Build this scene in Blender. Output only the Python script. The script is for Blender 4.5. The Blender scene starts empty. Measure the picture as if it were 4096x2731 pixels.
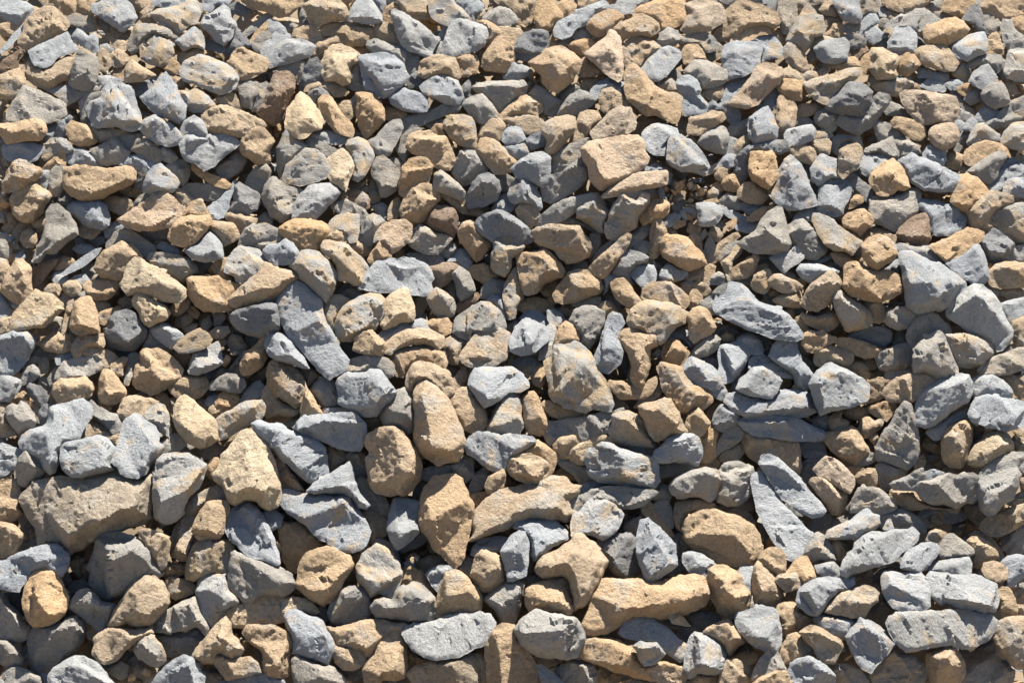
import bpy, math, random
import numpy as np
from mathutils import Vector
from mathutils.geometry import delaunay_2d_cdt

scene = bpy.context.scene
R = math.radians

# ------------------------------------------------------------------ camera
PITCH, SLOPE, DIST, HALF = R(22.0), R(32.0), 3.2, R(20.0)
FWD = np.array([0.0, math.cos(PITCH), -math.sin(PITCH)])
UPV = np.array([0.0, math.sin(PITCH), math.cos(PITCH)])
RGT = np.array([1.0, 0.0, 0.0])
CAM = -DIST * FWD
cam = bpy.data.cameras.new("camera")
cam.sensor_width = 36.0
cam.lens = 18.0 / math.tan(HALF)
cam.clip_end = 2000.0
cam.dof.use_dof = True
cam.dof.focus_distance = 3.15
cam.dof.aperture_fstop = 8.0
camo = bpy.data.objects.new("camera", cam)
scene.collection.objects.link(camo)
camo.location = CAM
camo.rotation_euler = (math.pi / 2 - PITCH, 0.0, 0.0)
scene.camera = camo

# ------------------------------------------------------------------ sky and sun
SUN_EL, SUN_AZ = R(56.0), R(24.0)          # azimuth: from behind the pile (+y) towards the right (+x)
world = bpy.data.worlds.new("World")
scene.world = world
world.use_nodes = True
wn = world.node_tree
sky = wn.nodes.new("ShaderNodeTexSky")
sky.sky_type = 'NISHITA'
sky.sun_disc = False
sky.sun_elevation = SUN_EL
sky.sun_rotation = SUN_AZ
bg = wn.nodes["Background"]
bg.inputs[1].default_value = 0.045
wn.links.new(sky.outputs[0], bg.inputs[0])
sun = bpy.data.lights.new("sun", 'SUN')
sun.energy = 5.0
sun.angle = R(0.53)
sun.color = (1.0, 0.945, 0.85)
suno = bpy.data.objects.new("sun", sun)
scene.collection.objects.link(suno)
sdir = Vector((math.sin(SUN_AZ) * math.cos(SUN_EL), math.cos(SUN_AZ) * math.cos(SUN_EL), math.sin(SUN_EL)))
suno.rotation_euler = sdir.to_track_quat('Z', 'Y').to_euler()
suno.location = sdir * 20

vs = scene.view_settings
vs.view_transform = 'Standard'
vs.look = 'None'
vs.gamma = 1.0
vs.exposure = 1.5
scene.render.resolution_x, scene.render.resolution_y = 1024, 682
scene.cycles.max_bounces = 4
scene.cycles.diffuse_bounces = 2

# ------------------------------------------------------------------ helpers
NSL = np.array([0.0, -math.sin(SLOPE), math.cos(SLOPE)])
TAN = math.tan(HALF)


def rays(P):
    """directions (unit depth) for photo points P in 2048-wide pixels"""
    u = (P[:, 0] - 1024.0) / 1024.0 * TAN
    v = (682.75 - P[:, 1]) / 1024.0 * TAN
    return FWD[None] + u[:, None] * RGT[None] + v[:, None] * UPV[None]


# hollows (+) and swells (-) of the pile's face: photo position, reach, depth in metres
RELIEF = [(500, 370, 130, .06), (930, 560, 170, .07), (130, 480, 150, .05), (1560, 930, 190, .08), (1180, 1000, 120, .04),
          (740, 960, 110, .04), (1130, 590, 90, .05), (330, 720, 150, .05), (1700, 700, 130, .04), (1900, 1060, 120, .05),
          (640, 500, 120, -.04), (1250, 330, 160, -.05), (820, 800, 130, -.04), (1400, 840, 120, -.05), (250, 960, 150, -.05),
          (1780, 560, 150, -.05), (1100, 1180, 170, -.04), (380, 250, 130, -.04), (1500, 240, 120, -.03), (700, 130, 150, .04)]


def dslope(P):
    d = -(CAM @ NSL) / (rays(P) @ NSL)
    for x, y, r, a in RELIEF:
        d = d + a * np.exp(-((P[:, 0] - x) ** 2 + (P[:, 1] - y) ** 2) / (r * r))
    return d


_rs = np.random.RandomState(7)
_perm = np.concatenate([_rs.permutation(256)] * 3)
_grad = _rs.normal(size=(256, 3))
_grad /= np.linalg.norm(_grad, axis=1)[:, None]


def perlin(p):
    i = np.floor(p).astype(np.int64)
    f = p - i
    i &= 255
    w = f * f * f * (f * (f * 6 - 15) + 10)
    out = np.zeros(len(p))
    for dx in (0, 1):
        for dy in (0, 1):
            for dz in (0, 1):
                h = _perm[_perm[_perm[i[:, 0] + dx] + i[:, 1] + dy] + i[:, 2] + dz]
                g = _grad[h]
                d = f - np.array([dx, dy, dz])
                ww = (w[:, 0] if dx else 1 - w[:, 0]) * (w[:, 1] if dy else 1 - w[:, 1]) * (w[:, 2] if dz else 1 - w[:, 2])
                out += ww * (g * d).sum(1)
    return out * 1.5


def fbm(p, octv=3):
    o, a, s = 0.0, 1.0, 1.0
    for k in range(octv):
        o = o + a * perlin(p * s + 17.3 * k)
        a *= 0.5
        s *= 2.03
    return o


def normals(V, F):
    a, b, c = V[F[:, 0]], V[F[:, 1]], V[F[:, 2]]
    fn = np.cross(b - a, c - a)
    n = np.zeros_like(V)
    for k in range(3):
        for j in range(3):
            n[:, j] += np.bincount(F[:, k], fn[:, j], len(V))
    return n / (np.linalg.norm(n, axis=1)[:, None] + 1e-12)


def make_mesh(name, V, F, attrs, mats, smooth=True, midx=None, sharp=0):
    me = bpy.data.meshes.new(name)
    me.vertices.add(len(V))
    me.vertices.foreach_set("co", np.asarray(V, np.float32).ravel())
    me.loops.add(F.size)
    me.loops.foreach_set("vertex_index", F.astype(np.int32).ravel())
    me.polygons.add(len(F))
    me.polygons.foreach_set("loop_start", np.arange(0, F.size, 3, dtype=np.int32))
    me.polygons.foreach_set("loop_total", np.full(len(F), 3, np.int32))
    me.polygons.foreach_set("use_smooth", np.full(len(F), smooth, bool))
    for m in mats:
        me.materials.append(m)
    if midx is not None:
        me.polygons.foreach_set("material_index", midx.astype(np.int32))
    for nm, typ, arr in attrs:
        at = me.attributes.new(nm, typ, 'POINT')
        at.data.foreach_set("color" if typ == 'FLOAT_COLOR' else ("vector" if typ == 'FLOAT_VECTOR' else "value"),
                            np.asarray(arr, np.float32).ravel())
    me.update(calc_edges=True)
    if sharp:
        me.set_sharp_from_angle(angle=R(sharp))
    me.validate()
    return me


# ------------------------------------------------------------------ materials
def stone_material(name, second, crack, bump, grain):
    """stone: own base colour per rock ('col'), veins and stains of a second colour ('stain'), grain and pits"""
    m = bpy.data.materials.new(name)
    m.use_nodes = True
    nt = m.node_tree
    N, L = nt.nodes, nt.links
    bs = N["Principled BSDF"]
    bs.inputs["Roughness"].default_value = 0.92
    bs.inputs["Specular IOR Level"].default_value = 0.18

    def attr(n):
        a = N.new("ShaderNodeAttribute")
        a.attribute_name = n
        return a

    def noise(scale, detail, rough=0.6, dist=0.0, vec=None):
        t = N.new("ShaderNodeTexNoise")
        t.inputs["Scale"].default_value = scale
        t.inputs["Detail"].default_value = detail
        t.inputs["Roughness"].default_value = rough
        t.inputs["Distortion"].default_value = dist
        L.new(vec, t.inputs["Vector"])
        return t.outputs["Fac"]

    def mp(v, a, b, c, d, smooth=False):
        r = N.new("ShaderNodeMapRange")
        if smooth:
            r.interpolation_type = 'SMOOTHSTEP'
        L.new(v, r.inputs[0])
        for k, x in zip((1, 2, 3, 4), (a, b, c, d)):
            r.inputs[k].default_value = x
        return r.outputs[0]

    def mth(op, a, b):
        q = N.new("ShaderNodeMath")
        q.operation = op
        for k, x in ((0, a), (1, b)):
            if isinstance(x, (int, float)):
                q.inputs[k].default_value = x
            else:
                L.new(x, q.inputs[k])
        return q.outputs[0]

    def mix(f, a, b, bt='MIX'):
        q = N.new("ShaderNodeMix")
        q.data_type = 'RGBA'
        q.blend_type = bt
        q.clamp_factor = True
        for k, x in ((0, f), (6, a), (7, b)):
            if isinstance(x, tuple):
                q.inputs[k].default_value = (*x, 1.0)
            elif isinstance(x, (int, float)):
                q.inputs[k].default_value = x
            else:
                L.new(x, q.inputs[k])
        return q.outputs[2]

    rc = attr("rc").outputs["Vector"]
    col = attr("col").outputs["Color"]
    stain = attr("stain").outputs["Fac"]
    big = noise(16.0, 4, 0.66, 0.0, rc)
    med = noise(150.0, 5, 0.72, 0.0, rc)
    # patches of the second mineral
    edge = mth('SUBTRACT', 0.70, mth('MULTIPLY', stain, 0.40))
    pm = mth('SUBTRACT', mth('ADD', mth('MULTIPLY', big, 0.75), mth('MULTIPLY', med, 0.25)), edge)
    patch = mp(pm, -0.07, 0.09, 0.0, 0.8, True)
    c = mix(patch, col, second)
    # tonal mottling and grain of the stone itself
    tone = mth('ADD', mth('MULTIPLY', big, 0.45), mth('MULTIPLY', med, 0.75))
    k = mp(tone, 0.36, 0.86, 1.0 - grain, 1.0 + grain * 0.8)
    cc = N.new("ShaderNodeCombineColor")
    for i in range(3):
        L.new(k, cc.inputs[i])
    c = mix(1.0, c, cc.outputs[0], 'MULTIPLY')
    hgt = med
    if crack:
        vor = N.new("ShaderNodeTexVoronoi")
        vor.feature = 'DISTANCE_TO_EDGE'
        vor.inputs["Scale"].default_value = 12.0
        wv = N.new("ShaderNodeVectorMath")
        wv.operation = 'ADD'
        L.new(rc, wv.inputs[0])
        cm = N.new("ShaderNodeCombineXYZ")
        for i in range(3):
            L.new(mth('MULTIPLY', med, 0.05), cm.inputs[i])
        L.new(cm.outputs[0], wv.inputs[1])
        L.new(wv.outputs[0], vor.inputs["Vector"])
        gate = mp(big, 0.52, 0.58, 0.0, 1.0)
        line = mth('MULTIPLY', mp(vor.outputs["Distance"], 0.0, 0.016, 1.0, 0.0), gate)
        c = mix(mth('MULTIPLY', line, 0.7), c, (0.05, 0.04, 0.03))
    L.new(c, bs.inputs["Base Color"])
    bp = N.new("ShaderNodeBump")
    bp.inputs["Strength"].default_value = bump
    bp.inputs["Distance"].default_value = 0.009
    L.new(hgt, bp.inputs["Height"])
    L.new(bp.outputs[0], bs.inputs["Normal"])
    return m


MAT_GREY = stone_material("grey_slate", (0.40, 0.29, 0.17), 0.0, 0.9, 0.38)
MAT_TAN = stone_material("tan_limestone", (0.33, 0.31, 0.28), 1.0, 1.0, 0.44)
# base colour (linear), share of stain, smoothing steps, lumpiness, facet points
KIND = {
    'l': ((0.345, 0.350, 0.350), 0.24, 0, MAT_GREY),
    'n': ((0.325, 0.305, 0.275), 0.26, 0, MAT_GREY),
    'd': ((0.235, 0.236, 0.238), 0.12, 0, MAT_GREY),
    'm': ((0.355, 0.345, 0.325), 0.50, 0, MAT_GREY),
    't': ((0.445, 0.315, 0.192), 0.26, 0, MAT_TAN),
    'o': ((0.450, 0.320, 0.195), 0.16, 0, MAT_TAN),
    'c': ((0.490, 0.385, 0.262), 0.20, 0, MAT_TAN),
    'p': ((0.460, 0.355, 0.258), 0.20, 0, MAT_TAN),
    'w': ((0.395, 0.325, 0.245), 0.34, 0, MAT_TAN),
    'b': ((0.285, 0.205, 0.145), 0.30, 0, MAT_TAN),
}

# ------------------------------------------------------------------ the ground under and around the pile
TS = math.tan(SLOPE)
gm = bpy.data.materials.new("dusty_ground")
gm.use_nodes = True
gn = gm.node_tree
gb = gn.nodes["Principled BSDF"]
gb.inputs["Roughness"].default_value = 0.95
tx = gn.nodes.new("ShaderNodeTexNoise")
tx.inputs["Scale"].default_value = 14.0
tx.inputs["Detail"].default_value = 8.0
tc = gn.nodes.new("ShaderNodeTexCoord")
gn.links.new(tc.outputs["Object"], tx.inputs["Vector"])
rp = gn.nodes.new("ShaderNodeValToRGB")
rp.color_ramp.elements[0].position = 0.3
rp.color_ramp.elements[0].color = (0.20, 0.15, 0.10, 1)
rp.color_ramp.elements[1].position = 0.7
rp.color_ramp.elements[1].color = (0.36, 0.28, 0.19, 1)
gn.links.new(tx.outputs["Fac"], rp.inputs[0])
gn.links.new(rp.outputs[0], gb.inputs["Base Color"])


def pile_height(x, y):
    """height of the bare pile: level yard, slope, rounded crest, level top"""
    base = -0.72
    top = 2.1
    s = y * TS - 0.20
    z = np.maximum(s, base)
    k = 0.25
    return -k * np.log(np.exp(-z / k) + np.exp(-top / k))


ys = np.concatenate([[-400, -120, -40, -12, -5, -3, -2, -1.6], np.arange(-1.4, 5.2, 0.1), [6, 8, 12, 40, 120, 400]])
xs = np.concatenate([[-400, -120, -40, -12, -6], np.arange(-4, 4.01, 0.1), [6, 12, 40, 120, 400]])
GX, GY = np.meshgrid(xs, ys)
GZ = pile_height(GX, GY)
gv = np.stack([GX.ravel(), GY.ravel(), GZ.ravel()], 1)
near = (np.abs(gv[:, 0]) < 4.2) & (gv[:, 1] > -1.4) & (gv[:, 1] < 5)
gv[near, 2] += 0.02 * fbm(gv[near] * 6.0, 3)
ny, nx = GX.shape
q = (np.arange(ny - 1)[:, None] * nx + np.arange(nx - 1)[None]).ravel()
gf = np.concatenate([np.stack([q, q + 1, q + nx + 1], 1), np.stack([q, q + nx + 1, q + nx], 1)])
go = bpy.data.objects.new("ground", make_mesh("ground", gv, gf, [], [gm]))
go["kind"] = "structure"
scene.collection.objects.link(go)

# ------------------------------------------------------------------ the rocks seen in the photo
# one line each: kind, lift in cm, lean (10 = lies along the slope), outline (first point, then steps, 2048-wide photo pixels) ; crest points x y h
DATA = """
w -2.4 7 38 994 13 -13 15 -18 21 -3 35 -7 31 2 41 -7 41 -5 25 12 21 3 20 -10 5 18 -2 20 0 25 0 23 -23 16 -31 10 -31 8 -28 15 -28 15 -25 13 -18 -15 -23 -3 -18 0 -2 -25 -11 -21 -15 -25 -10 -16;102 971 3 230 960 3 270 996 4 245 1047 4 163 1042 5 92 1006 4 128 1083 4
t 1.6 7 1164 1251 6 -15 10 -20 7 -26 11 -28 18 -5 25 2 26 -2 25 2 26 3 20 -5 25 -5 21 -5 20 7 13 16 3 20 -11 18 -20 13 -26 10 -25 5 -26 2 -25 -5 -26 5 -20 13 -20 13 -26 3 -20 0;1216 1170 4 1374 1159 4 1282 1180 3 1374 1200 6 1221 1221 5 1297 1216 5
t -0.4 7 937 1085 11 -17 2 -31 3 -20 20 -16 15 -13 23 -12 31 -5 36 -8 25 -10 26 0 15 18 18 2 -8 18 -15 10 3 16 12 7 -7 13 -18 8 -21 -6 -25 0 -26 0 -20 6 -20 12 -31 11 -26 7;1006 991 2 1098 976 2 996 1037 4 1068 1022 4 1119 1027 5
c 1.2 9 426 950 13 -21 5 -20 15 -15 15 -21 21 -15 15 2 16 18 15 21 7 20 6 26 7 25 0 20 -7 21 -16 10 -18 -5 -10 -13 -20 -2 -21 10 -15 -15 -5 -21 -15 -15;500 873 4 536 919 4 485 909 4 526 975 5 469 950 4 500 955 5
t -0.4 7 835 1037 5 -26 5 -25 10 -18 10 -15 21 -3 25 0 15 10 5 21 8 15 8 15 -3 26 -5 25 -5 21 -3 20 -10 21 -12 10 -13 -10 -16 -16 -15 -15 -10 -20 -13 -11;880 971 4 921 981 4 865 1032 4 901 1047 5 921 1073 4 896 1103 4
m 5.6 6.5 1774 1247 7 -16 15 -2 23 -7 26 2 27 -2 27 -4 31 2 27 7 22 2 14 13 -5 18 -13 18 -18 11 -13 9 -23 -2 -18 -9 -18 4 -22 3 -27 6 -22 3 -18 -16 -13 -18;1810 1233 2 1894 1229 2 1975 1238 3 1872 1269 5 1805 1269 5 1930 1278 5
l 2.0 9 551 613 13 -23 15 -18 16 -8 15 8 15 15 16 13 5 28 10 23 13 20 12 26 16 20 -5 21 -16 7 -17 11 -13 -8 -26 -28 -20 -23 -21 -23 -15 -25;585 582 4 625 623 4 585 628 4 661 689 4 636 710 4
l -0.4 9 559 996 10 -18 21 3 20 5 20 0 16 -5 20 2 21 5 15 3 5 15 13 16 12 20 8 18 -5 20 -13 16 -20 7 -21 -2 -20 -11 -20 -12 -21 -18 -10 -13 -20 -10 -16 -15 -12 -11;590 991 3 656 991 3 687 1022 4 625 1032 4 717 1057 3 661 1078 4
m 1.2 8 1088 723 10 -13 10 -21 21 0 18 -5 12 3 11 8 15 15 8 18 7 15 13 18 8 23 7 23 -7 15 -16 0 -20 -5 -15 8 -16 -5 -25 -6 -21 -12 -10 -16 -2 -25 -6 -21;1124 700 3 1164 705 4 1154 746 5 1200 766 4 1180 797 5 1119 776 4
t 1.6 7 1369 1060 5 -23 15 -10 20 -8 26 -2 20 12 26 5 15 11 15 10 6 15 7 23 -7 20 -16 16 -20 5 -21 -3 -25 -2 -26 -16 -25 -20 -13 -15;1420 1029 4 1491 1050 4 1466 1078 5 1409 1083 5 1486 1113 4
n -2.4 8 173 1134 16 -31 2 -25 18 -10 31 -6 25 8 16 10 17 23 13 26 16 20 -16 15 -25 6 -26 10 -15 15 -26 8 -20 -13 -20 -20 5 -26;224 1080 4 255 1098 5 214 1113 5 265 1139 5 219 1164 5
t 1.2 7 730 888 5 -20 18 -10 20 -5 18 0 13 10 13 15 12 18 11 18 5 18 -5 25 -16 21 -20 12 -26 0 -25 -5 -15 -15 -3 -25 -3 -26 8 -15;773 868 4 804 888 4 768 909 5 814 939 5 763 955 5
t 1.2 7 827 804 2 -23 8 -15 15 -5 18 10 16 15 12 13 8 18 8 20 10 21 5 25 -3 21 -10 18 -20 0 -21 7 -20 -13 -18 -12 -8 -21 0 -30 3 -21;855 776 4 891 812 4 855 832 5 901 863 5 865 894 5
l 1.6 11.5 806 1267 8 -16 15 -7 21 2 20 -5 26 -10 25 -5 21 2 15 -5 20 8 11 15 0 21 -16 20 -25 10 -26 15 -25 3 -26 3 -20 -6 -21 -12 -12 -16;850 1251 3 937 1238 3 967 1267 4 865 1292 4 926 1297 4 835 1277 4
l 2.0 9 1797 508 8 -5 21 3 20 10 25 8 21 10 20 15 18 15 5 18 -13 16 -20 12 -20 10 -26 3 -20 3 -21 -13 -5 -23 -5 -33 -5 -31;1810 516 3 1856 536 3 1907 567 4 1836 587 6 1882 598 5
t 1.6 7 1070 1139 8 -13 15 -15 15 -10 16 -8 15 -10 10 -13 15 -2 11 12 15 13 15 15 11 13 -6 15 -10 18 -10 21 -10 20 -16 15 -15 11 -2 -21 -5 -20 -6 -18 -12 -10 -21 2 -15 3 -10 -8;1154 1083 4 1190 1108 4 1170 1144 6 1119 1119 4 1175 1180 4
l 2.0 11.5 1428 610 7 -18 10 -17 21 -11 20 5 16 16 10 13 20 10 21 7 20 11 15 17 13 18 3 13 -13 8 -26 -3 -25 -5 -28 -10 -26 -10 -25 -13 -26 -13;1476 577 3 1522 610 3 1563 631 4 1491 623 5 1547 656 4
l 1.2 9 38 883 8 -15 20 -10 26 -10 5 -16 2 -15 18 -8 26 -5 20 -5 16 10 7 11 -7 20 -11 15 -10 21 -15 5 -15 5 -8 18 -3 20 -7 18 -11 5 -10 -8 -12 -23 -21 -10 -13 -12;112 822 3 163 817 4 92 863 3 133 863 4 66 883 4 102 919 4
m 1.2 6.5 306 985 3 -35 7 -31 11 -10 20 -3 31 3 20 10 15 10 -5 21 -10 25 -15 15 -13 16 -5 20 -13 15 -20 6 -21 -11;337 914 3 403 932 4 357 950 6 367 970 5 327 1001 4
p 3.6 7 1164 298 21 -15 31 -7 30 -3 26 0 15 13 2 18 8 12 -5 13 -15 13 -21 13 -20 10 -20 10 -13 5 -13 -10 -10 -15 -5 -23 -11 -21;1195 291 4 1272 286 4 1261 332 4 1200 357 4 1185 321 4
n 3.6 5.5 1029 1259 10 -18 18 -13 18 -10 23 8 26 5 25 2 10 13 8 15 3 16 -11 20 -5 15 -20 6 -31 -6 -25 -5 -21 -7 -15 -18;1078 1233 4 1139 1241 4 1108 1282 5 1057 1267 5 1154 1272 4
l 2.0 9 1894 633 3 -25 15 -8 16 -18 20 -13 18 0 15 11 10 12 8 18 10 21 16 30 -6 21 -15 18 -13 2 -7 -20 -21 -8 -25 -10 -21 -15;1953 582 4 1984 618 5 1933 623 4 1994 669 4
t 1.6 7 971 1312 2 -25 10 -23 16 -15 18 -3 12 8 8 23 13 15 12 20 13 21 10 30 -5 31 -38 20 -51 -15 -13 -30 -5 -31;1009 1261 4 1034 1292 5 1004 1318 5 1055 1348 5
l 1.6 9 1504 970 2 -18 18 -9 13 18 14 22 18 27 17 18 18 18 18 18 5 13 -14 9 -4 18 -14 16 -18 -3 -13 -9 -13 -20 -18 -29 -18 -35;1528 961 4 1564 1028 4 1595 1073 4 1542 1046 5 1586 1095 4
l 1.2 9 1170 919 5 -15 15 -10 15 -8 16 0 20 10 26 10 25 5 20 5 3 16 0 20 5 8 -13 15 -25 0 -31 -5 -30 -3 -21 -5 -15 -10 -10 -15;1216 896 4 1272 914 4 1302 929 4 1241 942 5 1287 955 5
t 1.6 7 1157 1302 10 -15 18 -10 25 2 26 5 20 8 13 -3 8 18 15 21 31 -8 25 8 21 7 2 18 -13 13 -35 -3 -36 -5 -31 -10 -25 -5 -21 -10 -25 -8 -21 -10;1200 1289 3 1246 1302 3 1338 1338 3 1261 1338 4
l 1.2 7.5 503 848 15 -6 23 6 23 5 21 10 25 10 26 10 12 11 3 20 5 31 -15 15 -16 5 -20 -10 -20 -16 -18 -17 -18 -18 -15 -10 -16 -18;539 858 3 590 878 3 630 914 4 569 904 6 610 934 5
t -0.4 7 595 1159 2 -25 8 -21 15 -12 21 -5 15 -3 20 10 21 10 10 16 -5 15 -15 15 -6 21 -15 18 -20 10 -21 -8 -20 -15 -13 -15;641 1108 4 681 1119 4 636 1144 5 671 1164 5 620 1180 5
n -4.4 5.5 56 1277 5 -18 10 -10 21 0 25 -5 21 -11 15 -2 10 15 5 15 0 21 -15 18 -20 12 -11 18 -20 8 -25 13 -11 -8 -7 -31;87 1259 4 143 1244 4 122 1272 5 87 1302 5
l 3.2 11.5 1619 771 5 -15 13 -16 15 -12 13 -3 18 10 20 8 21 13 15 12 0 21 -5 13 -21 7 -25 8 -26 5 -20 8 -8 -18 -7 -21;1667 738 4 1718 766 4 1672 797 5 1637 776 4 1713 797 5
l 1.2 11.5 222 924 8 -15 7 -26 8 -33 10 -15 15 -10 13 5 13 15 15 8 8 15 -3 15 11 11 -11 17 -15 16 -8 18 -17 10 -21 -3 -13 -7 -5 -11;270 837 4 304 865 5 276 899 4 250 914 4 296 904 5
l -0.4 11.5 449 1052 5 -20 10 -15 16 -13 17 -3 16 13 13 15 10 21 10 23 10 30 3 21 -8 5 -20 -10 -21 -3 -20 -8 -16 -20 -15 -10;490 1014 4 485 1042 5 526 1078 5 541 1103 4 474 1068 4
l 5.6 11.5 1854 1153 9 -9 18 0 22 5 23 2 22 -2 27 8 15 9 3 18 4 18 -9 20 -22 0 -27 -4 -31 -7 -23 -7 -17 -9 -5 -20;1890 1155 2 1957 1162 2 1944 1202 4 1979 1198 4 1894 1193 4
t -0.4 7 217 1251 7 -20 11 -21 10 -15 10 -20 15 -18 21 -8 20 5 16 16 10 20 2 15 -12 16 -16 17 -10 13 -25 3 -21 -8 -20 5;286 1162 4 321 1190 5 276 1210 5
n -0.4 4 459 1144 5 -25 5 -11 21 5 25 11 31 7 20 8 16 10 7 15 -7 16 -16 13 -20 -3 -20 0 -21 13 -20 -3 -16 -15 -12 -15;500 1129 2 566 1154 4 510 1180 4
l 2.0 10 720 575 10 -18 10 -18 13 -15 20 -6 21 0 10 -5 20 5 21 8 13 8 5 15 2 8 -5 10 8 20 -28 5 -31 -5 -20 -2 -26 0 -25 -3;768 529 3 804 524 3 850 544 4 789 541 5 748 557 4 840 569 4
l 5.6 11.5 1682 1137 7 -20 18 -18 4 -13 14 -16 18 -6 26 0 18 -5 23 0 13 -4 11 13 -2 14 -13 13 -18 11 -14 16 -13 6 -22 5 -23 7 -18 4 -13 9 -13 -4;1729 1077 3 1801 1070 3 1783 1104 4 1720 1122 5 1756 1108 5
l 1.2 7.5 676 776 3 -18 13 -12 25 0 26 -6 18 3 10 13 13 15 10 13 -10 15 -16 13 -15 18 -21 2 -20 -7 -20 -11 -13 -7;722 753 3 763 761 4 745 781 6 707 786 5 763 797 5
o -0.4 7 46 1210 2 -30 11 -23 10 -15 18 -8 20 8 13 15 8 18 10 15 -3 20 -7 18 -21 16 -20 5 -21 2 -12 -15;92 1149 4 117 1175 5 77 1195 5 112 1216 5
n 1.2 5.5 1752 914 0 -23 12 -23 16 -20 12 -26 16 -18 12 5 11 18 5 26 2 25 0 26 -7 20 -18 13 -18 -5 -20 -8 -18 -2;1810 822 4 1823 868 5 1800 909 4 1775 888 4
l 1.2 7.5 587 855 15 -15 23 -10 26 0 30 -5 23 0 13 10 13 10 2 18 -5 20 -10 18 -20 0 -21 -5 -20 -10 -26 -8 -20 -7 -15 -8;636 837 3 697 835 3 717 868 4 656 873 4
w -0.4 7 814 1348 15 -15 26 -10 31 -5 25 -8 26 -5 20 2 13 16 7 20 -5 15 -15 21 -66 10 -51 -10;891 1328 3 952 1320 4 891 1358 4
l 1.6 9 173 217 11 -13 15 -8 5 -15 15 -20 26 7 20 11 8 30 8 21 5 15 -5 13 -16 5 -25 -8 -21 -2 -20 5 -15 -8 -5 -15;224 179 4 260 214 4 214 230 4 194 214 4 250 250 3
l 3.2 9 1831 827 2 -20 8 -18 15 -15 21 -13 20 -8 20 -5 18 3 8 15 0 23 -10 15 -21 13 -20 15 -21 16 -20 7 -13 -7;1887 768 4 1933 771 5 1866 812 4 1902 817 5
t 1.6 9.5 128 339 25 -7 36 2 25 5 21 -5 25 0 10 10 -2 18 -18 13 -26 10 -25 13 -31 3 -25 -11 -13 -15;153 342 4 230 344 5 179 365 5 245 355 4
n 3.2 8 1953 975 3 -20 12 -18 16 -13 20 -8 21 -10 20 0 0 13 -10 15 5 16 -5 25 -10 21 -21 15 -15 18 -15 2 -11 -15 -5 -20;2014 924 4 2014 960 5 1979 996 5 1974 955 4
n -0.4 6.5 743 1213 10 -15 15 -5 16 5 7 -18 13 -8 20 -8 16 3 15 13 13 15 5 18 -3 18 -12 13 -23 2 -21 0 -20 -8 -21 0 -20 -2;768 1210 4 819 1180 4 829 1210 6 794 1216 4 855 1216 5
l -0.4 11.5 -10 1121 25 -2 21 -11 25 -10 26 -8 25 0 16 11 10 12 -5 21 -11 20 -15 -10 -20 -8 -21 8 -15 20 -10 18 -21 -2 -30 -8;51 1119 3 117 1103 3 92 1124 4 15 1154 5
l 1.2 9 1453 802 5 -13 21 -5 20 7 26 6 20 -3 10 -13 26 -2 30 5 16 10 7 13 -5 15 -18 10 -20 3 -31 -5 -35 0 -31 2 -26 -10;1494 797 3 1565 791 3 1616 802 4 1514 822 5 1586 822 5
t 3.6 7 1251 189 0 -36 5 -18 13 -7 13 12 15 18 15 15 21 11 20 2 10 8 -2 25 -8 26 -10 2 -15 -10 -16 -7 -20 2 -18 -15 -15 -15;1264 143 4 1287 168 4 1338 194 4 1297 204 6 1338 219 5
c -2.4 9 447 1226 20 -10 21 -8 25 -13 26 -5 25 5 31 0 20 5 10 10 11 13 -11 5 -15 -2 -25 0 -16 15 -25 8 -26 2 -25 5 -26 -5;528 1200 3 595 1205 3 518 1236 4 574 1231 4
l 1.2 7.5 122 914 0 -18 8 -10 23 -5 20 -5 23 -5 18 10 10 13 8 15 -10 15 8 15 -16 3 -25 5 -26 5 -20 0 -15 -13 -6 -12;143 891 3 199 881 3 214 914 4 153 934 5 189 924 4
m -0.4 8 712 1149 3 -20 10 -21 13 -10 15 -10 15 8 16 15 12 18 8 18 -5 23 -10 20 -11 8 -10 -8 -10 -5 -15 8 -16 -16 -10 -13;753 1101 4 784 1134 5 738 1139 5 768 1170 4
l 3.6 9 1274 1083 3 -26 5 -15 15 -5 15 13 16 15 12 10 8 18 5 18 0 18 -15 13 -15 10 -11 7 -10 5 -10 -7 -10 -23 -8 -26;1297 1050 4 1333 1083 4 1302 1108 5 1328 1129 5
l -0.4 9 569 1236 8 -13 13 -5 20 10 20 5 16 8 5 15 10 16 8 17 -5 18 -8 21 -15 -5 -21 -8 -20 -5 -15 -3 2 -25 -10 -21;605 1236 4 636 1246 4 620 1277 4 651 1292 4
m 2.0 8 1256 641 5 -21 16 -12 20 -8 21 3 25 7 20 8 16 10 -5 15 -16 11 -10 5 -10 10 -10 15 -10 5 -16 -10 -20 -18 -21 -5;1302 610 3 1353 623 4 1333 649 5 1282 641 4
c 2.0 11.5 242 569 8 -17 5 -21 13 -15 15 0 13 13 15 7 21 10 20 16 15 13 5 17 -15 13 -25 -2 -26 -11 -30 -5 -21 5;278 526 4 306 557 5 347 577 4 270 562 4 306 580 4
l 1.2 9 931 891 11 -18 15 -10 31 5 20 3 20 -3 21 3 15 2 8 10 -23 16 -10 10 -13 7 -8 13 -2 13 -23 0 -26 -13 -15 -13 -15 -10;962 878 2 1034 883 3 993 909 4
t -0.4 7 727 1338 5 -18 16 -10 7 -21 13 -17 16 -11 15 0 10 16 5 30 0 26 -5 20 -15 8 -26 -3 -15 16 -21 0;778 1274 4 799 1297 5 758 1318 5 778 1343 4
t 2.0 7 1688 557 2 -23 8 -8 15 -2 16 5 10 7 15 5 21 0 20 8 8 20 0 16 -18 10 -26 8 -30 -5 -26 -8 -15 -15;1713 534 4 1785 552 4 1744 572 5 1708 567 5
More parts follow.
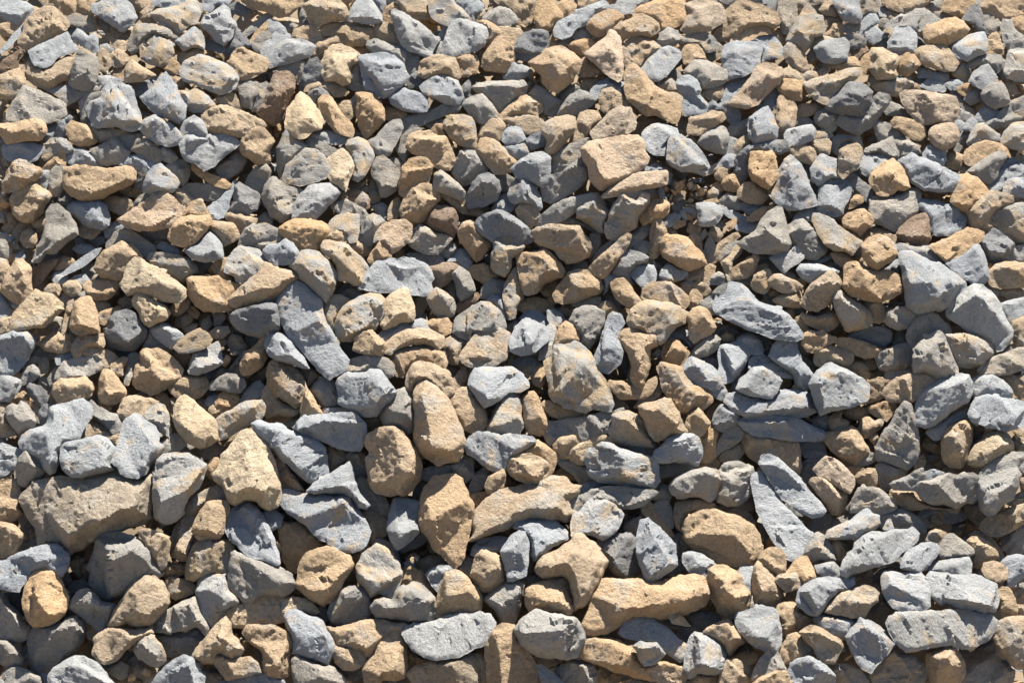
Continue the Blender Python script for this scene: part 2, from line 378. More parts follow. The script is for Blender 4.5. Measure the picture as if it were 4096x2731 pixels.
t -0.4 7 485 1267 10 -16 26 0 25 -2 21 10 10 10 5 18 -5 20 5 21 -5 20 -15 8 -26 -8 -13 -13 3 -28 -15 -15 -16 -10;521 1261 4 562 1272 5 551 1318 5
l 5.6 11.5 1763 1153 6 -11 14 0 18 4 22 -2 18 0 13 13 9 23 -4 13 0 18 -14 9 -18 2 -22 -2 -18 -5 -13 -17 -9 -18;1787 1155 3 1836 1157 4 1814 1198 4 1845 1202 4
t 2.0 7 457 598 12 -13 21 -18 20 -15 13 -18 8 -8 15 8 20 5 21 7 10 11 -13 10 -18 18 -15 13 -20 10 -31 2 -26 5 -12 -5;531 539 4 571 557 5 500 582 4 536 587 5
l 3.2 9 1519 929 8 -15 15 -3 18 8 16 15 15 13 15 18 15 18 16 18 10 17 -5 8 -21 5 -20 -10 -20 -13 -21 -18 -15 -25 -15 -20;1545 924 4 1586 960 4 1627 1006 5 1576 985 5
t -0.8 5.5 268 740 2 -10 13 -7 -2 -13 7 -10 18 0 10 -3 16 8 15 10 13 13 5 12 -5 16 -13 10 -15 10 -16 10 -15 3 -15 -8 -13 -5 -8 -10;316 707 4 349 730 4 311 746 6 281 751 4
n 3.2 5.5 1831 973 7 -11 23 -2 21 -8 15 -5 20 3 26 -5 13 10 -3 20 3 21 -13 10 -15 0 -16 10 -20 -8 -26 0 -20 -10 -10 -13;1877 962 4 1938 960 4 1892 996 5
t -0.4 7 873 1210 2 -20 8 -26 8 -17 18 -8 17 5 13 15 13 18 10 18 0 23 -15 8 -21 5 -20 -3 -20 10 -11 0;911 1152 4 937 1180 5 901 1180 4 921 1210 4
t 1.6 5.5 1414 1159 3 -20 13 -8 20 0 21 11 10 12 5 16 15 15 0 15 -10 21 -25 15 -16 -3 -15 -12 -10 -21 -5 -20;1445 1144 4 1466 1170 6 1440 1190 5 1476 1205 4
m 2.0 8 671 656 3 -23 10 -15 18 -15 20 -11 18 -5 18 3 13 10 -3 18 -5 18 -13 20 -23 10 -17 8 -8 8 -21 0 -7 -11;732 600 4 758 613 5 697 633 4 712 654 5
p 2.0 7 235 439 18 -12 23 -13 20 -15 15 -11 18 -5 13 10 15 13 8 13 -3 15 -10 13 -20 8 -26 7 -30 -2 -21 -5;327 396 4 349 414 4 316 424 4 276 442 4
l 1.2 11.5 937 771 5 -20 10 -16 25 0 26 0 20 -2 16 13 15 15 2 13 -17 10 -21 0 -15 13 -21 12 -12 3 -13 -15;962 746 2 1028 753 2 988 781 4 962 771 4 1003 786 5
l 5.6 9 1691 1274 11 -16 14 -11 2 -16 16 7 18 9 13 13 13 16 9 11 -11 18 -16 18 -17 22 -18 -9 -14 -20 -11 -22;1725 1242 4 1756 1274 5 1720 1291 5 1743 1318 4
l 3.6 9 717 117 15 -5 21 -5 20 0 21 8 12 13 6 15 5 10 -8 15 -15 11 -13 10 -13 7 -18 -7 -18 -16 -7 -20 -3 -15;753 117 3 789 133 4 768 148 6 748 158 5
l 1.6 9 1142 1057 0 -15 7 -15 15 -10 11 -16 20 -7 15 2 16 10 15 13 5 10 -5 18 -10 13 -15 13 -11 5 -20 -8 -21 -2 -15 7 -7 -5;1185 1006 4 1226 1022 4 1195 1047 5 1154 1057 4
p 3.6 7 1803 204 -3 -15 10 -8 26 0 30 5 26 3 20 5 5 20 -5 21 -10 12 -31 0 -25 3 -15 -10 -16 -21;1826 191 3 1892 199 3 1856 230 5 1897 224 5
l 3.6 9 1470 1233 5 -9 22 -6 27 -5 24 2 9 14 5 27 2 22 -9 27 -9 0 -22 -7 -22 -13 -23 -20;1497 1224 2 1542 1229 3 1537 1282 4
m -2.4 6.5 370 1144 5 -25 10 -26 13 -13 20 -2 26 0 20 5 5 20 -5 26 -10 15 -25 0 -26 10 -15 8 -16 -5;398 1093 3 439 1093 4 403 1134 4
t -0.4 9.5 653 1251 23 5 26 -7 25 -8 31 -3 26 6 25 2 5 10 -10 11 -20 -6 -16 11 -15 20 -10 20 -13 3 -8 -15 -25 -3 -26 -8 -5 -17;727 1251 2 789 1254 3 707 1282 4
c 1.2 7.5 347 837 2 -20 8 -18 13 -10 13 8 15 15 15 13 16 12 7 16 -2 25 -16 13 -20 3 -20 -8 -21 -23;372 802 4 413 837 4 388 863 5 362 827 4
l 2.0 9 1542 391 8 -21 10 -22 10 -26 11 -10 20 15 10 21 8 25 13 26 2 12 -18 3 -20 5 -20 0 -23 -13;1583 325 4 1606 368 5 1565 378 5 1596 381 5
n 2.0 5.5 1476 485 20 -15 16 -10 10 -21 15 -15 16 -10 10 0 7 23 6 25 7 23 -10 18 -20 5 -28 0 -18 -2 -21 -11;1558 427 4 1560 465 5 1568 485 5 1519 480 4
t 2.0 7 1068 467 5 -10 20 -7 26 0 15 2 25 0 8 15 13 16 2 12 -7 16 -21 10 -20 5 -15 -10 -11 -15 -15 -6 -15 -5 -8 -12;1103 457 4 1154 462 4 1139 495 5 1088 475 4
t -0.8 7 1315 738 8 -13 20 5 20 5 11 21 10 10 20 10 16 13 5 10 -13 15 -18 8 -20 5 -21 -10 -15 -20 -13 -21 -5 -23;1333 738 3 1363 761 5 1389 791 5 1353 797 4
l -2.4 11.5 393 1180 5 -18 10 -10 26 -5 20 0 5 15 5 13 16 20 2 13 -23 8 -10 15 -10 15 -16 5 -20 -20 -8 -26;408 1164 4 449 1170 4 418 1210 5
l 3.2 11.5 1938 827 7 -18 8 -12 21 -6 25 3 26 5 35 5 8 28 -18 16 -20 10 -21 2 -25 -5 -21 -7 -18 -8;1974 802 2 2030 812 2 2009 848 4 2045 840 4
n -0.4 6.5 13 247 0 -20 13 -23 12 -15 8 -16 15 3 21 8 20 10 26 15 5 21 -21 10 -25 10 -36 0 -25 0;51 191 4 97 204 4 66 230 4
m 3.2 8 1826 715 5 -15 15 -18 18 -16 15 -10 10 13 8 20 8 23 12 23 0 16 -20 7 -20 5 -11 -10 -20 -7 -18 0;1877 669 4 1892 715 6 1856 710 5
m 1.6 8 360 143 12 -21 26 -10 20 3 26 10 20 13 13 18 -5 15 -15 13 -18 5 -26 -10 -25 -11 -18 -5;398 125 3 439 138 3 408 153 5 454 158 4
t 3.6 7 1057 125 16 -8 20 -15 15 -10 16 2 20 11 15 12 3 13 -8 15 -10 18 -15 13 -13 10 -18 -7 -13 -13 -2 -13 -15 -13;1113 105 4 1144 122 4 1113 148 5 1088 133 4
t -0.4 5.5 1450 23 16 -15 20 -8 20 5 26 10 20 11 8 17 -13 16 -20 -8 -26 5 -15 13 -20 13 -26 0 -15 -11 2 -15 18 -10;1491 10 4 1532 23 4 1476 41 5
t -0.4 9.5 1050 1185 2 -10 21 -8 20 -10 20 -5 16 2 10 16 0 17 8 16 2 15 -10 13 -26 -3 -20 -5 -15 -2 -21 2 -5 -15;1078 1177 4 1124 1164 4 1108 1190 6 1083 1208 5 1129 1216 4
n 0.0 6.5 1739 424 2 -25 13 -8 18 0 23 -3 20 -7 18 -8 8 15 0 21 -10 20 -16 13 -15 13 -13 7 -23 -12 -20 -6;1769 401 3 1823 388 3 1795 429 5
t 2.0 9.5 1034 513 8 -7 26 -3 20 -5 15 10 10 13 13 15 5 10 -7 11 -16 2 -15 5 -10 8 -8 13 -18 5 -10 -3 -5 -20 -5 -26;1052 518 4 1088 521 5 1052 562 4 1093 546 5
n 1.6 5.5 1740 1349 16 -17 18 -23 13 -18 14 14 26 6 18 12 9 22 -9 27 -62 13 -31 -13;1796 1314 4 1814 1336 4
n 2.0 5.5 906 664 5 -21 10 -15 21 -13 18 -10 17 0 21 15 10 18 3 18 -11 13 -18 2 -15 8 -25 3 -21 -8;962 618 4 993 638 4 942 654 5
l 1.2 9 1479 842 15 -7 25 -5 31 2 31 3 20 5 20 13 21 15 -5 8 -21 5 -20 0 -31 -3 -30 -5 -26 -2 -18 -13;1525 842 3 1576 845 4 1606 868 4 1540 865 4
l 1.6 9 1369 1312 5 -20 7 -20 8 -8 20 5 21 5 15 15 5 18 3 21 -8 18 -25 2 -21 -5 -20 8 -10 -16;1394 1277 3 1399 1302 6 1430 1292 4 1420 1333 4
m 2.0 9 579 531 11 -15 15 -13 15 -2 16 5 10 7 15 13 10 18 0 20 -7 18 -13 21 -15 -11 -21 -20 -15 -15 -5 -11;615 513 4 630 546 5 651 567 4 605 536 4
l 1.6 9 360 288 12 -15 26 -3 31 0 15 -2 25 8 13 10 -13 12 -20 13 -20 21 -21 10 -15 -15 -21 -6 -7 -15;388 278 3 449 281 3 408 316 4 429 296 4
n -0.8 5.5 1088 860 5 -18 26 -2 30 -3 31 -5 25 -10 31 0 10 0 -15 5 -8 10 3 13 -10 13 -21 8 -15 12 -21 3 -25 -13 -15 5 -16 13 -7 -10;1129 848 3 1200 835 3 1159 868 4
l 3.6 9 1797 321 13 -5 16 -10 15 10 25 11 26 10 25 15 5 10 -20 21 -25 0 -31 -3 -15 -10 -13 -8 -5 -20;1831 321 3 1877 337 3 1856 370 4 1820 347 4
t 0.0 7 375 559 10 -5 28 0 21 -2 20 10 26 7 -11 13 -12 13 7 23 -15 5 -41 0 -15 -10 -15 -21;413 569 4 444 572 4 413 598 5
d -2.4 5.5 1190 1088 15 -13 21 -5 20 -2 15 0 13 10 3 20 2 21 5 17 -12 13 -13 8 -23 -8 -18 -15 -2 -15 -11 -11;1251 1078 4 1261 1098 5 1236 1124 5
l 1.6 9 1241 1267 10 -21 18 -10 15 -3 21 5 18 11 15 10 15 15 16 13 7 13 -7 12 -11 11 -15 -11 -15 -12 -16 -13 -25 -5 -20 -3 -18 -5;1282 1244 3 1333 1274 4 1312 1269 4 1358 1302 4
c 2.0 9 20 649 6 -21 15 -15 15 -18 13 -15 18 5 20 7 15 16 6 12 -16 11 -10 12 -13 11 -23 2 -25 3 -15 2;71 592 4 107 608 4 77 628 4 41 638 4
t -0.8 5.5 1216 863 10 -15 -3 -16 13 -7 20 -3 18 10 13 13 10 20 15 21 6 13 -16 10 -25 -5 -26 -10 -20 -6;1246 835 4 1282 855 5 1267 881 4
t -4.4 7 559 1073 -3 -16 8 -15 15 3 16 0 15 5 15 15 21 20 -10 18 -16 16 -15 10 -15 18 -16 -13 -10 -21;590 1062 4 610 1093 4 585 1113 4
l -0.4 9 97 1353 13 -20 18 -10 20 -11 20 -2 21 10 15 15 13 18 13 16 -16 20 -61 15 -51 -20;158 1325 4 138 1353 4 189 1358 4
t 1.2 5.5 1277 812 12 -5 23 -3 16 -7 15 0 5 15 10 18 8 18 8 15 -16 8 -12 -3 -18 10 -16 3 -12 -13 -8 -20 -10 -16;1302 817 3 1340 809 4 1348 848 5 1318 858 5
t -0.8 5.5 1484 868 7 -10 18 13 31 5 30 5 26 2 3 23 2 28 -5 13 -13 -10 -23 -13 -20 -13 -15 3 -6 15 -15 -10 -15 -20;1504 878 3 1565 894 4 1586 919 4 1509 899 4
t 1.6 5.5 1852 1332 0 -27 16 -9 22 -5 18 -2 11 16 11 18 0 22 -13 27 -49 4 -9 -22;1885 1300 4 1903 1323 5 1877 1340 4
t -0.4 7 87 15 20 0 18 18 13 15 -8 18 -18 5 -18 18 -28 10 -20 -2 -10 -13 10 -20 5 -18 20 -23;92 36 5 115 48 5 71 61 5
n 2.0 8 66 521 8 -20 10 -26 8 -31 0 -20 10 -15 15 0 13 12 13 18 10 18 3 13 -13 8 -15 12 -16 16 -20 0 -13 18;107 416 4 120 455 5 140 470 5 102 470 4 89 501 4
n -2.4 4 674 1195 7 -15 16 -8 15 0 15 8 11 15 5 21 -5 20 -16 10 -25 5 -26 -2 -12 -11 -3 -15 5 -18;697 1182 4 725 1200 4 692 1231 5
n -2.4 8 309 1261 0 -20 12 -15 21 -10 20 -13 26 -10 10 15 3 18 12 18 5 12 -10 16 -15 -18 -21 7 -30 3 -26 0;357 1218 3 342 1241 4 393 1226 4
n 1.2 5.5 1435 1001 5 -31 -5 -25 15 -18 26 -5 15 7 15 5 5 21 -5 25 -10 16 -20 15 -21 0;1471 934 3 1501 960 4 1466 985 4
l 1.6 9 281 194 15 -10 15 -16 10 -15 11 -8 10 13 10 15 10 26 10 15 -2 21 -13 12 -15 -7 -26 -10 -15 -11 -10 -10;329 158 4 306 189 3 321 217 3 352 194 6 357 209 5
d 0.0 3 209 682 3 -26 7 -20 16 -13 18 -5 17 10 11 18 12 15 -5 18 -15 18 -8 5 -20 -2 -26 -6;245 633 4 276 654 4 240 674 5
l -0.4 11.5 776 1062 2 -30 6 -26 7 -10 23 3 28 5 -2 18 -5 20 5 18 -16 18 -15 12 -15 8 -10 -15;799 1009 3 824 1037 4 799 1068 5
t 1.2 7 919 715 7 -15 16 -21 15 -18 20 -7 21 2 18 8 5 15 -3 21 -7 17 -18 13 -26 5 -25 -2 -16 -8;982 666 4 1008 684 5 967 705 5
t 1.6 7 406 232 12 -10 23 -10 13 2 20 5 26 11 20 10 11 10 -21 15 -25 11 -26 -6 -30 -2 -16 -8;444 219 4 485 230 4 454 250 4
t -0.4 7 383 1315 10 -18 15 -18 15 -20 16 -15 13 -11 10 13 2 21 16 15 7 15 -7 15 -21 8 -20 -13 -10 18 -21 0;449 1249 4 454 1282 5 418 1297 5
t -0.4 7 186 1307 5 -20 -2 -13 15 -10 15 -8 21 -2 20 5 26 -3 15 -2 3 13 -18 10 -21 12 -15 13 -15 16 -21 10 -15 -5;230 1267 4 270 1267 4 214 1297 5
n 2.0 5.5 1210 457 6 -20 7 -16 8 -15 13 -20 12 -8 16 3 15 5 10 7 0 13 -10 13 -10 15 -5 21 -21 10 -18 13 -17 -3;1256 391 4 1277 409 5 1231 455 4
l 5.6 7.5 1595 1200 3 -18 15 -16 22 -11 23 -2 22 4 25 -2 2 16 -13 9 -18 4 -14 14 -13 17 -14 14 -17 -5 -18 -13;1631 1166 3 1685 1164 3 1635 1207 4
n 1.2 5.5 1340 973 11 -18 18 -8 25 -8 15 -5 21 5 13 13 5 10 -11 16 -7 18 -10 7 -21 -10 -20 0 -21 3 -15 -11;1379 952 4 1430 957 4 1394 978 5
l -0.4 9 1029 1055 5 -13 18 -3 31 0 25 3 16 10 12 13 3 10 -15 8 -21 13 -18 15 -15 10 -8 -10 -5 -18 0 -20 -12 -11;1062 1050 3 1113 1052 4 1083 1088 5 1124 1068 4
d 2.0 3 459 633 15 -13 26 -7 31 -5 20 2 5 23 3 23 -13 15 -20 6 -26 -8 -26 -13 -10 -10;500 620 4 541 638 4 500 651 5
l 1.6 9 883 107 5 -23 10 -28 8 -13 15 -5 21 5 15 8 15 5 3 15 -8 21 -15 10 -26 5 -20 8 -18 -3;916 51 4 962 66 4 937 89 4 901 87 4
m 1.2 8 1889 669 23 0 26 -3 20 6 16 7 12 13 -2 18 -10 10 -6 10 -20 5 -20 0 -16 -5 -7 -20 -8 -21;1922 677 3 1968 689 4 1948 720 5
m 1.6 8 567 352 7 -23 21 -18 15 -13 20 3 18 10 8 18 5 13 -10 15 -21 8 -30 7 -26 -5 -7 -7;610 309 4 636 321 4 605 342 4
t -0.8 7 534 748 5 -20 15 -11 20 11 18 10 13 18 8 18 -3 17 -8 18 -12 5 -16 -10 -20 -15 -15 -21;559 730 4 590 756 5 564 771 5
l -0.8 9 -10 677 25 -11 26 -7 15 0 10 15 5 13 -10 18 -10 20 -13 15 -15 11 -33 -3;36 669 4 56 695 5 10 700 5
t 1.6 7 814 286 5 -16 21 -7 20 0 15 10 16 0 7 15 8 18 5 15 -13 18 -18 0 -20 -12 -15 -11 -21 -10 -10 -10;845 276 4 880 288 4 865 306 5
p 3.6 8 1460 207 13 -18 15 -18 16 -18 7 -18 16 -10 20 3 13 10 5 15 -8 15 -15 13 -15 13 -16 18 -20 2 -15 -2;1511 161 3 1547 143 5 1522 179 6 1486 199 4
n 1.2 5.5 1136 1006 8 -10 20 -6 21 -10 25 -7 31 0 31 5 30 2 10 5 -15 13 -15 13 -21 7 -20 0 -20 -10 -21 -7 -20 5 -21 15 -20 -5;1205 980 3 1261 985 3 1236 1008 5 1159 1003 4
d 2.0 3 949 450 8 -13 20 -10 21 -6 20 6 16 12 20 13 10 15 3 13 -18 10 -26 -7 -20 -5 -18 7 -18 -15 -13 -10;993 432 3 1039 455 4 1003 462 5
t 1.2 7 1236 672 13 -13 18 0 20 10 20 -3 8 11 0 15 -13 5 -2 18 -3 25 -8 26 -5 13 -15 -8 -8 -15 3 -26 -8 -20 -10 -18;1259 669 4 1297 677 4 1274 710 5 1282 751 5
t 3.6 7 1986 1274 4 -23 12 -13 22 -5 31 0 0 99 -22 4 -18 -18 -18 -22;2010 1251 4 2033 1282 5
l -0.8 9 1437 710 3 -18 15 -5 18 -3 10 -10 18 -2 16 10 10 18 -5 10 -21 0 -10 18 -10 18 -15 15 -16 5 -13 -15 3 -21;1491 684 4 1471 715 4 1460 746 4
c 1.6 11.5 569 242 5 -23 16 -20 10 -15 15 10 15 15 11 15 5 18 -3 16 -15 2 -13 13 -15 5 -15 -8 -13 -12;600 196 4 625 219 5 630 242 4 597 242 5
l 0.0 9 1836 409 5 -10 25 2 26 5 25 5 13 13 3 18 -5 15 -16 10 -20 3 -21 0 -15 -15 -5 -26;1871 411 4 1912 424 4 1887 450 5
l 2.0 9 1190 710 10 -26 8 -25 8 -26 10 -7 15 5 8 18 -8 12 -3 13 8 26 -5 25 -25 20 -26 -10;1226 638 4 1221 684 5 1210 715 4
m 2.0 10.5 643 498 5 -15 8 -3 20 5 21 8 15 13 13 12 10 16 0 12 -8 21 -10 2 -20 -7 -21 -3 -2 -23 -8 -15 -15 -10;656 488 3 692 503 3 722 529 3 697 536 6 676 521 4
l 1.6 7.5 784 26 5 -6 20 8 20 15 21 11 15 17 8 11 -8 20 -5 15 -20 -10 -21 -5 -15 -10 -10 -26 -5 -20;794 31 3 824 51 3 840 77 4 814 77 5
d 3.6 3 1650 217 12 -23 21 -15 15 -13 20 0 16 7 10 11 -3 20 -2 20 -15 11 -26 -5 -26 -3;1703 179 4 1734 194 5 1698 209 5
b 1.6 4.5 546 151 15 -6 16 0 12 13 0 21 -10 15 -5 20 -8 23 -15 13 -20 -10 -16 -16 13 -20 8 -23;571 161 4 546 194 4 559 214 5
p 3.6 8 1170 110 10 -11 20 -15 13 -13 8 -10 10 5 10 11 3 25 2 20 0 31 -10 10 -20 -12 -21 -18 -15 -13;1223 74 4 1226 107 6 1236 138 5 1200 107 4
l 1.6 9 1443 120 5 -26 18 -10 25 0 20 3 13 10 -5 25 -13 21 -20 10 -26 5 -10 -15;1466 94 3 1506 97 4 1481 133 5
l 1.2 9 615 983 15 -18 26 -15 25 -18 18 -8 8 13 3 18 2 20 15 21 11 12 -6 8 -15 -3 -15 -17 -21 -8 -30 -3 -21 3;671 950 2 697 955 4 707 990 4
n 0.0 5.5 523 393 8 -20 15 -15 15 2 16 13 20 3 15 7 -10 26 -15 25 -21 10 -20 -10 -15 -20;551 370 4 587 383 4 566 414 5
l 0.0 9 585 434 5 -25 12 -21 18 -15 21 -5 20 0 13 8 7 10 -12 15 -13 10 -10 13 -16 15 -20 0;630 378 4 661 383 4 620 414 5
n -2.4 5.5 966 1198 15 -13 15 -10 15 -11 23 -5 13 11 -2 20 -6 26 -5 20 -10 18 -15 -3 -13 -18 -8 -17 -15 -11;1022 1172 4 1027 1205 5 1001 1205 4
o 0.0 5.5 559 455 20 -11 11 -5 25 0 26 5 12 6 6 12 -8 16 -10 7 -5 16 -21 2 -15 0 -10 -13 -18 -12 -10 -11;605 450 4 636 460 5 605 480 5
n -2.4 4 138 1213 10 -18 15 -15 16 -3 12 10 13 16 20 2 11 5 -11 16 -10 20 -5 18 -15 -3 -15 -15 -21 -18;173 1187 4 204 1213 4 179 1226 4
t 2.0 7 1108 590 8 -18 13 -15 10 -13 20 -5 16 2 12 13 13 5 5 16 -7 12 -18 5 -26 11 -25 5 -16 -5;1159 552 4 1190 567 4 1144 582 5
l 1.2 11.5 1307 914 5 -15 16 -11 10 -12 20 -8 26 0 13 8 7 18 0 15 -10 23 -20 -10 -26 2 -25 0;1353 878 4 1386 888 5 1343 909 5
t 0.0 7 189 539 7 -23 13 -15 15 -8 18 -8 21 5 15 13 8 13 -16 2 -12 13 -3 21 -10 10 -21 -5 -20 -3;240 495 4 265 508 4 224 531 5
t -0.8 5.5 1647 868 15 -5 26 -3 15 -7 13 5 8 20 10 16 5 12 -15 13 -11 15 -15 -10 -20 -10 -16 -15 -12 -16;1698 868 3 1713 894 4 1683 894 4
t 0.0 7 20 396 16 -18 20 -13 18 0 8 11 15 7 5 10 -10 16 -8 18 -15 15 -18 2 -15 -7 -10 -18;66 376 4 84 391 5 51 409 5
t 1.2 5.5 1884 878 8 -15 15 -13 15 -8 16 3 7 13 -2 20 -5 21 -5 20 -11 15 -20 0 -15 -12 -3 -23;1917 855 4 1935 873 5 1907 899 5
c 1.6 7.5 643 128 8 -21 13 -15 17 -3 21 8 18 13 -8 7 5 11 -15 5 0 20 -3 15 -12 3 -16 -8 -20 0 -8 -18 5 -7;671 105 5 697 117 5 671 140 5
t 5.6 7 1651 1224 5 -13 15 -16 14 -11 22 -6 22 -7 18 4 9 11 -4 16 -14 13 -9 18 -22 0 -27 -4;1698 1191 3 1738 1184 4 1707 1220 4
m -0.8 10.5 975 858 7 -18 11 -28 12 -21 13 -10 16 5 10 16 -3 25 5 26 -10 12 -23 3 -25 -3;1021 794 4 1023 827 5 998 842 4
c 1.2 9 1938 916 7 -20 18 -18 16 -13 17 -7 18 10 11 18 -3 13 -13 17 -20 11 -21 12 -15 -5 -15 -7;1994 871 4 2009 894 5 1968 909 5
n -0.4 4 1921 1363 14 -23 17 -13 23 -11 18 -5 17 14 18 15 -4 27 -49 14 -45 -5;1979 1327 4
m 0.0 9 449 544 5 -23 13 -18 13 -10 20 2 20 6 8 15 23 10 5 10 -20 5 -26 16 -20 10 -18 -3 -3 -12;485 501 4 515 521 4 485 536 5
p 1.6 7 1369 10 20 -7 25 0 26 5 10 18 0 15 -15 10 -15 10 -26 3 -20 5 -13 -10 8 -13 7 -20;1389 8 3 1435 20 4 1404 51 4
t -0.4 5.5 942 1149 5 -20 7 -18 13 -8 21 3 15 10 8 20 0 23 -11 13 -18 10 -17 0 -13 -12;972 1116 4 998 1134 5 972 1154 4
l 3.6 9 1335 301 3 -18 10 -13 10 0 21 11 20 17 13 18 8 18 -11 13 -20 -5 -26 0 -20 -10 -8 -13;1356 276 4 1374 309 5 1404 327 4 1348 311 5
n -0.8 5.5 761 832 5 -18 12 -17 16 -16 15 -5 10 10 8 21 2 25 0 26 -12 10 -18 -8 -21 -5 -12 -7;799 791 4 814 827 4 784 827 4
n 0.0 5.5 1083 373 15 -20 26 -8 20 -18 15 -10 11 15 2 26 -18 20 -25 15 -26 13 -15 -7;1139 348 4 1108 373 4 1124 388 4
n -0.4 5.5 585 1343 0 -25 10 -8 15 8 20 7 21 5 15 3 15 13 11 15 -5 23 -51 10 -41 -10;610 1323 3 661 1340 4
t -0.8 7 776 710 5 -10 18 -5 15 0 21 -6 20 0 15 6 16 12 7 16 -5 12 -18 -5 -20 -7 -15 2 -21 15 -5 16 -15 -5 -8 -21;824 700 4 865 707 4 804 725 4
m 1.2 8 434 837 12 -10 18 -7 16 -13 20 -5 20 0 8 12 -2 16 -13 15 -18 8 -21 10 -15 10 -15 5 -5 -15 -3 -13;490 814 4 515 817 4 469 845 5
l -0.4 9 301 1366 15 -18 16 -18 15 -12 18 -8 18 5 15 18 10 20 -5 26 -46 15 -46 -10;362 1325 4 342 1353 4 383 1363 4
t -0.8 7 901 799 10 -15 15 -10 16 10 10 13 13 7 7 21 3 20 -10 15 -18 5 -18 -7 -8 -18 -10 -23;929 786 4 952 817 5 937 837 4
t 2.0 5.5 1933 421 15 -15 18 -15 18 -10 25 7 16 5 0 13 -16 8 -18 5 -10 18 8 13 -10 15 -16 2 -18 -12 -7 -18;1989 393 4 2014 401 4 1968 429 5
l 1.2 9 1540 712 7 -20 13 -13 16 0 15 8 8 18 5 18 12 12 11 16 -8 20 -13 10 -15 -15 -5 -20 -21 -13 -15 -10;1570 689 4 1593 715 5 1601 746 4
t -0.4 9.5 383 1062 7 -20 11 -20 12 -18 21 -3 20 3 5 13 -7 20 -3 25 -10 13 -21 3 -20 0;423 1017 5 444 1032 5 413 1057 5
t 0.0 7 1323 501 0 -16 7 -12 23 -3 21 5 12 15 13 16 15 20 -15 8 -20 7 -21 -7 -20 -13 -13 -10;1348 480 4 1379 495 4 1358 521 5
t 1.2 7 1014 929 5 -15 15 -5 23 -3 21 8 15 10 5 18 -5 18 -10 10 -26 0 -25 -13 -13 -10;1047 919 4 1083 932 4 1052 945 5
t -0.4 7 46 133 15 -13 8 10 23 5 20 -13 21 -10 15 5 -3 21 -7 20 -16 5 -25 16 -26 -8 -15 -13 -8 -10;122 128 5 77 143 5 107 148 5
t 1.6 7 1269 23 13 -10 25 -10 31 -8 25 0 8 13 3 18 -5 17 -16 11 -15 2 -15 5 -8 -15 -13 -10 -20 -8;1307 10 4 1358 10 4 1333 31 5
t 3.2 7 1767 789 5 -15 18 -16 20 -7 26 -3 20 0 13 8 5 10 -13 10 -15 13 -15 13 -26 2 -25 -2;1805 761 4 1851 758 4 1815 786 5
t 1.2 7 812 766 2 -18 10 -18 16 -7 20 2 20 10 16 11 7 15 8 10 -5 13 -15 13 -21 -21 -20 -13 -15 8 -11 18 -10 -8;845 735 4 880 756 4 829 756 4
n -0.4 5.5 944 176 13 -8 25 -5 31 0 31 -2 12 10 -7 15 -15 16 -16 10 -15 15 -10 -8 -16 -20 -20 -10;982 173 4 1028 179 4 998 199 4
o 3.6 9.5 1741 349 11 -12 17 -13 18 -5 13 10 13 13 2 20 5 13 -10 5 -15 0 -20 13 -21 -5 -10 -16 -5 -12;1782 332 5 1800 357 5 1764 362 5
l 2.0 11.5 1019 689 3 -15 10 -20 15 -16 21 3 20 10 10 15 -5 16 -13 12 -12 13 -26 3 -20 -8;1052 651 4 1042 679 5 1078 679 4
l 5.6 7.5 1573 1349 9 -22 13 -9 23 -4 22 9 18 13 13 13 -4 23 -45 13 -40 -13;1618 1323 3 1649 1345 4
t 0.0 7 801 419 8 -23 15 -20 21 -8 15 2 18 16 0 15 -13 18 -13 18 -15 13 -18 -3 -15 -10;845 383 5 865 396 4 829 419 5
l 0.0 9 1634 414 5 -31 5 -18 11 -10 17 -2 21 7 10 16 -5 20 -8 15 -5 16 -15 7 -20 -7 -11 -3;1662 365 4 1690 376 5 1662 409 5
l 2.0 9 1892 526 20 -8 21 -12 15 -16 10 0 10 18 6 23 5 23 -11 15 -20 0 -15 -10 -21 -10 -10 -13;1948 506 3 1963 541 4 1933 536 4
t 3.6 9.5 1609 168 18 -10 25 -5 26 -10 20 -5 20 -3 6 10 -11 13 -20 10 -15 16 -16 10 -7 15 -16 -5 -18 -15;1652 163 3 1703 148 3 1647 189 5 1683 168 5
l 1.6 9 1001 1103 10 -15 11 -15 15 -11 13 3 7 18 0 20 -2 26 -3 20 -18 8 -17 2 -6 -25;1037 1075 4 1042 1113 5 1017 1119 4
m 2.0 8 1627 444 2 -15 13 0 20 8 16 15 15 10 15 8 13 15 -8 10 -10 13 -15 -7 -16 0 -20 -11 -15 -23;1647 437 3 1683 462 3 1708 485 4 1662 475 5
m 1.6 8 1573 82 8 -18 12 -23 13 -21 10 -10 13 10 5 11 10 2 3 15 5 11 -8 12 -17 3 -3 13 -13 18 -15 -13 -15 -5;1611 26 4 1637 46 4 1601 66 4 1627 66 5
n 0.0 4 1981 434 13 -18 25 -7 26 -3 25 3 6 76 -36 5 -26 -15 -18 -18 -12 -7;2019 419 4 2050 439 5
n 0.0 5.5 1573 470 5 -18 13 -10 15 -3 15 11 16 12 10 16 5 17 -2 11 -16 12 -18 0 -20 -12 -15 -18;1596 452 3 1627 470 3 1621 495 4
t 0.0 7 3 582 5 -25 12 -21 11 -15 12 -3 13 11 8 10 -3 25 3 16 -8 18 -15 12 -18 -10;41 529 4 51 552 5 31 577 5
l -0.8 9 1366 740 8 -17 10 -8 20 8 21 10 12 13 6 15 7 15 3 15 -13 8 -15 -8 -11 -10 -20 -7 -20 -16;1389 725 3 1425 751 4 1435 781 4
t 1.6 7 1506 1153 2 -18 9 -13 11 11 14 9 11 15 11 23 5 18 -14 11 -22 6 -23 -4 -4 -27;1524 1140 4 1546 1171 5 1524 1180 5
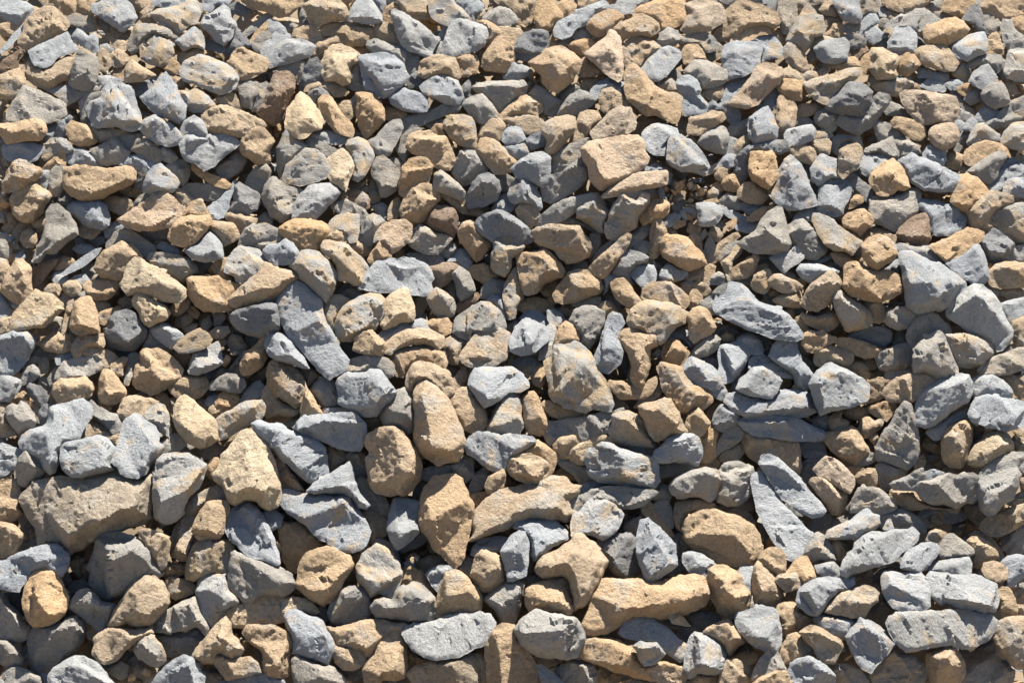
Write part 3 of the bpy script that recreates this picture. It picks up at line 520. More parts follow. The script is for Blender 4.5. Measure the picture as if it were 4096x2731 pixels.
l 3.2 11.5 1474 776 7 -18 15 -12 11 -11 18 -2 15 10 15 10 8 8 -5 10 -5 13 -11 13 -20 -3 -26 -5 -17 -8;1514 746 3 1550 766 4 1517 781 5
m -0.4 10.5 301 28 20 -10 36 -5 21 -10 15 2 8 21 -8 20 -15 5 -16 15 -25 -7 -26 -18;327 20 3 372 20 5 347 41 4
w 2.0 7 1604 608 7 -21 10 -18 21 -15 20 -13 13 11 10 17 -5 13 -13 16 -15 15 -18 7 -18 -2;1657 557 4 1672 572 5 1632 587 4
c 2.0 7.5 766 618 5 -18 13 -13 15 -7 15 -5 8 20 7 23 0 15 -5 10 -20 0 -20 11 -16 5 -7 -13 7 -13;809 587 4 819 618 5 789 628 4
n -4.4 5.5 -10 1180 20 7 10 18 16 16 10 20 15 10 -5 23 -15 8 -15 2 -36 -12;10 1205 3 31 1246 4
t 1.6 7 965 128 2 -18 13 -16 13 -17 15 -8 15 2 11 8 -8 18 5 20 -8 16 -10 10 -20 0 -23 -3;995 84 4 1018 92 4 1000 117 5
p 3.6 7 1180 265 15 -15 15 -15 11 -13 20 -8 18 3 8 18 5 10 -5 15 -16 10 -20 3 -26 8 -15 0;1246 227 5 1256 250 4 1216 247 4
t 1.6 7 712 232 3 -23 -3 -20 15 -3 21 5 13 13 7 18 0 20 -13 13 -12 13 -11 10 -10 -13 -5 -15;730 202 4 753 214 5 735 240 5
t 1.6 7 1849 61 7 -10 21 -5 15 -8 20 -2 16 12 10 11 -10 15 -16 13 -18 10 -23 -5 -20 -8;1882 51 4 1912 51 5 1892 71 5
l 1.6 9 184 10 18 -5 12 -10 31 2 18 13 10 26 -8 10 -18 15 -7 0 -21 -13 -20 -15 -13 -7;230 13 3 255 36 3 214 31 4
o 1.6 7 799 365 5 -28 15 -18 21 -5 15 5 10 13 -5 20 -5 23 -20 3 -18 15 -18 -3;824 329 4 850 337 4 824 357 5
t 5.6 7 1600 1265 13 -12 14 -2 17 5 18 13 18 9 5 13 -9 18 -9 16 -18 -2 -14 -9 -8 -18 -18 -18;1635 1262 4 1667 1287 5 1640 1300 4
o 2.0 7 337 475 7 -23 16 -15 18 -5 20 0 20 0 5 10 -7 15 -13 16 -15 15 -21 5 -20 -5;372 442 4 403 442 4 372 467 5
n 2.0 4 1139 641 13 -18 18 -8 20 0 20 11 -2 20 -10 23 -13 20 -8 11 -13 -13 -7 -18 -8 -15;1185 626 3 1200 638 4 1175 669 4
l 1.6 9 1023 337 16 -16 20 -12 26 -5 15 12 0 41 -15 18 -26 -13 -25 -7;1059 321 4 1074 342 4
t 2.0 9.5 1861 493 21 -10 25 -13 26 -13 20 3 13 7 -3 13 -15 13 -20 15 -21 10 -13 6 -12 -13;1922 470 3 1948 475 3 1902 503 5 1933 490 5
t 1.6 7 485 278 15 -15 15 -10 16 7 12 16 5 10 -10 15 3 20 -10 13 -16 -5 -15 -10 -15 -10 -3 -16;515 265 4 528 286 4 505 291 4
d -6.4 4.5 309 1269 23 -5 35 -3 26 -5 15 21 -15 20 -10 15 -16 -5 -25 5 -10 -15 -11 -15;362 1277 3
o 4.0 7 1726 513 -2 -20 10 -15 20 -8 18 3 18 15 5 20 -10 13 -16 8 -15 12 -18 -10 -5 -10;1757 483 5 1780 501 5 1746 506 5
t 1.6 7 605 10 20 -7 26 -8 25 5 16 13 5 20 -10 8 -26 2 -25 11 -16 -8 -5 -18;641 13 4 676 18 4 651 36 4
n 1.6 5.5 153 107 10 -10 16 8 15 12 5 21 -5 15 -5 15 -10 11 -16 2 -15 -5 -10 -8 5 -20 5 -20;161 112 4 181 117 4 173 148 5 153 148 4
m 2.0 8 1667 603 5 -16 11 -5 10 13 15 8 16 7 15 13 5 18 -10 13 -21 5 -18 0 -12 -18 -11 -18;1683 592 4 1718 615 5 1724 641 5 1690 618 4
n -2.0 5.5 296 518 5 -12 26 0 30 5 21 7 12 11 5 15 -12 8 -18 12 -23 -12 -26 -13;332 513 4 372 526 4 357 546 5
n -0.4 5.5 903 342 8 -21 10 -17 16 -6 15 3 15 20 8 16 -8 15 -20 13 -21 7 -15 -15;926 311 5 952 324 4 921 342 4
l 1.6 9 531 117 13 -18 15 -12 15 -8 26 0 20 8 8 7 -8 18 -20 8 -26 8 -35 7;569 89 3 605 92 4 574 115 4
n 1.6 4 1672 245 11 -15 25 2 26 -2 7 -26 13 -18 21 5 5 11 -11 17 -12 16 -13 18 -26 17 -25 -10;1754 204 3 1734 245 4 1693 250 4
l 3.6 9 1653 1073 5 -14 18 -9 22 -9 13 -11 14 -11 9 -2 9 11 13 4 0 18 -9 9 -18 7 -9 16 -18 -5 -22 0 -18 0;1698 1050 3 1734 1028 3 1711 1068 4
t -0.4 7 1961 1055 5 -14 13 -9 23 -8 22 -9 31 -9 0 31 -22 18 -23 13 -17 5 -18 -5;2006 1035 3 2019 1050 4
t 1.6 7 954 301 8 -23 13 -2 18 7 15 15 15 16 11 10 -8 15 -18 8 -18 0 -18 -18 -12 -18;977 286 4 1008 316 4 988 321 4
t -4.4 7 339 1083 8 -23 15 -23 16 -8 17 5 -7 18 0 16 10 15 -13 13 -7 23 -16 0 -20 -8;370 1045 4 378 1073 4 362 1098 4
l 1.6 9 59 102 28 -15 25 -10 21 -11 7 11 13 20 -5 8 -20 5 -16 7 -7 11 -13 7 -21 -5 -7 -13;87 102 3 128 82 3 92 125 3 138 97 3
t -0.4 7 643 56 8 -8 25 -2 31 0 25 5 16 5 0 21 -5 10 -26 5 -25 0 -5 -21 -16 -2 -20 5;671 56 4 717 56 4 722 74 5
o 2.0 9.5 1902 406 0 -28 10 -23 21 -7 20 5 15 17 11 13 -5 18 -21 13 -20 10 -16 -8;1930 360 4 1958 378 5 1930 391 5
l 0.0 9 135 416 13 -10 25 -5 26 0 13 13 7 20 -2 16 -13 7 -20 -2 -16 -5 -15 -16 -13 -7;158 411 4 194 414 4 189 437 5
d 1.6 3 929 398 13 -26 20 -23 15 -2 18 15 5 18 -5 18 -28 15 -30 5;962 360 4 980 372 5
n 0.0 5.5 1813 671 7 -17 11 -13 10 -13 20 -5 13 8 13 12 13 11 2 12 -20 3 -16 5 -15 13 -15 13 -16 -6;1856 636 4 1877 656 4 1836 669 4
p 2.0 7 748 485 5 -23 15 -15 21 -5 20 -3 15 13 -2 18 -5 15 -18 13 -15 10 -16 -13 -10 -10;799 452 4 809 475 4 771 475 4
n 1.6 4 1702 1024 5 -27 11 -20 20 -3 22 5 18 13 14 23 -9 6 -18 5 -18 2 -13 -9 -18 5;1738 986 4 1765 1006 4
m 2.0 8 982 534 3 -28 5 -23 18 -8 20 -2 13 7 8 15 -10 13 -16 8 0 18 -12 18 -18 -8;1003 485 4 1028 490 4 1003 516 5
l 1.2 11.5 531 695 2 -18 10 -11 23 3 18 8 8 20 15 18 10 20 -15 0 -25 -10 -23 -5 -16 -10;551 677 4 579 692 5 554 710 5
p 3.6 9 1208 390 18 -15 25 -15 26 -13 30 -3 23 0 0 26 -18 5 -30 5 -31 8 -20 5 -21 2;1251 367 2 1307 352 2 1318 367 4 1231 388 4
n -0.4 5.5 1108 1340 16 -10 20 -10 20 -2 21 10 10 20 -5 31 -41 10 -25 -26;1149 1330 4 1164 1353 4
t 2.0 7 140 654 3 -21 5 -25 15 -13 16 0 10 15 5 18 2 18 3 18 -20 2 -18 3 -16 -5;168 608 4 184 633 4 163 643 5
l 1.6 7.5 840 173 15 -12 20 -8 21 3 18 7 7 16 3 20 -8 13 -25 -5 -21 -11 -20 -7;865 163 4 896 168 4 901 194 4
t 1.6 7 1551 1222 6 -13 16 -7 13 2 18 11 16 9 9 9 -11 18 -23 11 -18 9 -11 -2 -4 -22;1577 1213 4 1604 1229 4
t 1.6 7 467 102 18 -5 23 10 23 10 7 11 -7 12 -21 13 -25 8 -11 -5 -10 -18 -7 -13 7 -10;485 115 3 515 125 3 495 140 3
t 1.6 7 1083 265 5 -18 20 -10 26 -5 15 5 3 18 -10 18 -13 13 -16 18 -15 5 -8 -11 6 -17;1124 245 4 1134 260 5 1106 281 4
m 0.0 6.5 1154 419 8 -15 13 -11 18 -5 12 11 11 17 5 13 -11 15 0 21 -15 -3 -20 -15 -18 -13;1185 406 5 1200 429 5 1175 429 5
t 0.0 7 1976 559 3 -18 15 -12 20 -5 26 2 25 0 0 46 -30 3 -31 2 -20 -5;2014 536 4 2040 546 4
l 1.6 9 434 18 12 -10 13 10 3 18 7 15 -5 23 -15 15 -15 -5 -13 -15 -20 -21 10 -15 12 -5;444 31 4 429 51 4 454 56 5
t 1.6 7 -10 255 10 -5 26 0 25 -10 15 -3 21 10 5 16 -13 18 -28 0 -36 7 -12 -18;61 250 5 26 260 5
t -0.8 5.5 105 784 5 -18 12 -10 13 2 18 0 15 -5 13 10 5 13 -5 15 -18 11 -25 5 -21 0;128 766 4 168 766 4 143 786 5
l 1.6 9 1353 166 13 -13 13 0 15 10 8 18 -3 8 10 13 8 7 -8 18 -15 5 -25 -2 -6 -26 3 -13 -10 -7;1379 166 4 1394 199 5 1374 209 4
d -0.4 4.5 1471 319 10 -15 15 -11 21 -7 25 -3 26 -2 10 20 -21 10 -25 -5 -26 -2 -10 17 3 21 -8 20 -15 8 -5 -23;1501 298 4 1486 327 4
w 1.2 7 1958 740 5 -12 21 -11 25 -10 26 -10 30 -2 0 35 -25 10 -26 8 -25 3 -21 0;1999 728 3 2035 720 4
t -2.8 7 -10 955 25 0 21 10 5 25 -3 21 8 15 -15 10 -21 11 -20 0;20 970 4 20 1006 5
t -0.4 7 1246 115 -2 -18 7 -13 21 -13 20 6 20 10 11 10 -13 10 -15 13 -13 15 -15 3 -16 -5;1277 84 5 1302 94 4 1272 112 5
t 2.0 7 773 705 5 -21 16 -15 20 -10 31 0 25 5 16 10 0 15 -11 11 -25 -11 -26 0 -25 8 -15 13;819 669 4 865 679 5 794 687 4
m 1.6 8 888 245 13 -13 20 -2 21 5 7 12 3 23 0 28 -15 -2 -21 -8 -15 -12 -10 -16;911 242 3 942 258 5 921 270 4
l 1.6 9 281 247 15 -10 15 -7 21 12 20 16 13 18 -10 12 -18 5 -26 -7 -15 -10 -13 -13;306 242 3 337 265 4 301 260 3
n -0.4 5.5 743 332 10 -16 15 -5 16 16 15 15 2 18 -7 20 -21 13 -12 0 -6 -26 -10 -15;766 324 4 784 349 4 768 367 4
d 1.6 3 1021 102 10 -20 18 -16 20 -5 26 5 0 46 -31 5 -15 5 -23 -7;1049 79 4 1069 92 5
l 1.6 9 1282 138 15 -18 15 -13 11 -10 15 -3 18 8 5 15 -13 16 -13 15 -17 13 -18 0 -13 -10;1323 107 4 1348 112 5 1307 138 4
n 1.6 5.5 1369 143 10 -10 10 -11 20 0 26 11 18 7 5 16 -13 12 -20 8 -21 0 -10 -13 -15 -10;1399 130 3 1435 140 4 1414 158 5
p 3.2 9.5 1627 939 10 -12 13 -11 12 -2 16 10 15 13 13 15 2 15 -10 18 -20 -10 -21 -13 -18 -10;1662 924 3 1695 955 5 1657 945 4
m -0.4 8 281 79 15 -8 20 0 16 11 15 7 2 18 -12 18 -16 8 -20 -5 -18 -11 -2 -20;298 84 5 329 92 5 306 107 5
l 0.0 11.5 370 501 8 -11 15 -7 10 -13 13 -13 10 8 13 15 5 15 2 21 -17 5 -21 3 -25 -8;413 470 4 429 495 5 398 506 4
c 2.0 9 265 608 5 -21 6 -10 15 8 20 15 21 13 7 13 -7 12 -21 8 -13 8 -12 -11 -8 -17;283 590 4 316 613 5 296 631 5
t 1.6 7 1831 102 12 -8 23 -2 26 2 15 16 15 10 -7 8 -8 12 -20 3 -21 -8 -20 -7 -13 -16;1861 102 3 1897 112 4 1871 128 4
n 0.0 5.5 817 478 10 -18 13 -10 15 5 15 12 21 3 12 8 -12 12 -16 18 -20 0 -20 -7 -16 -11;840 462 4 880 480 5 855 490 4
l 1.6 9 1284 281 3 -18 15 -13 16 -3 20 6 15 5 3 12 -13 13 -5 15 -8 13 -23 -2 -15 -11;1312 258 4 1340 265 5 1307 281 5
n -2.8 5.5 112 756 5 -18 16 -15 20 -8 26 -5 17 7 11 16 -13 10 -21 10 -20 5 -20 3 -13 5;158 723 4 189 728 4 148 740 4
t 1.6 7 26 327 15 -6 20 8 18 8 5 10 -15 15 -18 10 -20 11 -21 0 -5 -16 10 -20;41 334 4 56 347 5 26 362 4
o 3.6 7 1499 329 2 -23 10 -2 16 7 15 -2 10 18 5 22 -7 13 -13 16 -15 -6 -13 -10 -10 -15;1517 316 5 1542 332 5 1522 352 5
l 1.6 9 1496 260 3 -23 18 -15 17 -8 13 18 8 28 -3 18 -20 5 -21 3 -12 -13;1529 230 4 1539 258 5 1514 260 4
l 1.6 9 1111 59 8 -16 20 -10 20 -13 26 -10 18 -7 10 7 -3 10 -17 8 -8 13 -15 10 -16 5 -10 15 -15 6 -16 -6;1134 46 4 1170 31 4 1200 13 4 1134 66 4
d 0.0 3 1958 483 16 -13 15 -13 13 8 12 10 13 13 -5 15 -13 18 -15 5 -18 -5 -13 -20;1994 470 5 2012 490 5 1984 495 5
t 2.0 7 1287 592 2 -15 11 -10 23 -3 20 3 15 10 16 15 2 16 -10 10 -18 -8 -20 -2 -21 -5;1328 577 3 1353 595 4 1312 590 4
n 0.0 5.5 477 495 5 -20 10 -18 18 -7 18 -3 15 5 18 10 0 16 -15 12 -20 8 -21 -5 -20 2;503 460 3 546 465 4 520 485 3
t 1.6 7 837 143 5 -18 18 -10 26 -3 23 5 7 21 5 13 -10 10 -20 -5 -21 -3 -20 5 -13 -7;870 122 4 901 128 4 875 143 4
n -0.8 5.5 1752 715 7 -13 21 -7 20 -6 15 -2 11 20 0 23 -26 8 -25 5 -18 -8;1795 700 3 1800 725 4
t -0.4 7 426 1318 8 -11 15 3 15 8 16 -3 20 -3 15 16 5 15 -20 5 -20 5 -26 3 -15 -16;449 1320 4 495 1330 4
t 1.6 7 1226 59 15 -13 23 -8 3 -7 15 -3 20 8 13 10 3 15 -16 13 -20 -3 -18 0 -18 13 -8 -15;1267 43 4 1297 51 4 1261 64 4
t -0.8 7 1045 807 2 -13 10 -8 11 -2 10 13 5 20 10 15 5 18 -10 18 -15 0 -16 -5 -7 -15;1068 797 5 1083 832 5 1060 832 4
b 0.0 4.5 1792 465 11 -13 15 -13 18 -10 15 -2 5 7 3 23 2 21 -10 12 -20 -2 -21 -5 -13 -8;1836 439 4 1849 457 5 1826 470 4
c 3.6 9 1739 107 5 -10 20 0 21 10 15 10 -3 11 -7 10 5 13 -10 7 -26 0 -13 -10 -7 -10 5 -16;1754 107 4 1780 117 4 1769 140 5
p 1.2 3 1619 965 5 -8 18 -2 20 10 21 10 10 15 -3 21 -12 18 -16 -3 -10 -20 -18 -21;1647 965 4 1678 996 5
n -2.8 5.5 840 955 5 -16 15 -5 20 -2 26 -8 20 -13 16 8 2 18 3 13 -18 15 -18 -5 -20 -5 -26 10;886 942 3 926 932 4
l 1.6 9 286 383 2 -21 8 -15 10 -13 15 -7 16 15 15 15 5 10 -10 16 -20 7 -21 0;316 339 4 332 357 4 306 367 5
c 1.6 9 653 319 13 -10 18 -11 15 11 11 18 -3 15 -10 18 -5 23 -13 -11 -18 -10 -5 -10 8 -15;681 309 4 694 327 5 676 342 4
n -0.4 8 735 94 3 -10 15 -5 20 8 26 5 20 5 16 13 2 23 -13 15 -15 0 -10 -20 -21 -16 -30 -5;763 92 4 809 110 4 824 128 4
t -0.4 7 276 1065 15 -8 20 5 23 11 5 15 -5 25 -2 16 -11 10 -12 -15 -13 -26 -10 -18;301 1070 4 321 1083 5 316 1113 4
t -0.4 7 1961 15 13 -23 86 0 0 34 -30 12 -36 0 -26 -12;1999 8 4 2035 15 5
t 2.0 7 1177 544 5 -13 18 -18 21 -18 20 -17 13 -11 7 8 -5 15 -15 23 -15 21 -13 20 -13 0;1216 508 4 1236 495 5 1200 536 5
t 1.6 7 1409 1264 11 -10 15 -8 20 -8 21 18 15 16 0 10 -20 13 -11 17 -7 -5 -8 -20 -15 -13;1450 1251 4 1471 1277 5
t 0.0 5.5 916 465 10 -18 16 -5 10 5 5 15 15 16 8 10 -8 13 -10 15 -10 5 -10 -10 -11 -16 -10 -10;937 455 4 952 475 6 949 495 5
m 1.6 8 692 293 5 -12 20 -3 15 8 13 15 3 13 -8 18 -10 17 -13 13 -13 -5 3 -25 -5 -23;712 291 3 732 304 5 722 321 5
n -0.4 5.5 554 332 0 -31 10 -25 8 -16 13 10 15 13 15 10 -20 23 -21 16 -7 20 -8 0;574 281 4 574 309 4
n -0.8 5.5 679 751 5 -18 18 -13 25 -8 26 0 20 5 13 13 -2 21 -11 5 -12 -13 -18 -3 -26 6 -25 0 -11 20 -7 2;712 723 4 758 723 4
n 1.6 5.5 735 283 18 -10 15 -18 16 -13 15 -2 5 10 -3 18 -10 20 -10 21 -10 5 -16 -5 -7 -13;786 250 4 763 273 4 778 281 5
l -0.8 11.5 378 740 5 -20 5 -15 15 -8 20 -8 13 -5 5 21 3 20 -13 10 -18 8 -15 5 -18 -2;395 707 3 429 695 4 401 735 4 434 725 4
l 5.6 9 1803 1135 2 -18 14 -18 17 -9 23 -4 13 2 7 11 -9 14 -16 18 -13 13 -18 -4;1841 1095 3 1868 1099 4 1832 1126 4
l 1.2 9 1943 761 15 -8 26 -2 20 10 15 13 6 12 -11 11 -25 0 -21 -6 -15 6 -10 -11;1984 761 4
m 1.6 8 860 26 -2 -21 7 -13 38 0 8 18 15 10 11 13 0 5 -26 5 -10 11 -21 -8 -15 -10;891 0 4 916 26 3 886 26 4
t 2.0 7 1376 633 8 -13 15 -7 15 7 11 18 7 18 -12 13 -21 10 -10 8 -10 -13;1402 626 4 1414 649 5 1394 659 5
n 0.0 5.5 1068 444 15 -12 20 -18 21 -13 20 -5 20 -5 18 -3 -2 8 -16 10 -15 18 -20 15 -26 11 -25 0;1129 409 3 1103 434 4
l 3.6 11.5 1631 1238 4 -9 18 -2 27 2 22 2 12 11 -7 16 -13 18 -14 4 -18 -6 -18 -18;1662 1236 3 1694 1247 4
b 0.0 6 852 447 8 -23 13 -13 18 0 18 8 7 18 -2 20 -8 18 -15 -8 -21 -7;883 421 5 901 439 5
t -0.4 7 1553 276 0 -31 2 -41 8 -18 15 3 10 15 5 15 -2 23 -8 23 -18 13;1570 202 4 1581 224 5 1565 250 4
t -0.8 5.5 196 789 3 -21 3 -20 7 -10 15 5 11 13 10 15 8 13 -6 13 -17 10 -16 2 -12 -7;217 751 4 235 771 5 214 781 4
n -0.4 5.5 1747 1030 18 -4 18 -5 22 -2 22 9 14 13 9 14 0 11 -23 -5 -22 -4 -27 2 -22 -9;1801 1030 3
t 1.6 7 638 204 10 -13 18 8 10 18 11 15 12 10 8 18 -5 13 -10 -3 -21 -7 -18 -21 -10 -18;651 204 4 676 235 4 694 260 4
l 0.0 9 1017 391 5 -21 15 -15 13 0 18 15 12 21 3 23 -5 7 -16 -12 -15 -3 -13 3 -12 -5;1042 365 4 1062 388 5
l 1.6 9 778 191 11 -10 20 -2 20 5 18 7 8 13 -3 18 -17 2 -26 -2 -25 -13;799 191 4 835 199 5 809 207 5
n -4.4 5.5 1325 1246 13 -10 10 10 21 3 15 0 -10 -21 30 -5 26 3 20 10 16 5 -16 10 -20 5 -18 11 -18 -3 -25 -5 -26 -3;1394 1238 2
t 1.6 7 1437 1361 8 -23 10 -18 16 -2 20 5 10 15 3 18 -13 23 -31 10 -20 -10;1476 1328 4
n 1.6 8 1772 51 13 -13 25 -7 21 -11 20 0 15 11 16 10 -5 7 -21 8 -15 8 -21 -8 -25 0 -18 0;1820 33 4 1851 31 4 1836 48 4
o 1.6 7 1068 28 7 -18 5 -18 21 0 10 23 13 11 0 12 -13 8 -8 15 -13 5 -15 -7 -5 -16;1088 8 4 1098 31 5 1083 43 5
d 0.0 3 1221 546 10 -25 13 -18 17 -2 21 5 15 10 -5 10 -20 5 -11 15 6 21 -8 5 -18 -13 -10 -2;1256 511 4 1246 536 4
t -0.4 7 480 -8 122 0 -5 21 -20 18 -21 5 -18 -10 -28 -6 -20 -12;523 5 4 561 8 5
l 1.6 11.5 1905 94 12 -12 21 -11 20 -5 10 0 6 21 -3 20 -18 5 -18 10 -18 -7 -7 -10;1933 79 3 1966 84 5 1945 107 6 1922 102 5
t -2.8 7 339 776 8 -13 15 -10 26 -2 20 2 8 13 -3 13 -15 15 -20 5 -21 -2 -13 -11;372 761 4 403 766 4
t -2.8 7 521 807 5 -23 8 -16 12 8 13 21 15 12 21 3 5 10 -15 10 -26 -2 -25 5;539 789 4 559 817 4
l 1.6 9 1632 99 10 -12 20 -8 26 -2 10 10 -3 20 -2 13 -21 8 -25 -3 -10 -10;1657 87 3 1690 92 5 1662 112 4
l -0.4 9 5 296 10 -13 21 -2 25 5 23 7 -2 13 -11 15 -20 3 -20 0 -21 -8;31 288 4 61 293 4
n -0.8 5.5 31 937 7 -21 13 -15 20 13 11 15 7 13 -7 10 -16 8 -15 13 -13 -6;51 916 4 66 939 4
n -0.4 4 270 1297 6 -13 15 -12 15 2 15 13 8 15 3 18 -16 13 -15 -3 -20 -12;298 1287 5 311 1305 5
n -0.4 5.5 270 51 16 -3 25 3 26 8 20 12 -5 11 -20 -5 -26 -6 -20 13 -5 18 -16 5 -10 -13 5 -17 8 -13;286 61 4 319 64 3
d 0.0 4.5 459 421 10 -20 0 -28 11 -8 17 11 21 12 2 16 -7 15 -18 10 -21 -5;485 378 4 500 399 4
l 1.6 9 1775 97 7 -20 8 -21 15 -5 15 5 13 13 0 25 -7 13 -23 3 -18 -3;1800 64 3 1826 71 4 1805 92 4
n 1.6 5.5 1933 344 15 -12 20 -13 21 -13 15 -2 8 12 -13 18 -5 18 -15 15 -16 -5 -15 -10;1989 316 4 1974 332 4 1963 349 4
n -2.8 5.5 620 781 10 -15 16 -13 15 3 10 10 5 18 3 23 -13 10 -18 0 -12 -15;651 766 4 656 791 5
n -0.4 5.5 1101 329 5 -18 18 -15 25 -10 21 -8 10 3 -16 17 -2 13 -18 18 -20 13 -16 5;1134 301 3 1149 311 3
t 1.6 5.5 1932 1082 12 -9 17 0 18 13 14 13 4 14 -13 9 -9 13 -18 0 -13 -4 -3 -18 7 -14;1961 1084 3 1970 1108 4
t -0.4 7 999 232 18 -18 20 -18 20 -7 18 7 13 16 -5 12 -15 8 -26 0 -31 5;1052 202 4 1032 217 4
n 1.6 5.5 926 209 8 -10 18 -8 13 -2 15 15 13 18 0 13 -18 12 -18 -2 -15 -13;957 204 5 967 224 5
n 1.6 5.5 1609 1108 4 -18 14 -13 8 -9 14 5 11 13 7 18 6 16 -15 4 -18 -2 -13 4 -12 -4;1638 1082 5 1653 1104 5
t 3.6 7 1560 1305 6 -18 11 -13 16 -9 16 13 18 18 -9 13 -18 9 -23 9 -8 -4;1593 1278 4 1609 1296 4
n -0.4 5.5 181 298 23 -7 26 -13 12 13 18 13 -7 12 -18 11 -21 5 -20 -11 -10 -15;230 288 4 214 298 4
t 2.0 7 707 700 5 -29 15 -10 18 -2 8 12 18 13 0 16 -8 12 -20 0 -21 -7;732 674 4 758 689 5 732 694 5
n -2.8 5.5 367 1011 16 -15 20 -11 20 -10 21 -8 10 13 3 16 -8 10 -20 -3 -21 3 -13 20 -17 5;423 985 3 393 1008 4
t -2.4 7 -10 1045 20 0 21 5 15 18 -5 20 -15 20 -16 5 -20 0;20 1057 4 31 1073 5
t -2.4 7 1348 1022 5 -18 16 -5 25 -3 20 5 16 10 -21 8 -20 8 -15 5 -3 20 -8 10 -10 -10;1379 1006 3 1358 1037 3
l 1.6 9 1624 357 -3 -20 13 -21 8 -7 20 7 16 5 0 28 5 6 -21 0 -15 12 -10 3;1647 321 4 1665 334 4
n -2.4 5.5 1734 1231 4 -20 14 -13 4 -14 -13 -18 17 -4 9 13 5 23 13 17 -4 18 -14 18 -17 -9;1760 1189 3 1765 1220 4
l -0.4 9 -8 5 28 -5 31 5 15 10 -5 18 -15 10 -10 8 -21 -10 -20 -15;31 20 4 13 15 4 46 23 4
n -0.4 5.5 1397 286 7 -16 16 -10 20 -10 13 8 5 18 -5 20 -3 13 -20 -3 -21 -8;1432 263 5 1440 281 5
t -0.4 7 -5 153 25 -10 18 -5 10 10 3 20 -10 13 0 13 -21 5 -25 -3;31 158 4 15 173 5
l 1.6 9 699 28 8 -18 15 -15 18 0 13 20 10 16 0 12 -15 5 -16 0 -20 -5 -13 -5;725 10 4 748 31 5 717 31 4
n -0.8 5.5 13 832 2 -18 11 -7 10 5 5 -10 13 7 12 18 5 15 -5 11 -15 5 -13 7 -12 -12;31 820 4 51 822 5 46 842 4
m -0.4 8 357 181 21 3 15 -8 15 8 15 15 8 13 -18 12 -25 0 -16 -5 -7 -20;393 186 3 408 204 4 383 204 4
m 0.0 8 1006 592 3 -20 10 -20 13 -16 5 21 8 28 2 10 -13 15 -5 23 -12 3 -6 -21;1027 557 4 1029 587 5
t 1.6 7 1928 314 5 -13 15 -13 26 -5 25 5 15 13 5 15 -20 -5 -15 -5 -21 15 -20 11 -10 -5;1974 291 4 1953 306 4
t -0.8 7 1216 771 5 -10 25 2 15 8 21 0 15 -10 15 -10 0 17 -10 18 -15 11 -26 0 -20 0 -10 -11;1267 781 3
l 2.0 11.5 526 503 10 -13 20 -2 15 -10 13 10 13 15 -5 21 -21 5 -20 0 -15 -11;566 493 3 587 506 5 556 518 5
p 3.6 8 1859 263 7 -10 21 -6 20 0 10 16 0 18 -10 10 -15 10 -21 -10 -10 -13;1887 255 4 1907 270 4 1877 276 4
n -0.4 5.5 806 253 8 -18 26 -8 20 -3 20 -12 16 -3 20 3 -7 15 -23 5 -31 13 -26 13 -20 7;855 235 4 891 219 4
t 3.6 7 1678 316 2 -15 13 -8 20 -5 11 10 -3 21 -5 18 -15 7 -13 13 -10 -8;1695 301 4 1713 306 5 1693 332 5
t -0.8 7 235 827 7 -18 8 -12 20 -6 26 6 20 7 -15 13 -13 13 -7 12 -16 -10 -15 10 -10 -5;270 804 4 255 820 4
t 1.6 7 1175 46 15 -15 20 -8 16 -3 18 11 2 7 -15 8 -5 10 -10 10 -16 8 -15 -5 -8 -10;1205 31 4 1226 33 4 1200 56 4
n -0.4 5.5 1116 232 8 -20 15 -18 20 -13 21 8 10 13 -10 12 -16 8 -15 13 -20 0;1149 199 4 1164 204 4
n 3.6 5.5 1504 1358 6 -22 14 -22 13 -18 14 0 13 27 9 17 -13 23 -32 9;1542 1309 4 1551 1336 4
n -4.4 5.5 1836 1037 9 -18 18 -4 31 4 32 9 4 9 -22 9 -23 0 -22 9 -18 -5;1885 1028 3
n 3.6 5.5 1877 1104 6 -18 11 -18 14 0 18 14 18 13 4 9 -9 9 -18 0 -22 2 -14 0;1903 1077 4 1921 1099 4
t 1.2 7 1629 720 3 -18 10 -7 20 -3 26 8 18 10 -3 13 -13 10 -23 -3 -20 5 -13 -5;1662 702 4 1685 712 5
t -2.0 7 168 569 11 -7 25 -3 26 -2 7 12 -5 16 -18 13 -20 2 -18 -5 -5 -13;199 567 4 219 575 4
n -0.4 5.5 1974 247 20 -15 15 -15 21 -15 20 -11 10 8 0 25 -20 16 -26 10 -25 8;2025 214 4 2014 235 4
n 2.0 4 855 600 5 -13 13 -10 18 8 15 13 5 12 -5 21 -15 5 -21 -8 -10 -15;878 587 4 891 603 5
t -0.4 7 664 1305 5 -13 18 0 20 5 15 3 8 15 -5 15 -18 8 -20 0 -16 -15;692 1302 4 712 1318 4
t -0.8 7 482 725 8 -18 20 -15 13 -18 10 -15 10 0 3 10 -13 10 -2 21 2 15 -10 18 -20 13 -16 2 -5 -13;526 679 4 515 710 5 495 725 4
n -2.8 5.5 712 967 10 -10 13 3 3 15 15 13 15 5 10 15 -5 23 -15 -2 -20 -13 -13 -26;738 980 3 758 1011 4
l 3.6 11.5 1854 1135 14 -11 22 -4 22 -5 23 -2 6 13 -2 18 -9 9 -22 -4 -27 -7 -18 0;1903 1124 3 1930 1131 4
l 1.6 11.5 1366 1124 3 -18 15 -3 20 5 16 11 12 10 -15 5 -3 10 0 18 -15 -5 -20 -13;1389 1113 3 1409 1129 4
t 1.6 7 1198 194 10 -15 18 -3 15 13 20 15 11 20 -11 6 -10 -13 -20 2 -21 8 -7 -13;1223 189 4 1246 204 4 1216 209 4
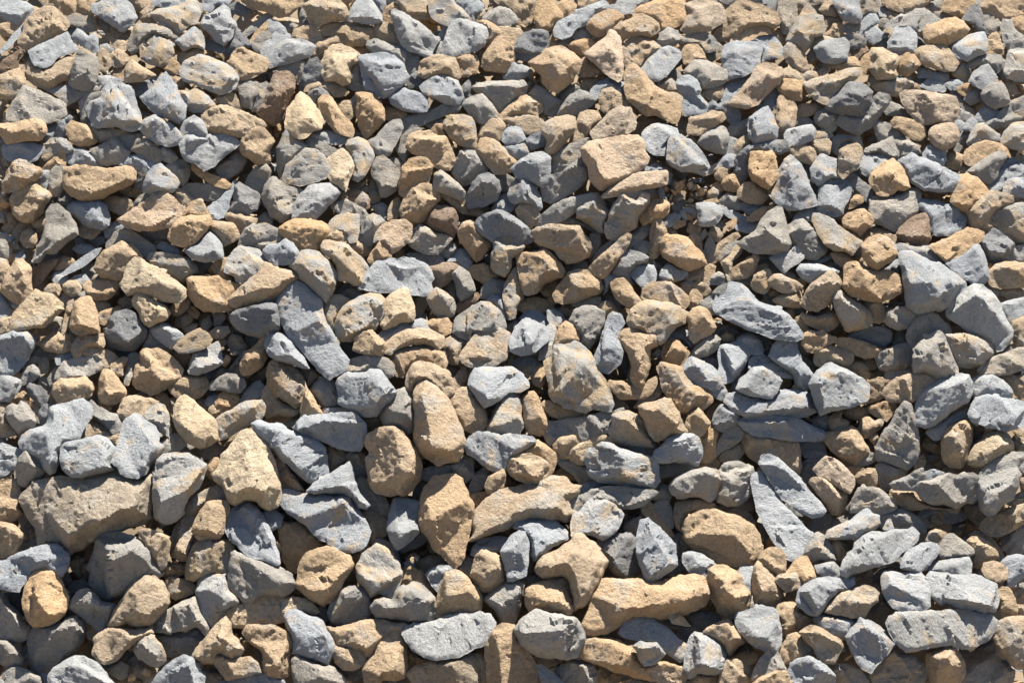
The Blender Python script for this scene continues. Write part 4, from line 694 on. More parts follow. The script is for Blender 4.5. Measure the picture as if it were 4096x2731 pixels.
n 0.0 5.5 1769 641 6 -18 20 -8 25 0 16 11 -5 17 -13 13 -23 3 -18 -8;1800 626 4 1820 633 4
n -2.8 5.5 1752 932 12 -8 26 5 25 8 -5 13 -15 10 -10 15 -16 8 -12 -18;1775 937 4 1775 955 4
t -2.8 7 79 689 13 -15 15 -8 26 0 25 3 -10 18 -3 13 -23 5 -25 -3;117 677 4
m -0.4 8 1744 158 10 -5 26 5 15 -5 20 3 11 12 -16 11 -15 12 -20 0 -21 -10 -10 -10;1764 166 4 1805 163 4
d -2.0 4.5 1698 674 20 -18 26 -2 20 0 18 10 -2 18 -16 12 -20 -7 -20 -8;1744 664 3
m 1.6 8 2009 143 5 -26 5 -15 16 -5 25 2 5 64 -30 0 -21 -7;2035 110 4 2045 138 5
m 2.0 8 349 694 13 -15 16 -13 20 -7 15 7 10 13 -7 13 -18 8 -20 5 -18 0;388 669 3 408 679 4 372 694 4
n 1.6 5.5 1665 1336 15 -9 22 2 18 11 18 23 -13 18 -45 0 -9 -27;1698 1338 3
n -4.4 5.5 0 1356 15 -18 21 -5 20 7 21 13 5 16 -31 15 -46 0;36 1343 4
t 2.0 7 1685 439 10 -12 18 -6 13 -2 15 10 5 13 -5 10 -12 10 -11 11 -15 -11 -15 -10;1713 432 4 1734 439 5 1713 455 5
t -0.8 7 1782 996 3 -16 25 3 21 0 10 18 20 12 26 3 28 0 -8 10 -25 -8 -31 -2 -31 5 -25 -15;1815 993 3
t 1.6 7 1376 258 8 -21 20 -7 21 -6 20 3 5 10 -10 10 -20 11 -21 12 -20 -2;1409 237 4 1430 240 5
w -0.4 7 1558 15 -3 -23 36 0 2 28 3 16 -10 15 -5 18 -16 -3 -5 -20;1576 5 3 1583 31 5 1573 51 4
t 3.6 7 1517 1117 7 -13 18 -9 18 2 11 11 0 18 -2 18 -14 5 -18 -12 -13 -6;1542 1106 4 1562 1117 4
n 1.6 5.5 1963 189 5 -10 11 -11 25 -2 10 18 5 18 -10 10 -20 5 -15 -8 -8 -10;1989 176 4 2007 194 5
t -0.4 7 133 255 10 -13 15 5 21 6 10 17 5 13 -15 8 -21 2 -18 -12;158 255 5 168 268 5
t -4.4 7 717 1027 15 -10 18 10 18 7 8 8 -3 26 -15 10 -15 10 -5 -10 2 -21 -13 -20;753 1039 4 758 1062 4
l 3.6 9 2002 1126 13 -13 18 -5 18 5 4 36 -13 8 -18 14 -14 0 5 -22;2033 1122 4
t 2.0 7 1604 687 2 -18 15 -8 18 3 5 -5 13 12 15 3 -2 10 -15 5 -13 11 -15 5 -11 -3;1632 671 4 1652 682 4
l -2.4 9 429 1369 25 -11 31 -5 30 -10 26 0 20 13 5 13 -30 15 -82 0;520 1353 3
m 0.0 8 656 452 8 -13 17 -10 16 -2 20 5 0 33 -5 18 -13 2 -7 -15 -16 -10 -17 2;692 437 4 712 455 4
t -0.4 7 1476 380 15 -15 20 0 18 13 8 15 -15 15 -26 -2 -20 -11;1506 375 4
n -2.0 5.5 365 378 13 -10 25 0 26 2 17 11 -7 12 -16 8 -25 0 -20 -8;398 376 4 423 381 4
l 0.0 9 1540 516 15 -10 21 -3 10 -10 10 -5 10 13 0 15 -10 10 -15 8 -13 12 -13 -15;1591 501 4 1596 516 5 1570 521 4
d -6.4 4.5 1921 1300 23 -2 31 -16 18 -4 4 22 -13 14 -27 9 -22 4;1961 1305 2
t 2.0 7 1223 567 10 -8 16 -2 10 12 10 16 13 15 -8 15 -18 -2 -20 -13 -10 -15;1244 569 4 1261 592 4
n 1.6 5.5 868 370 2 -21 13 -7 15 10 16 15 15 16 -5 18 -33 -13 -21 -8;886 352 4 906 383 3
l -0.8 9 -10 894 15 -8 21 8 20 7 -5 15 -10 18 -16 13 -25 8;20 901 4 20 924 4
t -0.4 7 1144 270 8 -20 7 -23 16 -5 20 2 5 16 -15 13 -10 17 -21 13 -15 0;1175 235 4 1164 255 4
d -0.8 4.5 1425 842 5 -17 13 -13 17 0 16 10 5 15 -5 11 -21 7 -10 8 -15 -8;1450 822 4 1455 840 5
c -0.8 9 1136 911 6 -20 17 -5 16 -3 15 -12 15 0 18 5 -2 10 -21 0 -15 10 -10 13 -5 18 -21 -3;1195 878 3 1159 899 4
m 1.6 8 2002 281 7 -18 16 -16 25 -2 10 10 0 41 -20 5 -21 -5 -15 -8;2030 258 4 2035 273 5
l 1.6 9 1667 5 -2 -13 53 0 0 23 6 18 -6 13 -15 0 -15 -5 -10 -13 -6 -10;1683 0 3 1708 10 5 1703 26 5
t 1.2 7 1672 684 11 -7 20 0 26 7 25 11 8 5 -13 12 -20 3 -26 -10 -20 -10;1708 684 4 1739 697 4
l 0.0 9 301 659 10 -10 16 -3 20 10 15 10 8 11 -13 15 -15 5 -18 -13 -15 -10;321 654 4 352 669 4
b -0.8 6 546 914 13 0 13 18 13 15 15 20 8 13 -18 3 -16 -5 -15 2 -5 -30;569 939 4 585 967 4
t -0.4 7 1568 99 8 -12 15 0 15 10 5 20 8 21 -13 7 -20 -7 -16 -21;1591 97 4 1601 117 5
n -4.4 5.5 2002 1095 4 -18 13 -13 18 -9 18 -9 0 53 -18 9 -18 0;2033 1073 3
t -0.8 7 1323 707 7 -20 16 -10 10 7 13 11 10 10 -10 18 -21 7 -23 -10;1348 692 5
l 5.6 9 1267 1292 15 -10 15 5 15 -3 11 13 7 10 -12 13 -11 8 -18 2 -10 -12 -5 -18;1292 1295 4 1312 1302 4 1292 1318 5
m -0.8 8 288 830 13 -13 15 -10 13 5 8 15 2 21 3 15 -10 10 -11 -10 -10 -15 -15 -8;316 820 4 327 845 5
d -0.4 4.5 600 168 8 -30 12 -16 13 -7 10 18 3 20 0 13 -26 2 -10 18 -10 -5;625 138 4 620 158 4
t -0.4 7 794 3 0 -11 53 0 11 16 0 23 -8 7 -21 0 -17 -10;824 5 5 845 13 5 819 20 4
l -0.4 9 1976 372 8 -20 20 -10 21 -10 25 -8 10 13 -5 18 -20 0 -21 7 -12 16 -11 7;2019 342 4 1999 357 4
b 0.0 6 858 534 17 -3 16 -5 20 3 8 5 -8 10 -10 18 -18 13 -15 12 -3 -20 -5 -15;891 536 3 880 557 4
n 0.0 5.5 901 546 8 -5 10 -7 18 12 10 21 2 13 -12 12 -16 8 -7 -13 -3 -20;921 549 4 924 572 5
t -0.8 7 1042 906 15 -12 18 -13 18 10 15 13 8 10 -5 15 -8 16 -10 10 -5 -31 -15 -10 -21 -3;1078 891 3 1103 914 4
t 0.0 7 413 452 10 -10 21 2 20 3 10 13 6 15 -16 8 -20 12 -5 -15 -10 -15;444 455 4 464 465 5
t -0.4 7 1028 10 16 -18 30 0 -2 34 -8 20 -15 8 -13 -8 -8 -20;1046 5 4 1056 20 4
l -2.4 9 1496 84 21 -10 30 -3 13 16 8 20 -11 10 -15 0 -18 5 3 -20 -8 -15;1542 84 3
o 0.0 7 1279 427 10 -18 18 -8 21 0 10 8 -3 18 -12 12 -21 5 -15 6 -8 -13;1310 411 4 1323 424 4
n -2.0 5.5 237 485 5 -23 13 -2 18 7 18 13 15 10 5 16 -15 7 -10 3 -10 -15 -16 -16;258 467 4 286 490 4
n 0.0 5.5 648 626 3 -23 10 -11 20 0 16 8 -5 10 -16 16 -5 23 -5 10 -10 -5;671 603 4 661 628 4
t -2.8 7 886 689 7 -15 18 -5 20 5 11 8 -16 18 -7 15 -3 13 -15 0 -10 -16;911 679 4 911 705 5
t 0.0 7 1300 485 2 -23 5 -23 3 -7 10 5 8 13 5 12 0 18 -10 21 -11 12 -10 3;1312 447 4 1323 475 5 1307 490 4
n -0.4 5.5 2002 56 5 -15 18 2 5 18 25 16 5 20 -20 5 -21 0 -12 -20;2019 64 4 2035 87 4
t 3.6 7 1990 1202 3 -18 13 -11 13 7 9 13 7 22 -2 14 -14 9 -11 -5 -11 -13;2010 1186 4 2019 1211 4
t 0.0 5.5 1604 633 2 -7 15 5 16 2 15 -7 20 0 6 15 -11 15 -15 8 -20 -8 -16 -7;1627 638 4 1657 636 4
l -0.8 11.5 1502 720 12 -10 16 0 20 13 20 15 18 8 -5 10 -23 -3 -20 -13 -21 -5 -20 3;1535 720 3 1570 746 3
t -2.8 7 1399 873 15 -18 16 -5 5 18 -3 20 0 23 -12 11 -18 0 -3 -23;1420 868 4
n -2.8 5.5 1113 919 6 -5 20 8 20 5 11 5 10 15 10 13 -10 10 -18 0 -18 -23 -20 -13;1144 929 3 1170 955 4
t -0.4 7 1005 237 29 -5 25 0 26 8 0 18 -16 10 -20 0 -21 -13 -10 -8;1044 242 4
l 2.0 11.5 1394 409 10 -3 21 0 15 8 5 15 -8 13 -12 8 -16 2 -10 -2 -2 -21;1407 416 4 1435 424 4 1414 442 3
t -0.8 7 145 692 8 -15 15 -11 21 -2 15 8 5 15 -5 10 -15 -5 -16 3 -10 15 -12 5 -6 -10;179 674 4 194 684 4
n -2.8 5.5 418 771 16 -13 20 -10 15 0 16 10 5 13 -10 13 -16 0 -20 -5 -21 0;459 758 4 469 768 4
l 1.2 9 1856 863 10 -13 21 -8 20 -15 21 -7 10 2 -3 13 -18 10 -20 15 -13 16 -13 2;1902 840 3 1882 860 4
n -4.4 5.5 -10 1282 25 0 18 15 13 18 -5 15 -21 3 -30 -10;20 1292 4
l -2.4 9 944 1108 3 -15 13 -15 22 -3 21 -2 13 5 -8 15 -15 10 -21 0 -15 10;982 1083 4
n -0.4 5.5 1060 189 13 -16 15 6 20 15 16 10 -8 20 -13 8 -15 -5 -5 -23 -10 -10;1093 189 4 1103 209 4
m 0.0 8 1792 493 13 -5 26 5 25 0 31 10 5 18 5 15 -15 -5 -26 -10 -25 -10 -26 -8;1851 501 4
t 3.6 7 1573 1144 13 -18 14 -13 13 0 11 18 7 22 -4 13 -18 5 -9 -14 -18 -8;1604 1126 4 1620 1144 5
l -0.4 9 128 306 20 -8 20 0 21 13 13 21 -34 0 -25 -3 -10 -8;153 304 4 173 314 5
l 1.6 9 1570 270 6 -10 20 -5 25 -5 8 13 -2 15 -16 8 -20 5 -18 -5;1591 263 3 1621 270 5 1591 281 4
o 1.6 7 1785 245 7 -10 18 2 21 5 15 11 3 17 -13 11 -21 -8 -15 -13 -13 -5;1810 245 4 1831 260 4
n -2.4 5.5 434 337 20 -16 15 -15 16 3 7 15 -12 18 -26 18 -15 -8;464 327 4
n -0.8 5.5 179 827 5 -25 15 12 20 11 16 5 7 18 -2 12 -16 5 -10 -12 -15 -11;214 827 4 224 848 5
m -4.4 8 332 1159 10 -5 15 3 21 5 15 13 -5 10 -21 8 -15 5 -13 -8;352 1164 4
n -0.4 5.5 1361 77 23 -8 25 -5 16 10 10 15 -5 13 -21 3 -10 -13 -20 -3 -16 -2;1404 74 4 1384 77 4
t -0.8 7 1369 858 5 -21 10 -12 13 -8 10 10 13 18 -6 13 -10 13 -10 2 -13 -10;1394 830 4 1404 848 5
l 0.0 9 758 671 15 -15 21 -10 25 -3 21 -5 12 5 3 18 -20 -2 -26 0 -20 10 -16 15 -5 8;799 654 3 840 649 4
t 1.6 7 1553 176 7 -15 16 -3 20 3 15 2 -2 21 -8 18 -15 -3 -21 -13;1586 168 4 1606 173 4
t 2.0 7 1111 671 8 -17 12 -11 16 6 10 15 2 18 -15 5 -20 5 -13 -3;1134 656 4 1144 674 5
d -0.4 4.5 1417 227 0 -18 10 -7 10 7 18 -7 16 10 10 18 -3 12 -15 8 -13 -13 -5 -13;1450 214 4
m -0.4 8 77 306 15 -18 10 -10 20 -2 16 10 7 15 -12 5 -21 5 -20 10;112 286 4
t -0.4 7 610 120 13 -23 13 -15 20 -5 20 -11 11 5 0 18 -21 3 -15 10 -10 15 -16 0 -10 11;651 87 4 625 107 4
t -0.4 7 1769 8 0 -16 102 0 -20 18 -15 10 -21 6 -15 -3 -20 -5;1800 0 4 1836 3 4
m 1.6 8 1935 286 8 -21 13 -18 12 0 16 13 12 10 3 11 -20 5 -21 2 -15 8;1966 258 5 1953 276 4
l 0.0 11.5 1259 541 13 -10 20 0 15 0 5 15 -2 18 -13 11 -15 -3 -15 -15;1297 541 3 1277 557 3
n 0.0 5.5 720 478 5 -23 7 -18 13 -8 13 5 10 10 -10 16 -5 15 -8 15 -13 -2;745 442 4 750 460 4
n -0.4 5.5 1724 311 10 -15 25 -10 26 -13 5 18 7 15 -2 15 -15 -5 -21 -10 -20 3;1775 286 4 1785 301 5
t 1.6 7 250 148 3 -15 12 -13 16 13 20 10 10 8 -15 7 -15 5 -31 3;270 138 5 258 148 4
n -0.4 5.5 477 166 13 -8 20 5 16 10 -6 11 -12 15 -5 18 -18 -5 -5 -23;492 173 4
n -0.4 5.5 967 36 13 -13 18 -8 20 5 16 18 -3 8 -23 5 -20 0 -18 -8;998 23 4 1013 31 4
t -0.4 7 957 276 5 -21 10 -15 16 -8 15 8 8 13 -8 15 -5 15 -18 0 -18 0;985 247 4
l 0.0 9 1596 541 8 -12 17 0 21 2 20 5 13 8 -13 8 -15 5 -13 5 -13 2 -15 -7;1627 536 4 1652 541 4
l 1.6 9 352 82 15 -11 21 -17 13 10 7 15 0 20 -20 -5 -21 8 -7 -10;383 66 4 388 84 5 370 87 4
n -0.4 5.5 265 301 11 -20 20 -3 20 18 11 15 -11 16 -15 -6 -20 -10;291 288 4
l -2.0 9 416 416 13 -12 12 -8 13 -15 13 -18 5 2 -8 23 -5 21 -10 23 -15 5 -13 -8;454 388 3 439 414 3
t -4.4 7 799 1167 5 -18 5 -13 15 -2 21 10 10 15 10 21 0 20 -15 -5 -15 -20 -16 -8;829 1147 3 850 1170 3
o -0.4 7 1884 20 3 -15 10 -13 51 0 3 18 -13 13 -16 10 -15 -2 -13 -5;1912 0 4 1928 13 4
l 0.0 9 1999 608 26 -8 25 -5 15 0 0 23 -20 18 -15 18 -11 -8 -10 -18;2035 608 3
l 1.6 9 1938 163 10 -18 15 -12 13 -3 10 13 8 13 -13 12 -13 11 -20 -8;1971 143 4 1974 161 5
n -0.4 5.5 497 352 13 -15 21 -8 10 13 -5 23 -16 18 -15 -8 -13 -8;520 347 4
l -0.8 9 -10 753 20 -2 21 5 10 5 0 13 -10 12 -11 16 -20 0 -10 -5;10 761 4 26 771 4
t -2.0 7 1032 610 10 -10 26 -5 25 5 13 13 -13 10 -15 5 -26 -2 -15 -8;1068 605 4
n -0.8 5.5 1435 894 5 -18 10 -13 16 -10 15 0 5 15 -8 15 -18 11 -15 7 -10 10;1466 865 3 1455 883 4
n -2.4 5.5 332 332 20 -11 20 -2 8 13 -2 20 -11 23 -10 -8 -10 -15;362 334 4
n -0.8 5.5 1381 712 13 -23 15 -15 21 -2 10 7 -8 21 -15 10 -23 5;1417 684 4 1414 700 5
n 3.2 5.5 1782 967 8 -7 20 -5 18 -13 15 -3 6 11 -13 17 -5 13 -21 0 -20 -2;1820 957 3
t -0.4 7 748 61 7 -15 18 0 16 8 7 17 -2 18 -21 -2 -18 -10;768 56 4
n -2.8 5.5 692 914 10 -10 20 0 10 10 0 20 0 18 -10 10 -10 -2 -5 -23;712 914 4
t 0.0 7 1463 559 3 -23 12 -7 18 -13 15 -8 6 10 -8 23 -13 13 -20 3;1496 526 4 1486 541 4
d 1.6 4.5 1922 43 11 -17 10 -13 13 -3 7 13 5 23 3 20 -18 0 -5 -15 -13 -5;1953 23 4 1956 46 5
l 1.6 9 362 260 8 -18 18 -10 15 8 8 15 2 15 -25 0 -21 0;385 242 4 393 260 3
n -2.0 5.5 664 416 12 -10 16 -5 20 8 15 10 8 10 -5 18 -10 8 -3 -21 -15 -5 -21 0;692 411 4 717 424 4
t 0.0 7 1032 421 10 -12 18 -3 13 13 7 13 -10 15 -10 10 -13 -13 -10 -10;1055 419 4 1060 437 4
l -0.4 9 1721 334 5 -20 18 -5 20 0 16 10 -13 15 -18 10 -10 11 -13 -8;1749 316 4 1739 332 4
n -0.4 5.5 97 372 2 -25 13 -15 16 2 -3 13 5 25 -13 18 -15 0;112 352 4
t -0.4 7 909 117 22 -10 21 3 5 18 -5 15 -15 8 -13 2 -3 -13;937 117 4
n -0.4 5.5 1933 133 10 -13 20 -8 21 -2 15 2 10 13 -5 13 -15 10 -13 -15 -13 -3 -15 8;1979 117 4
t 2.0 7 1537 562 13 -13 13 0 13 8 15 5 13 10 -8 8 -15 5 -16 0 -18 -10;1563 557 4 1576 572 4
l -0.4 9 618 265 12 -5 31 3 26 5 10 8 -8 10 -23 2 -25 -5 -18 -7;641 268 3 676 276 4
t 5.6 7 1964 1140 6 -14 18 -4 18 6 9 14 -2 15 -16 5 -22 -5;1990 1131 4
t -0.8 7 166 700 18 -8 20 5 20 8 11 12 -5 13 -21 5 -5 -12 -15 -11 -21 -2;194 700 4 214 715 4
n -2.8 5.5 311 906 10 -20 16 -15 18 -3 15 10 0 13 -18 15 -20 10;352 878 4 339 891 4
t -2.8 7 1734 814 15 -10 26 -2 17 7 -7 18 -10 15 -21 -10 -15 -7;1769 814 4 1759 822 4
t -2.0 7 209 399 21 -6 20 3 20 10 -5 10 -15 13 -15 -2 -16 -8;245 404 4
o -0.4 7 1463 82 10 -13 18 -13 20 -5 21 5 10 13 -25 2 -21 13 -20 3;1501 61 4
t -0.8 7 1085 809 8 -7 15 2 21 13 20 3 18 5 -13 10 -30 2 -21 -5;1119 814 3
t 1.6 7 1795 120 10 -13 10 -5 16 13 10 13 -10 12 -16 13 -15 -5 -8 -10;1815 115 4 1823 130 5
n -0.4 5.5 135 36 13 -8 20 0 21 8 2 25 -18 3 -20 -10 -15 -8;158 38 4 173 43 4
n -4.4 5.5 1455 1318 11 -16 20 -18 15 8 13 15 -5 16 -18 10 -15 -8;1491 1297 4
t -0.4 7 585 74 5 -15 15 -5 15 -3 16 10 7 16 -15 12 -18 -5 -20 -2;610 61 4
n -0.4 5.5 1749 255 3 -13 17 3 21 5 10 15 10 11 -25 2 -26 5;1769 253 4
t 5.6 7 1506 1367 18 -13 27 -14 22 5 13 18 -13 18 -58 4;1555 1352 4
t -0.4 7 71 -10 77 0 5 15 -5 21 -15 5 -21 -8 -25 -13;107 8 4 133 15 4
t -0.4 7 610 184 5 -13 21 -5 25 -3 20 8 13 13 -7 7 -21 3 -15 -10 -21 -5 -12 7;651 171 4
d -2.8 4.5 1599 888 17 -7 21 -3 10 10 5 21 -15 5 -26 0 -10 -10;1627 888 3
t -0.8 7 1106 891 13 -15 15 -3 15 -2 5 15 -5 10 -10 8 0 12 -15 0 -16 -10;1134 881 4
l 1.6 9 2007 383 2 -16 16 -10 25 -2 15 7 0 36 -25 -3 -26 -2;2032 365 4 2050 378 4
n -0.4 5.5 1629 237 8 -15 20 -3 15 13 0 23 -10 10 -20 -10 -10 -8;1652 230 4 1660 242 5
t -2.4 7 1282 1011 7 -7 13 2 10 18 16 18 18 26 -13 0 -15 -13 -21 -18 -10 -10;1302 1017 3 1323 1047 3
n -0.4 5.5 181 247 18 11 31 0 20 5 3 7 -23 8 -31 5 -15 -18;204 268 3
t -2.0 7 452 429 12 -5 16 0 15 10 18 3 -3 10 -20 8 -10 10 -11 -15 -15 -11;480 434 4
t -2.8 7 158 876 10 -21 16 -10 20 3 15 12 5 8 -10 10 -15 -5 -20 0;194 855 4
n -2.0 5.5 962 595 3 -20 12 -18 16 2 18 5 -3 21 -15 7 -18 6;985 567 4
l -0.4 9 1182 181 13 -13 21 -12 15 7 15 3 5 18 -15 5 -15 -13 -18 10 -8 13 -10 -8;1216 168 4
l -0.4 9 1445 176 15 -10 16 -10 15 -11 10 6 -5 12 -18 16 -18 20 -15 0;1476 166 3
d -0.4 4.5 1690 362 13 -18 10 8 11 10 15 10 7 18 -12 16 -16 -23 -15 -8;1713 360 4
l 1.6 9 145 74 11 -15 12 5 8 10 13 -8 7 11 -2 15 5 7 -10 6 -18 -8 -18 -15;163 71 3 184 84 4
o -2.0 7 937 541 10 -10 20 -2 21 10 7 10 -7 13 -21 5 -20 -13;962 536 4 972 552 5
n -0.4 5.5 1312 82 11 -21 15 -5 18 10 5 16 -13 10 -20 5 -10 -5;1340 66 4 1346 79 5
l -2.8 9 1305 705 13 -18 15 -13 10 -15 20 0 18 10 8 15 -10 11 -16 -18 -20 5 -15 18 -5 15;1353 666 4 1333 689 4
t -0.8 7 602 837 0 -20 6 -26 7 -15 8 13 10 18 10 15 3 8 -21 0;618 797 5
d -2.4 4.5 467 51 13 15 15 13 10 15 -20 3 -16 15 -15 -5 -2 -10 12 -20;480 84 3
t -2.8 7 -10 812 15 -8 15 5 -5 13 0 18 13 18 5 10 -23 5 -20 -5;10 822 4
l -2.4 9 852 1149 8 -10 20 -8 21 -2 5 10 -15 8 -5 17 -11 18 -10 -12 -7 -11;880 1142 3
t 0.0 7 1504 569 5 -17 16 -11 12 -2 8 13 0 17 -13 16 -15 0 -10 -5;1527 549 4
t 3.6 7 1551 1157 9 -8 17 -3 18 0 11 14 -6 11 -14 9 -13 2 -13 -11;1582 1155 4
l -0.4 9 245 321 20 -10 26 0 15 16 -2 15 -18 0 -16 -3 -20 -7;276 319 4
n -2.8 5.5 1318 942 5 -10 30 -5 31 -3 2 10 -12 8 -26 8 -23 5;1353 934 3
t -0.8 7 1734 763 25 -7 21 7 -11 11 -5 23 -20 7 -20 3 15 -16;1754 771 2
l -0.4 9 1005 268 13 -15 13 -8 10 13 10 20 -17 8 -21 2 -8 -7;1028 258 4
t 2.0 7 735 518 8 -12 10 -13 10 -15 10 15 8 15 3 10 -26 0 -13 13;761 493 5 753 511 4
t -0.4 7 1363 107 8 -15 23 -3 10 13 8 18 -18 2 -13 13 -12 -7;1386 102 4
t 1.6 7 1578 298 13 -7 20 0 16 7 5 16 -8 15 -18 -5 -20 -13;1606 298 4
b -2.0 6 64 557 7 -21 16 -12 15 -3 13 0 -8 13 -10 12 -13 16 -13 10 -5 -3;92 531 4
t 0.0 7 1547 600 13 -10 21 -5 15 -3 8 16 2 15 -20 2 -26 -5;1578 592 4 1593 600 5
d -4.8 4.5 1601 929 15 -13 26 0 10 6 -20 12 -5 21 -16 10 -12 -18;1621 927 3
t -2.8 7 651 894 10 -8 15 8 13 12 0 13 -13 10 -15 13 -5 -13 -3 -20;669 901 4
n -0.4 5.5 1790 281 15 -3 15 3 16 12 5 13 -15 5 -21 10 -8 -15;1815 286 4
t -2.0 7 1721 480 3 -13 17 -10 23 0 21 8 20 8 -8 12 -12 5 -16 -15 -20 -2 -20 12;1754 465 3
t 0.0 7 2022 664 3 -21 15 -7 25 -3 0 61 -25 6 -13 -16;2042 649 4 2050 674 4
t -2.8 7 1718 855 6 -18 15 -2 10 7 10 -5 8 8 -8 13 -15 10 -10 8 -13 -8;1736 848 4
l -0.4 9 1008 153 8 -15 5 -13 18 3 15 7 10 8 -15 13 -21 5 -20 -3;1028 133 4 1044 145 4
b -2.4 6 5 120 21 -10 15 -11 5 13 -10 10 0 16 -16 5 -17 10 -8 -15;20 122 4
n -4.4 5.5 1618 1050 9 -13 17 -11 14 2 7 13 -7 14 -9 4 -14 5 -13 0;1642 1035 3
t -4.8 7 431 804 8 -15 15 -8 15 3 8 13 -5 12 -13 11 -15 0 -10 -6;454 791 4
t -0.4 7 952 46 20 -5 21 13 10 10 -3 18 -15 12 -15 5 -3 -12 8 -21 -8 -12;982 61 4
n -0.4 5.5 697 176 5 -28 8 -18 10 0 2 18 5 20 13 16 -18 0;712 153 3
t 1.2 7 970 970 7 -15 13 -8 15 -8 6 13 -6 21 -12 12 -18 0;995 955 4
n -0.4 5.5 554 140 15 -12 26 -6 15 3 -5 18 -8 23 -18 -13;590 135 4
l 1.6 9 1478 1154 3 -18 10 -7 15 5 5 20 0 16 -7 17 -13 -5 -10 -12;1496 1142 4
l -0.4 9 1951 237 12 -20 11 -8 15 5 15 3 -5 18 -20 7 -21 0;1974 224 3
l 1.6 9 1846 309 10 -16 15 -5 16 5 5 18 -5 21 -21 -8 -15 -8;1866 298 4 1877 309 4
t 0.0 7 1731 608 13 -8 15 0 10 18 0 18 -10 10 -15 -3 -5 -17;1754 610 5
n -2.4 5.5 1307 1011 11 -7 15 -3 10 18 5 15 -2 18 -8 3 -10 -13 -13 -18;1330 1014 4
l 1.6 9 1073 1330 10 -2 10 7 20 16 16 15 -10 18 -31 0 -5 -21;1093 1346 3
t 1.2 7 1708 955 10 -10 16 -8 15 0 5 15 -2 18 -13 5 -18 -8;1739 945 4
t 0.0 7 362 434 13 -18 8 -12 18 -5 10 15 10 18 -13 2 -20 -2 -13 2;395 411 4
l -0.4 9 1231 15 10 -23 61 0 -10 13 -15 8 -10 13 -21 2;1256 5 4 1277 0 4
t 0.0 7 855 654 5 -13 15 -5 16 -3 12 16 -2 15 -15 7 -18 -10;883 643 4
t -0.4 7 1376 1366 13 -18 25 -5 21 5 8 15 -18 16 -36 0;1414 1353 4
l 3.6 9 1631 1131 13 -3 23 -4 18 20 0 11 -14 2 -22 -4 -14 -9;1658 1133 3
l -0.4 9 523 102 13 -25 18 -13 23 7 5 8 -23 8 -16 15 -15 13;546 84 3
l -2.0 9 891 526 15 -13 15 -15 10 0 6 10 7 16 -7 12 -11 3 -10 -10;921 511 4 924 524 5
n -2.8 5.5 937 985 5 -20 10 -18 15 -10 10 5 0 18 -10 15 -15 10;962 952 4
l 0.0 9 1320 554 5 -15 10 -10 13 5 15 10 8 2 -5 11 -18 7 -20 -2;1340 541 3 1348 554 5
l -0.4 9 914 8 7 -16 31 3 13 18 -3 10 -13 5 0 13 -12 -10 -11 -13;942 5 4
b -2.0 6 692 388 10 -10 20 5 13 10 3 21 -8 5 -18 -5 -15 -13;717 391 4
t -6.4 7 829 1131 11 -12 20 -8 20 2 6 13 -21 8 -15 10 -10 -2;860 1121 3
n -6.4 5.5 1338 1070 15 -2 16 -6 10 16 2 15 -12 10 -13 10 -5 -20;1363 1075 3
t -0.4 7 1974 84 7 -13 13 -5 8 18 5 23 -18 5 -15 -2;1989 79 4
t -4.4 7 316 1142 16 -13 17 -5 18 5 3 15 -18 10 -20 0;347 1134 4
n -0.4 5.5 791 296 10 -20 13 -13 18 -5 13 2 -21 13 -10 13 5 18 -7 20 -8 -8;809 286 4
t 0.0 7 646 475 15 -13 13 -7 15 2 10 18 -2 8 -10 7 -16 -5 -15 -5;676 465 4
c -2.0 9 1458 562 -8 -21 -7 -17 15 -11 13 -20 12 0 0 15 -17 16 0 17 0 21;1460 526 4 1476 501 4
t -2.8 7 1685 820 13 -6 20 -7 16 10 2 10 -12 15 -21 -5 -13 -7;1713 817 4
t 1.6 7 1660 1090 11 -13 14 2 13 14 2 13 -13 14 -11 -3 -11 -13;1680 1088 4
l -2.8 9 526 1026 10 -10 15 5 15 10 -5 21 -30 10;543 1026 3
n 0.0 5.5 1402 605 18 -15 15 -15 20 -8 -5 15 -15 21 -5 25 -16 -2 -10 -11;1435 587 3
l 0.0 9 1078 715 5 -21 13 -12 -3 -26 8 -5 10 8 0 25 -3 10 -10 13 -15 10;1098 684 3
n -4.0 5.5 281 465 20 -5 26 -5 15 5 -5 20 -21 3 -20 -3;311 465 4
d -2.8 4.5 54 776 7 -8 21 6 10 10 2 15 -12 13 -11 -8 -12 -15;71 779 4 84 794 4
n -0.4 5.5 1966 31 18 -5 12 12 8 13 -10 13 -20 7 -3 -20;1984 41 4
n -2.4 5.5 158 204 15 -13 26 -7 5 5 -10 10 -15 10 -8 13 8 23 -16 0 -2 -21;173 209 3
d -2.0 4.5 814 511 13 -5 28 2 20 0 11 13 -11 10 -17 3 -11 -10 -12 -6;855 513 3
t -0.4 7 1718 -8 41 0 3 18 -13 21 -13 -5 -12 15 -8 -21;1739 5 4
l -0.4 9 1511 224 6 -12 15 -18 10 -13 10 -2 8 20 -8 18 -15 7 -15 3;1542 194 4
o -0.4 7 388 332 10 2 20 13 26 10 13 10 -8 8 -20 -5 -26 -15 -13 -11;413 347 3
c -2.0 9 342 383 10 -10 20 13 16 15 -5 13 -16 15 -5 -15 -15 -18;362 391 4
n -0.4 5.5 613 286 10 -8 23 8 25 12 -2 8 -18 8 -21 -16 -15 -5;641 291 3
l -2.0 9 985 419 10 -20 16 -11 12 5 11 13 -11 15 -12 8 -18 -5;1008 399 4
n -2.8 5.5 1440 914 8 -13 18 -7 17 -6 3 18 -10 13 -26 8;1468 901 3
n -0.4 5.5 1769 219 11 -15 20 8 15 12 13 11 -13 5 -25 -8 -15 -2;1795 217 3
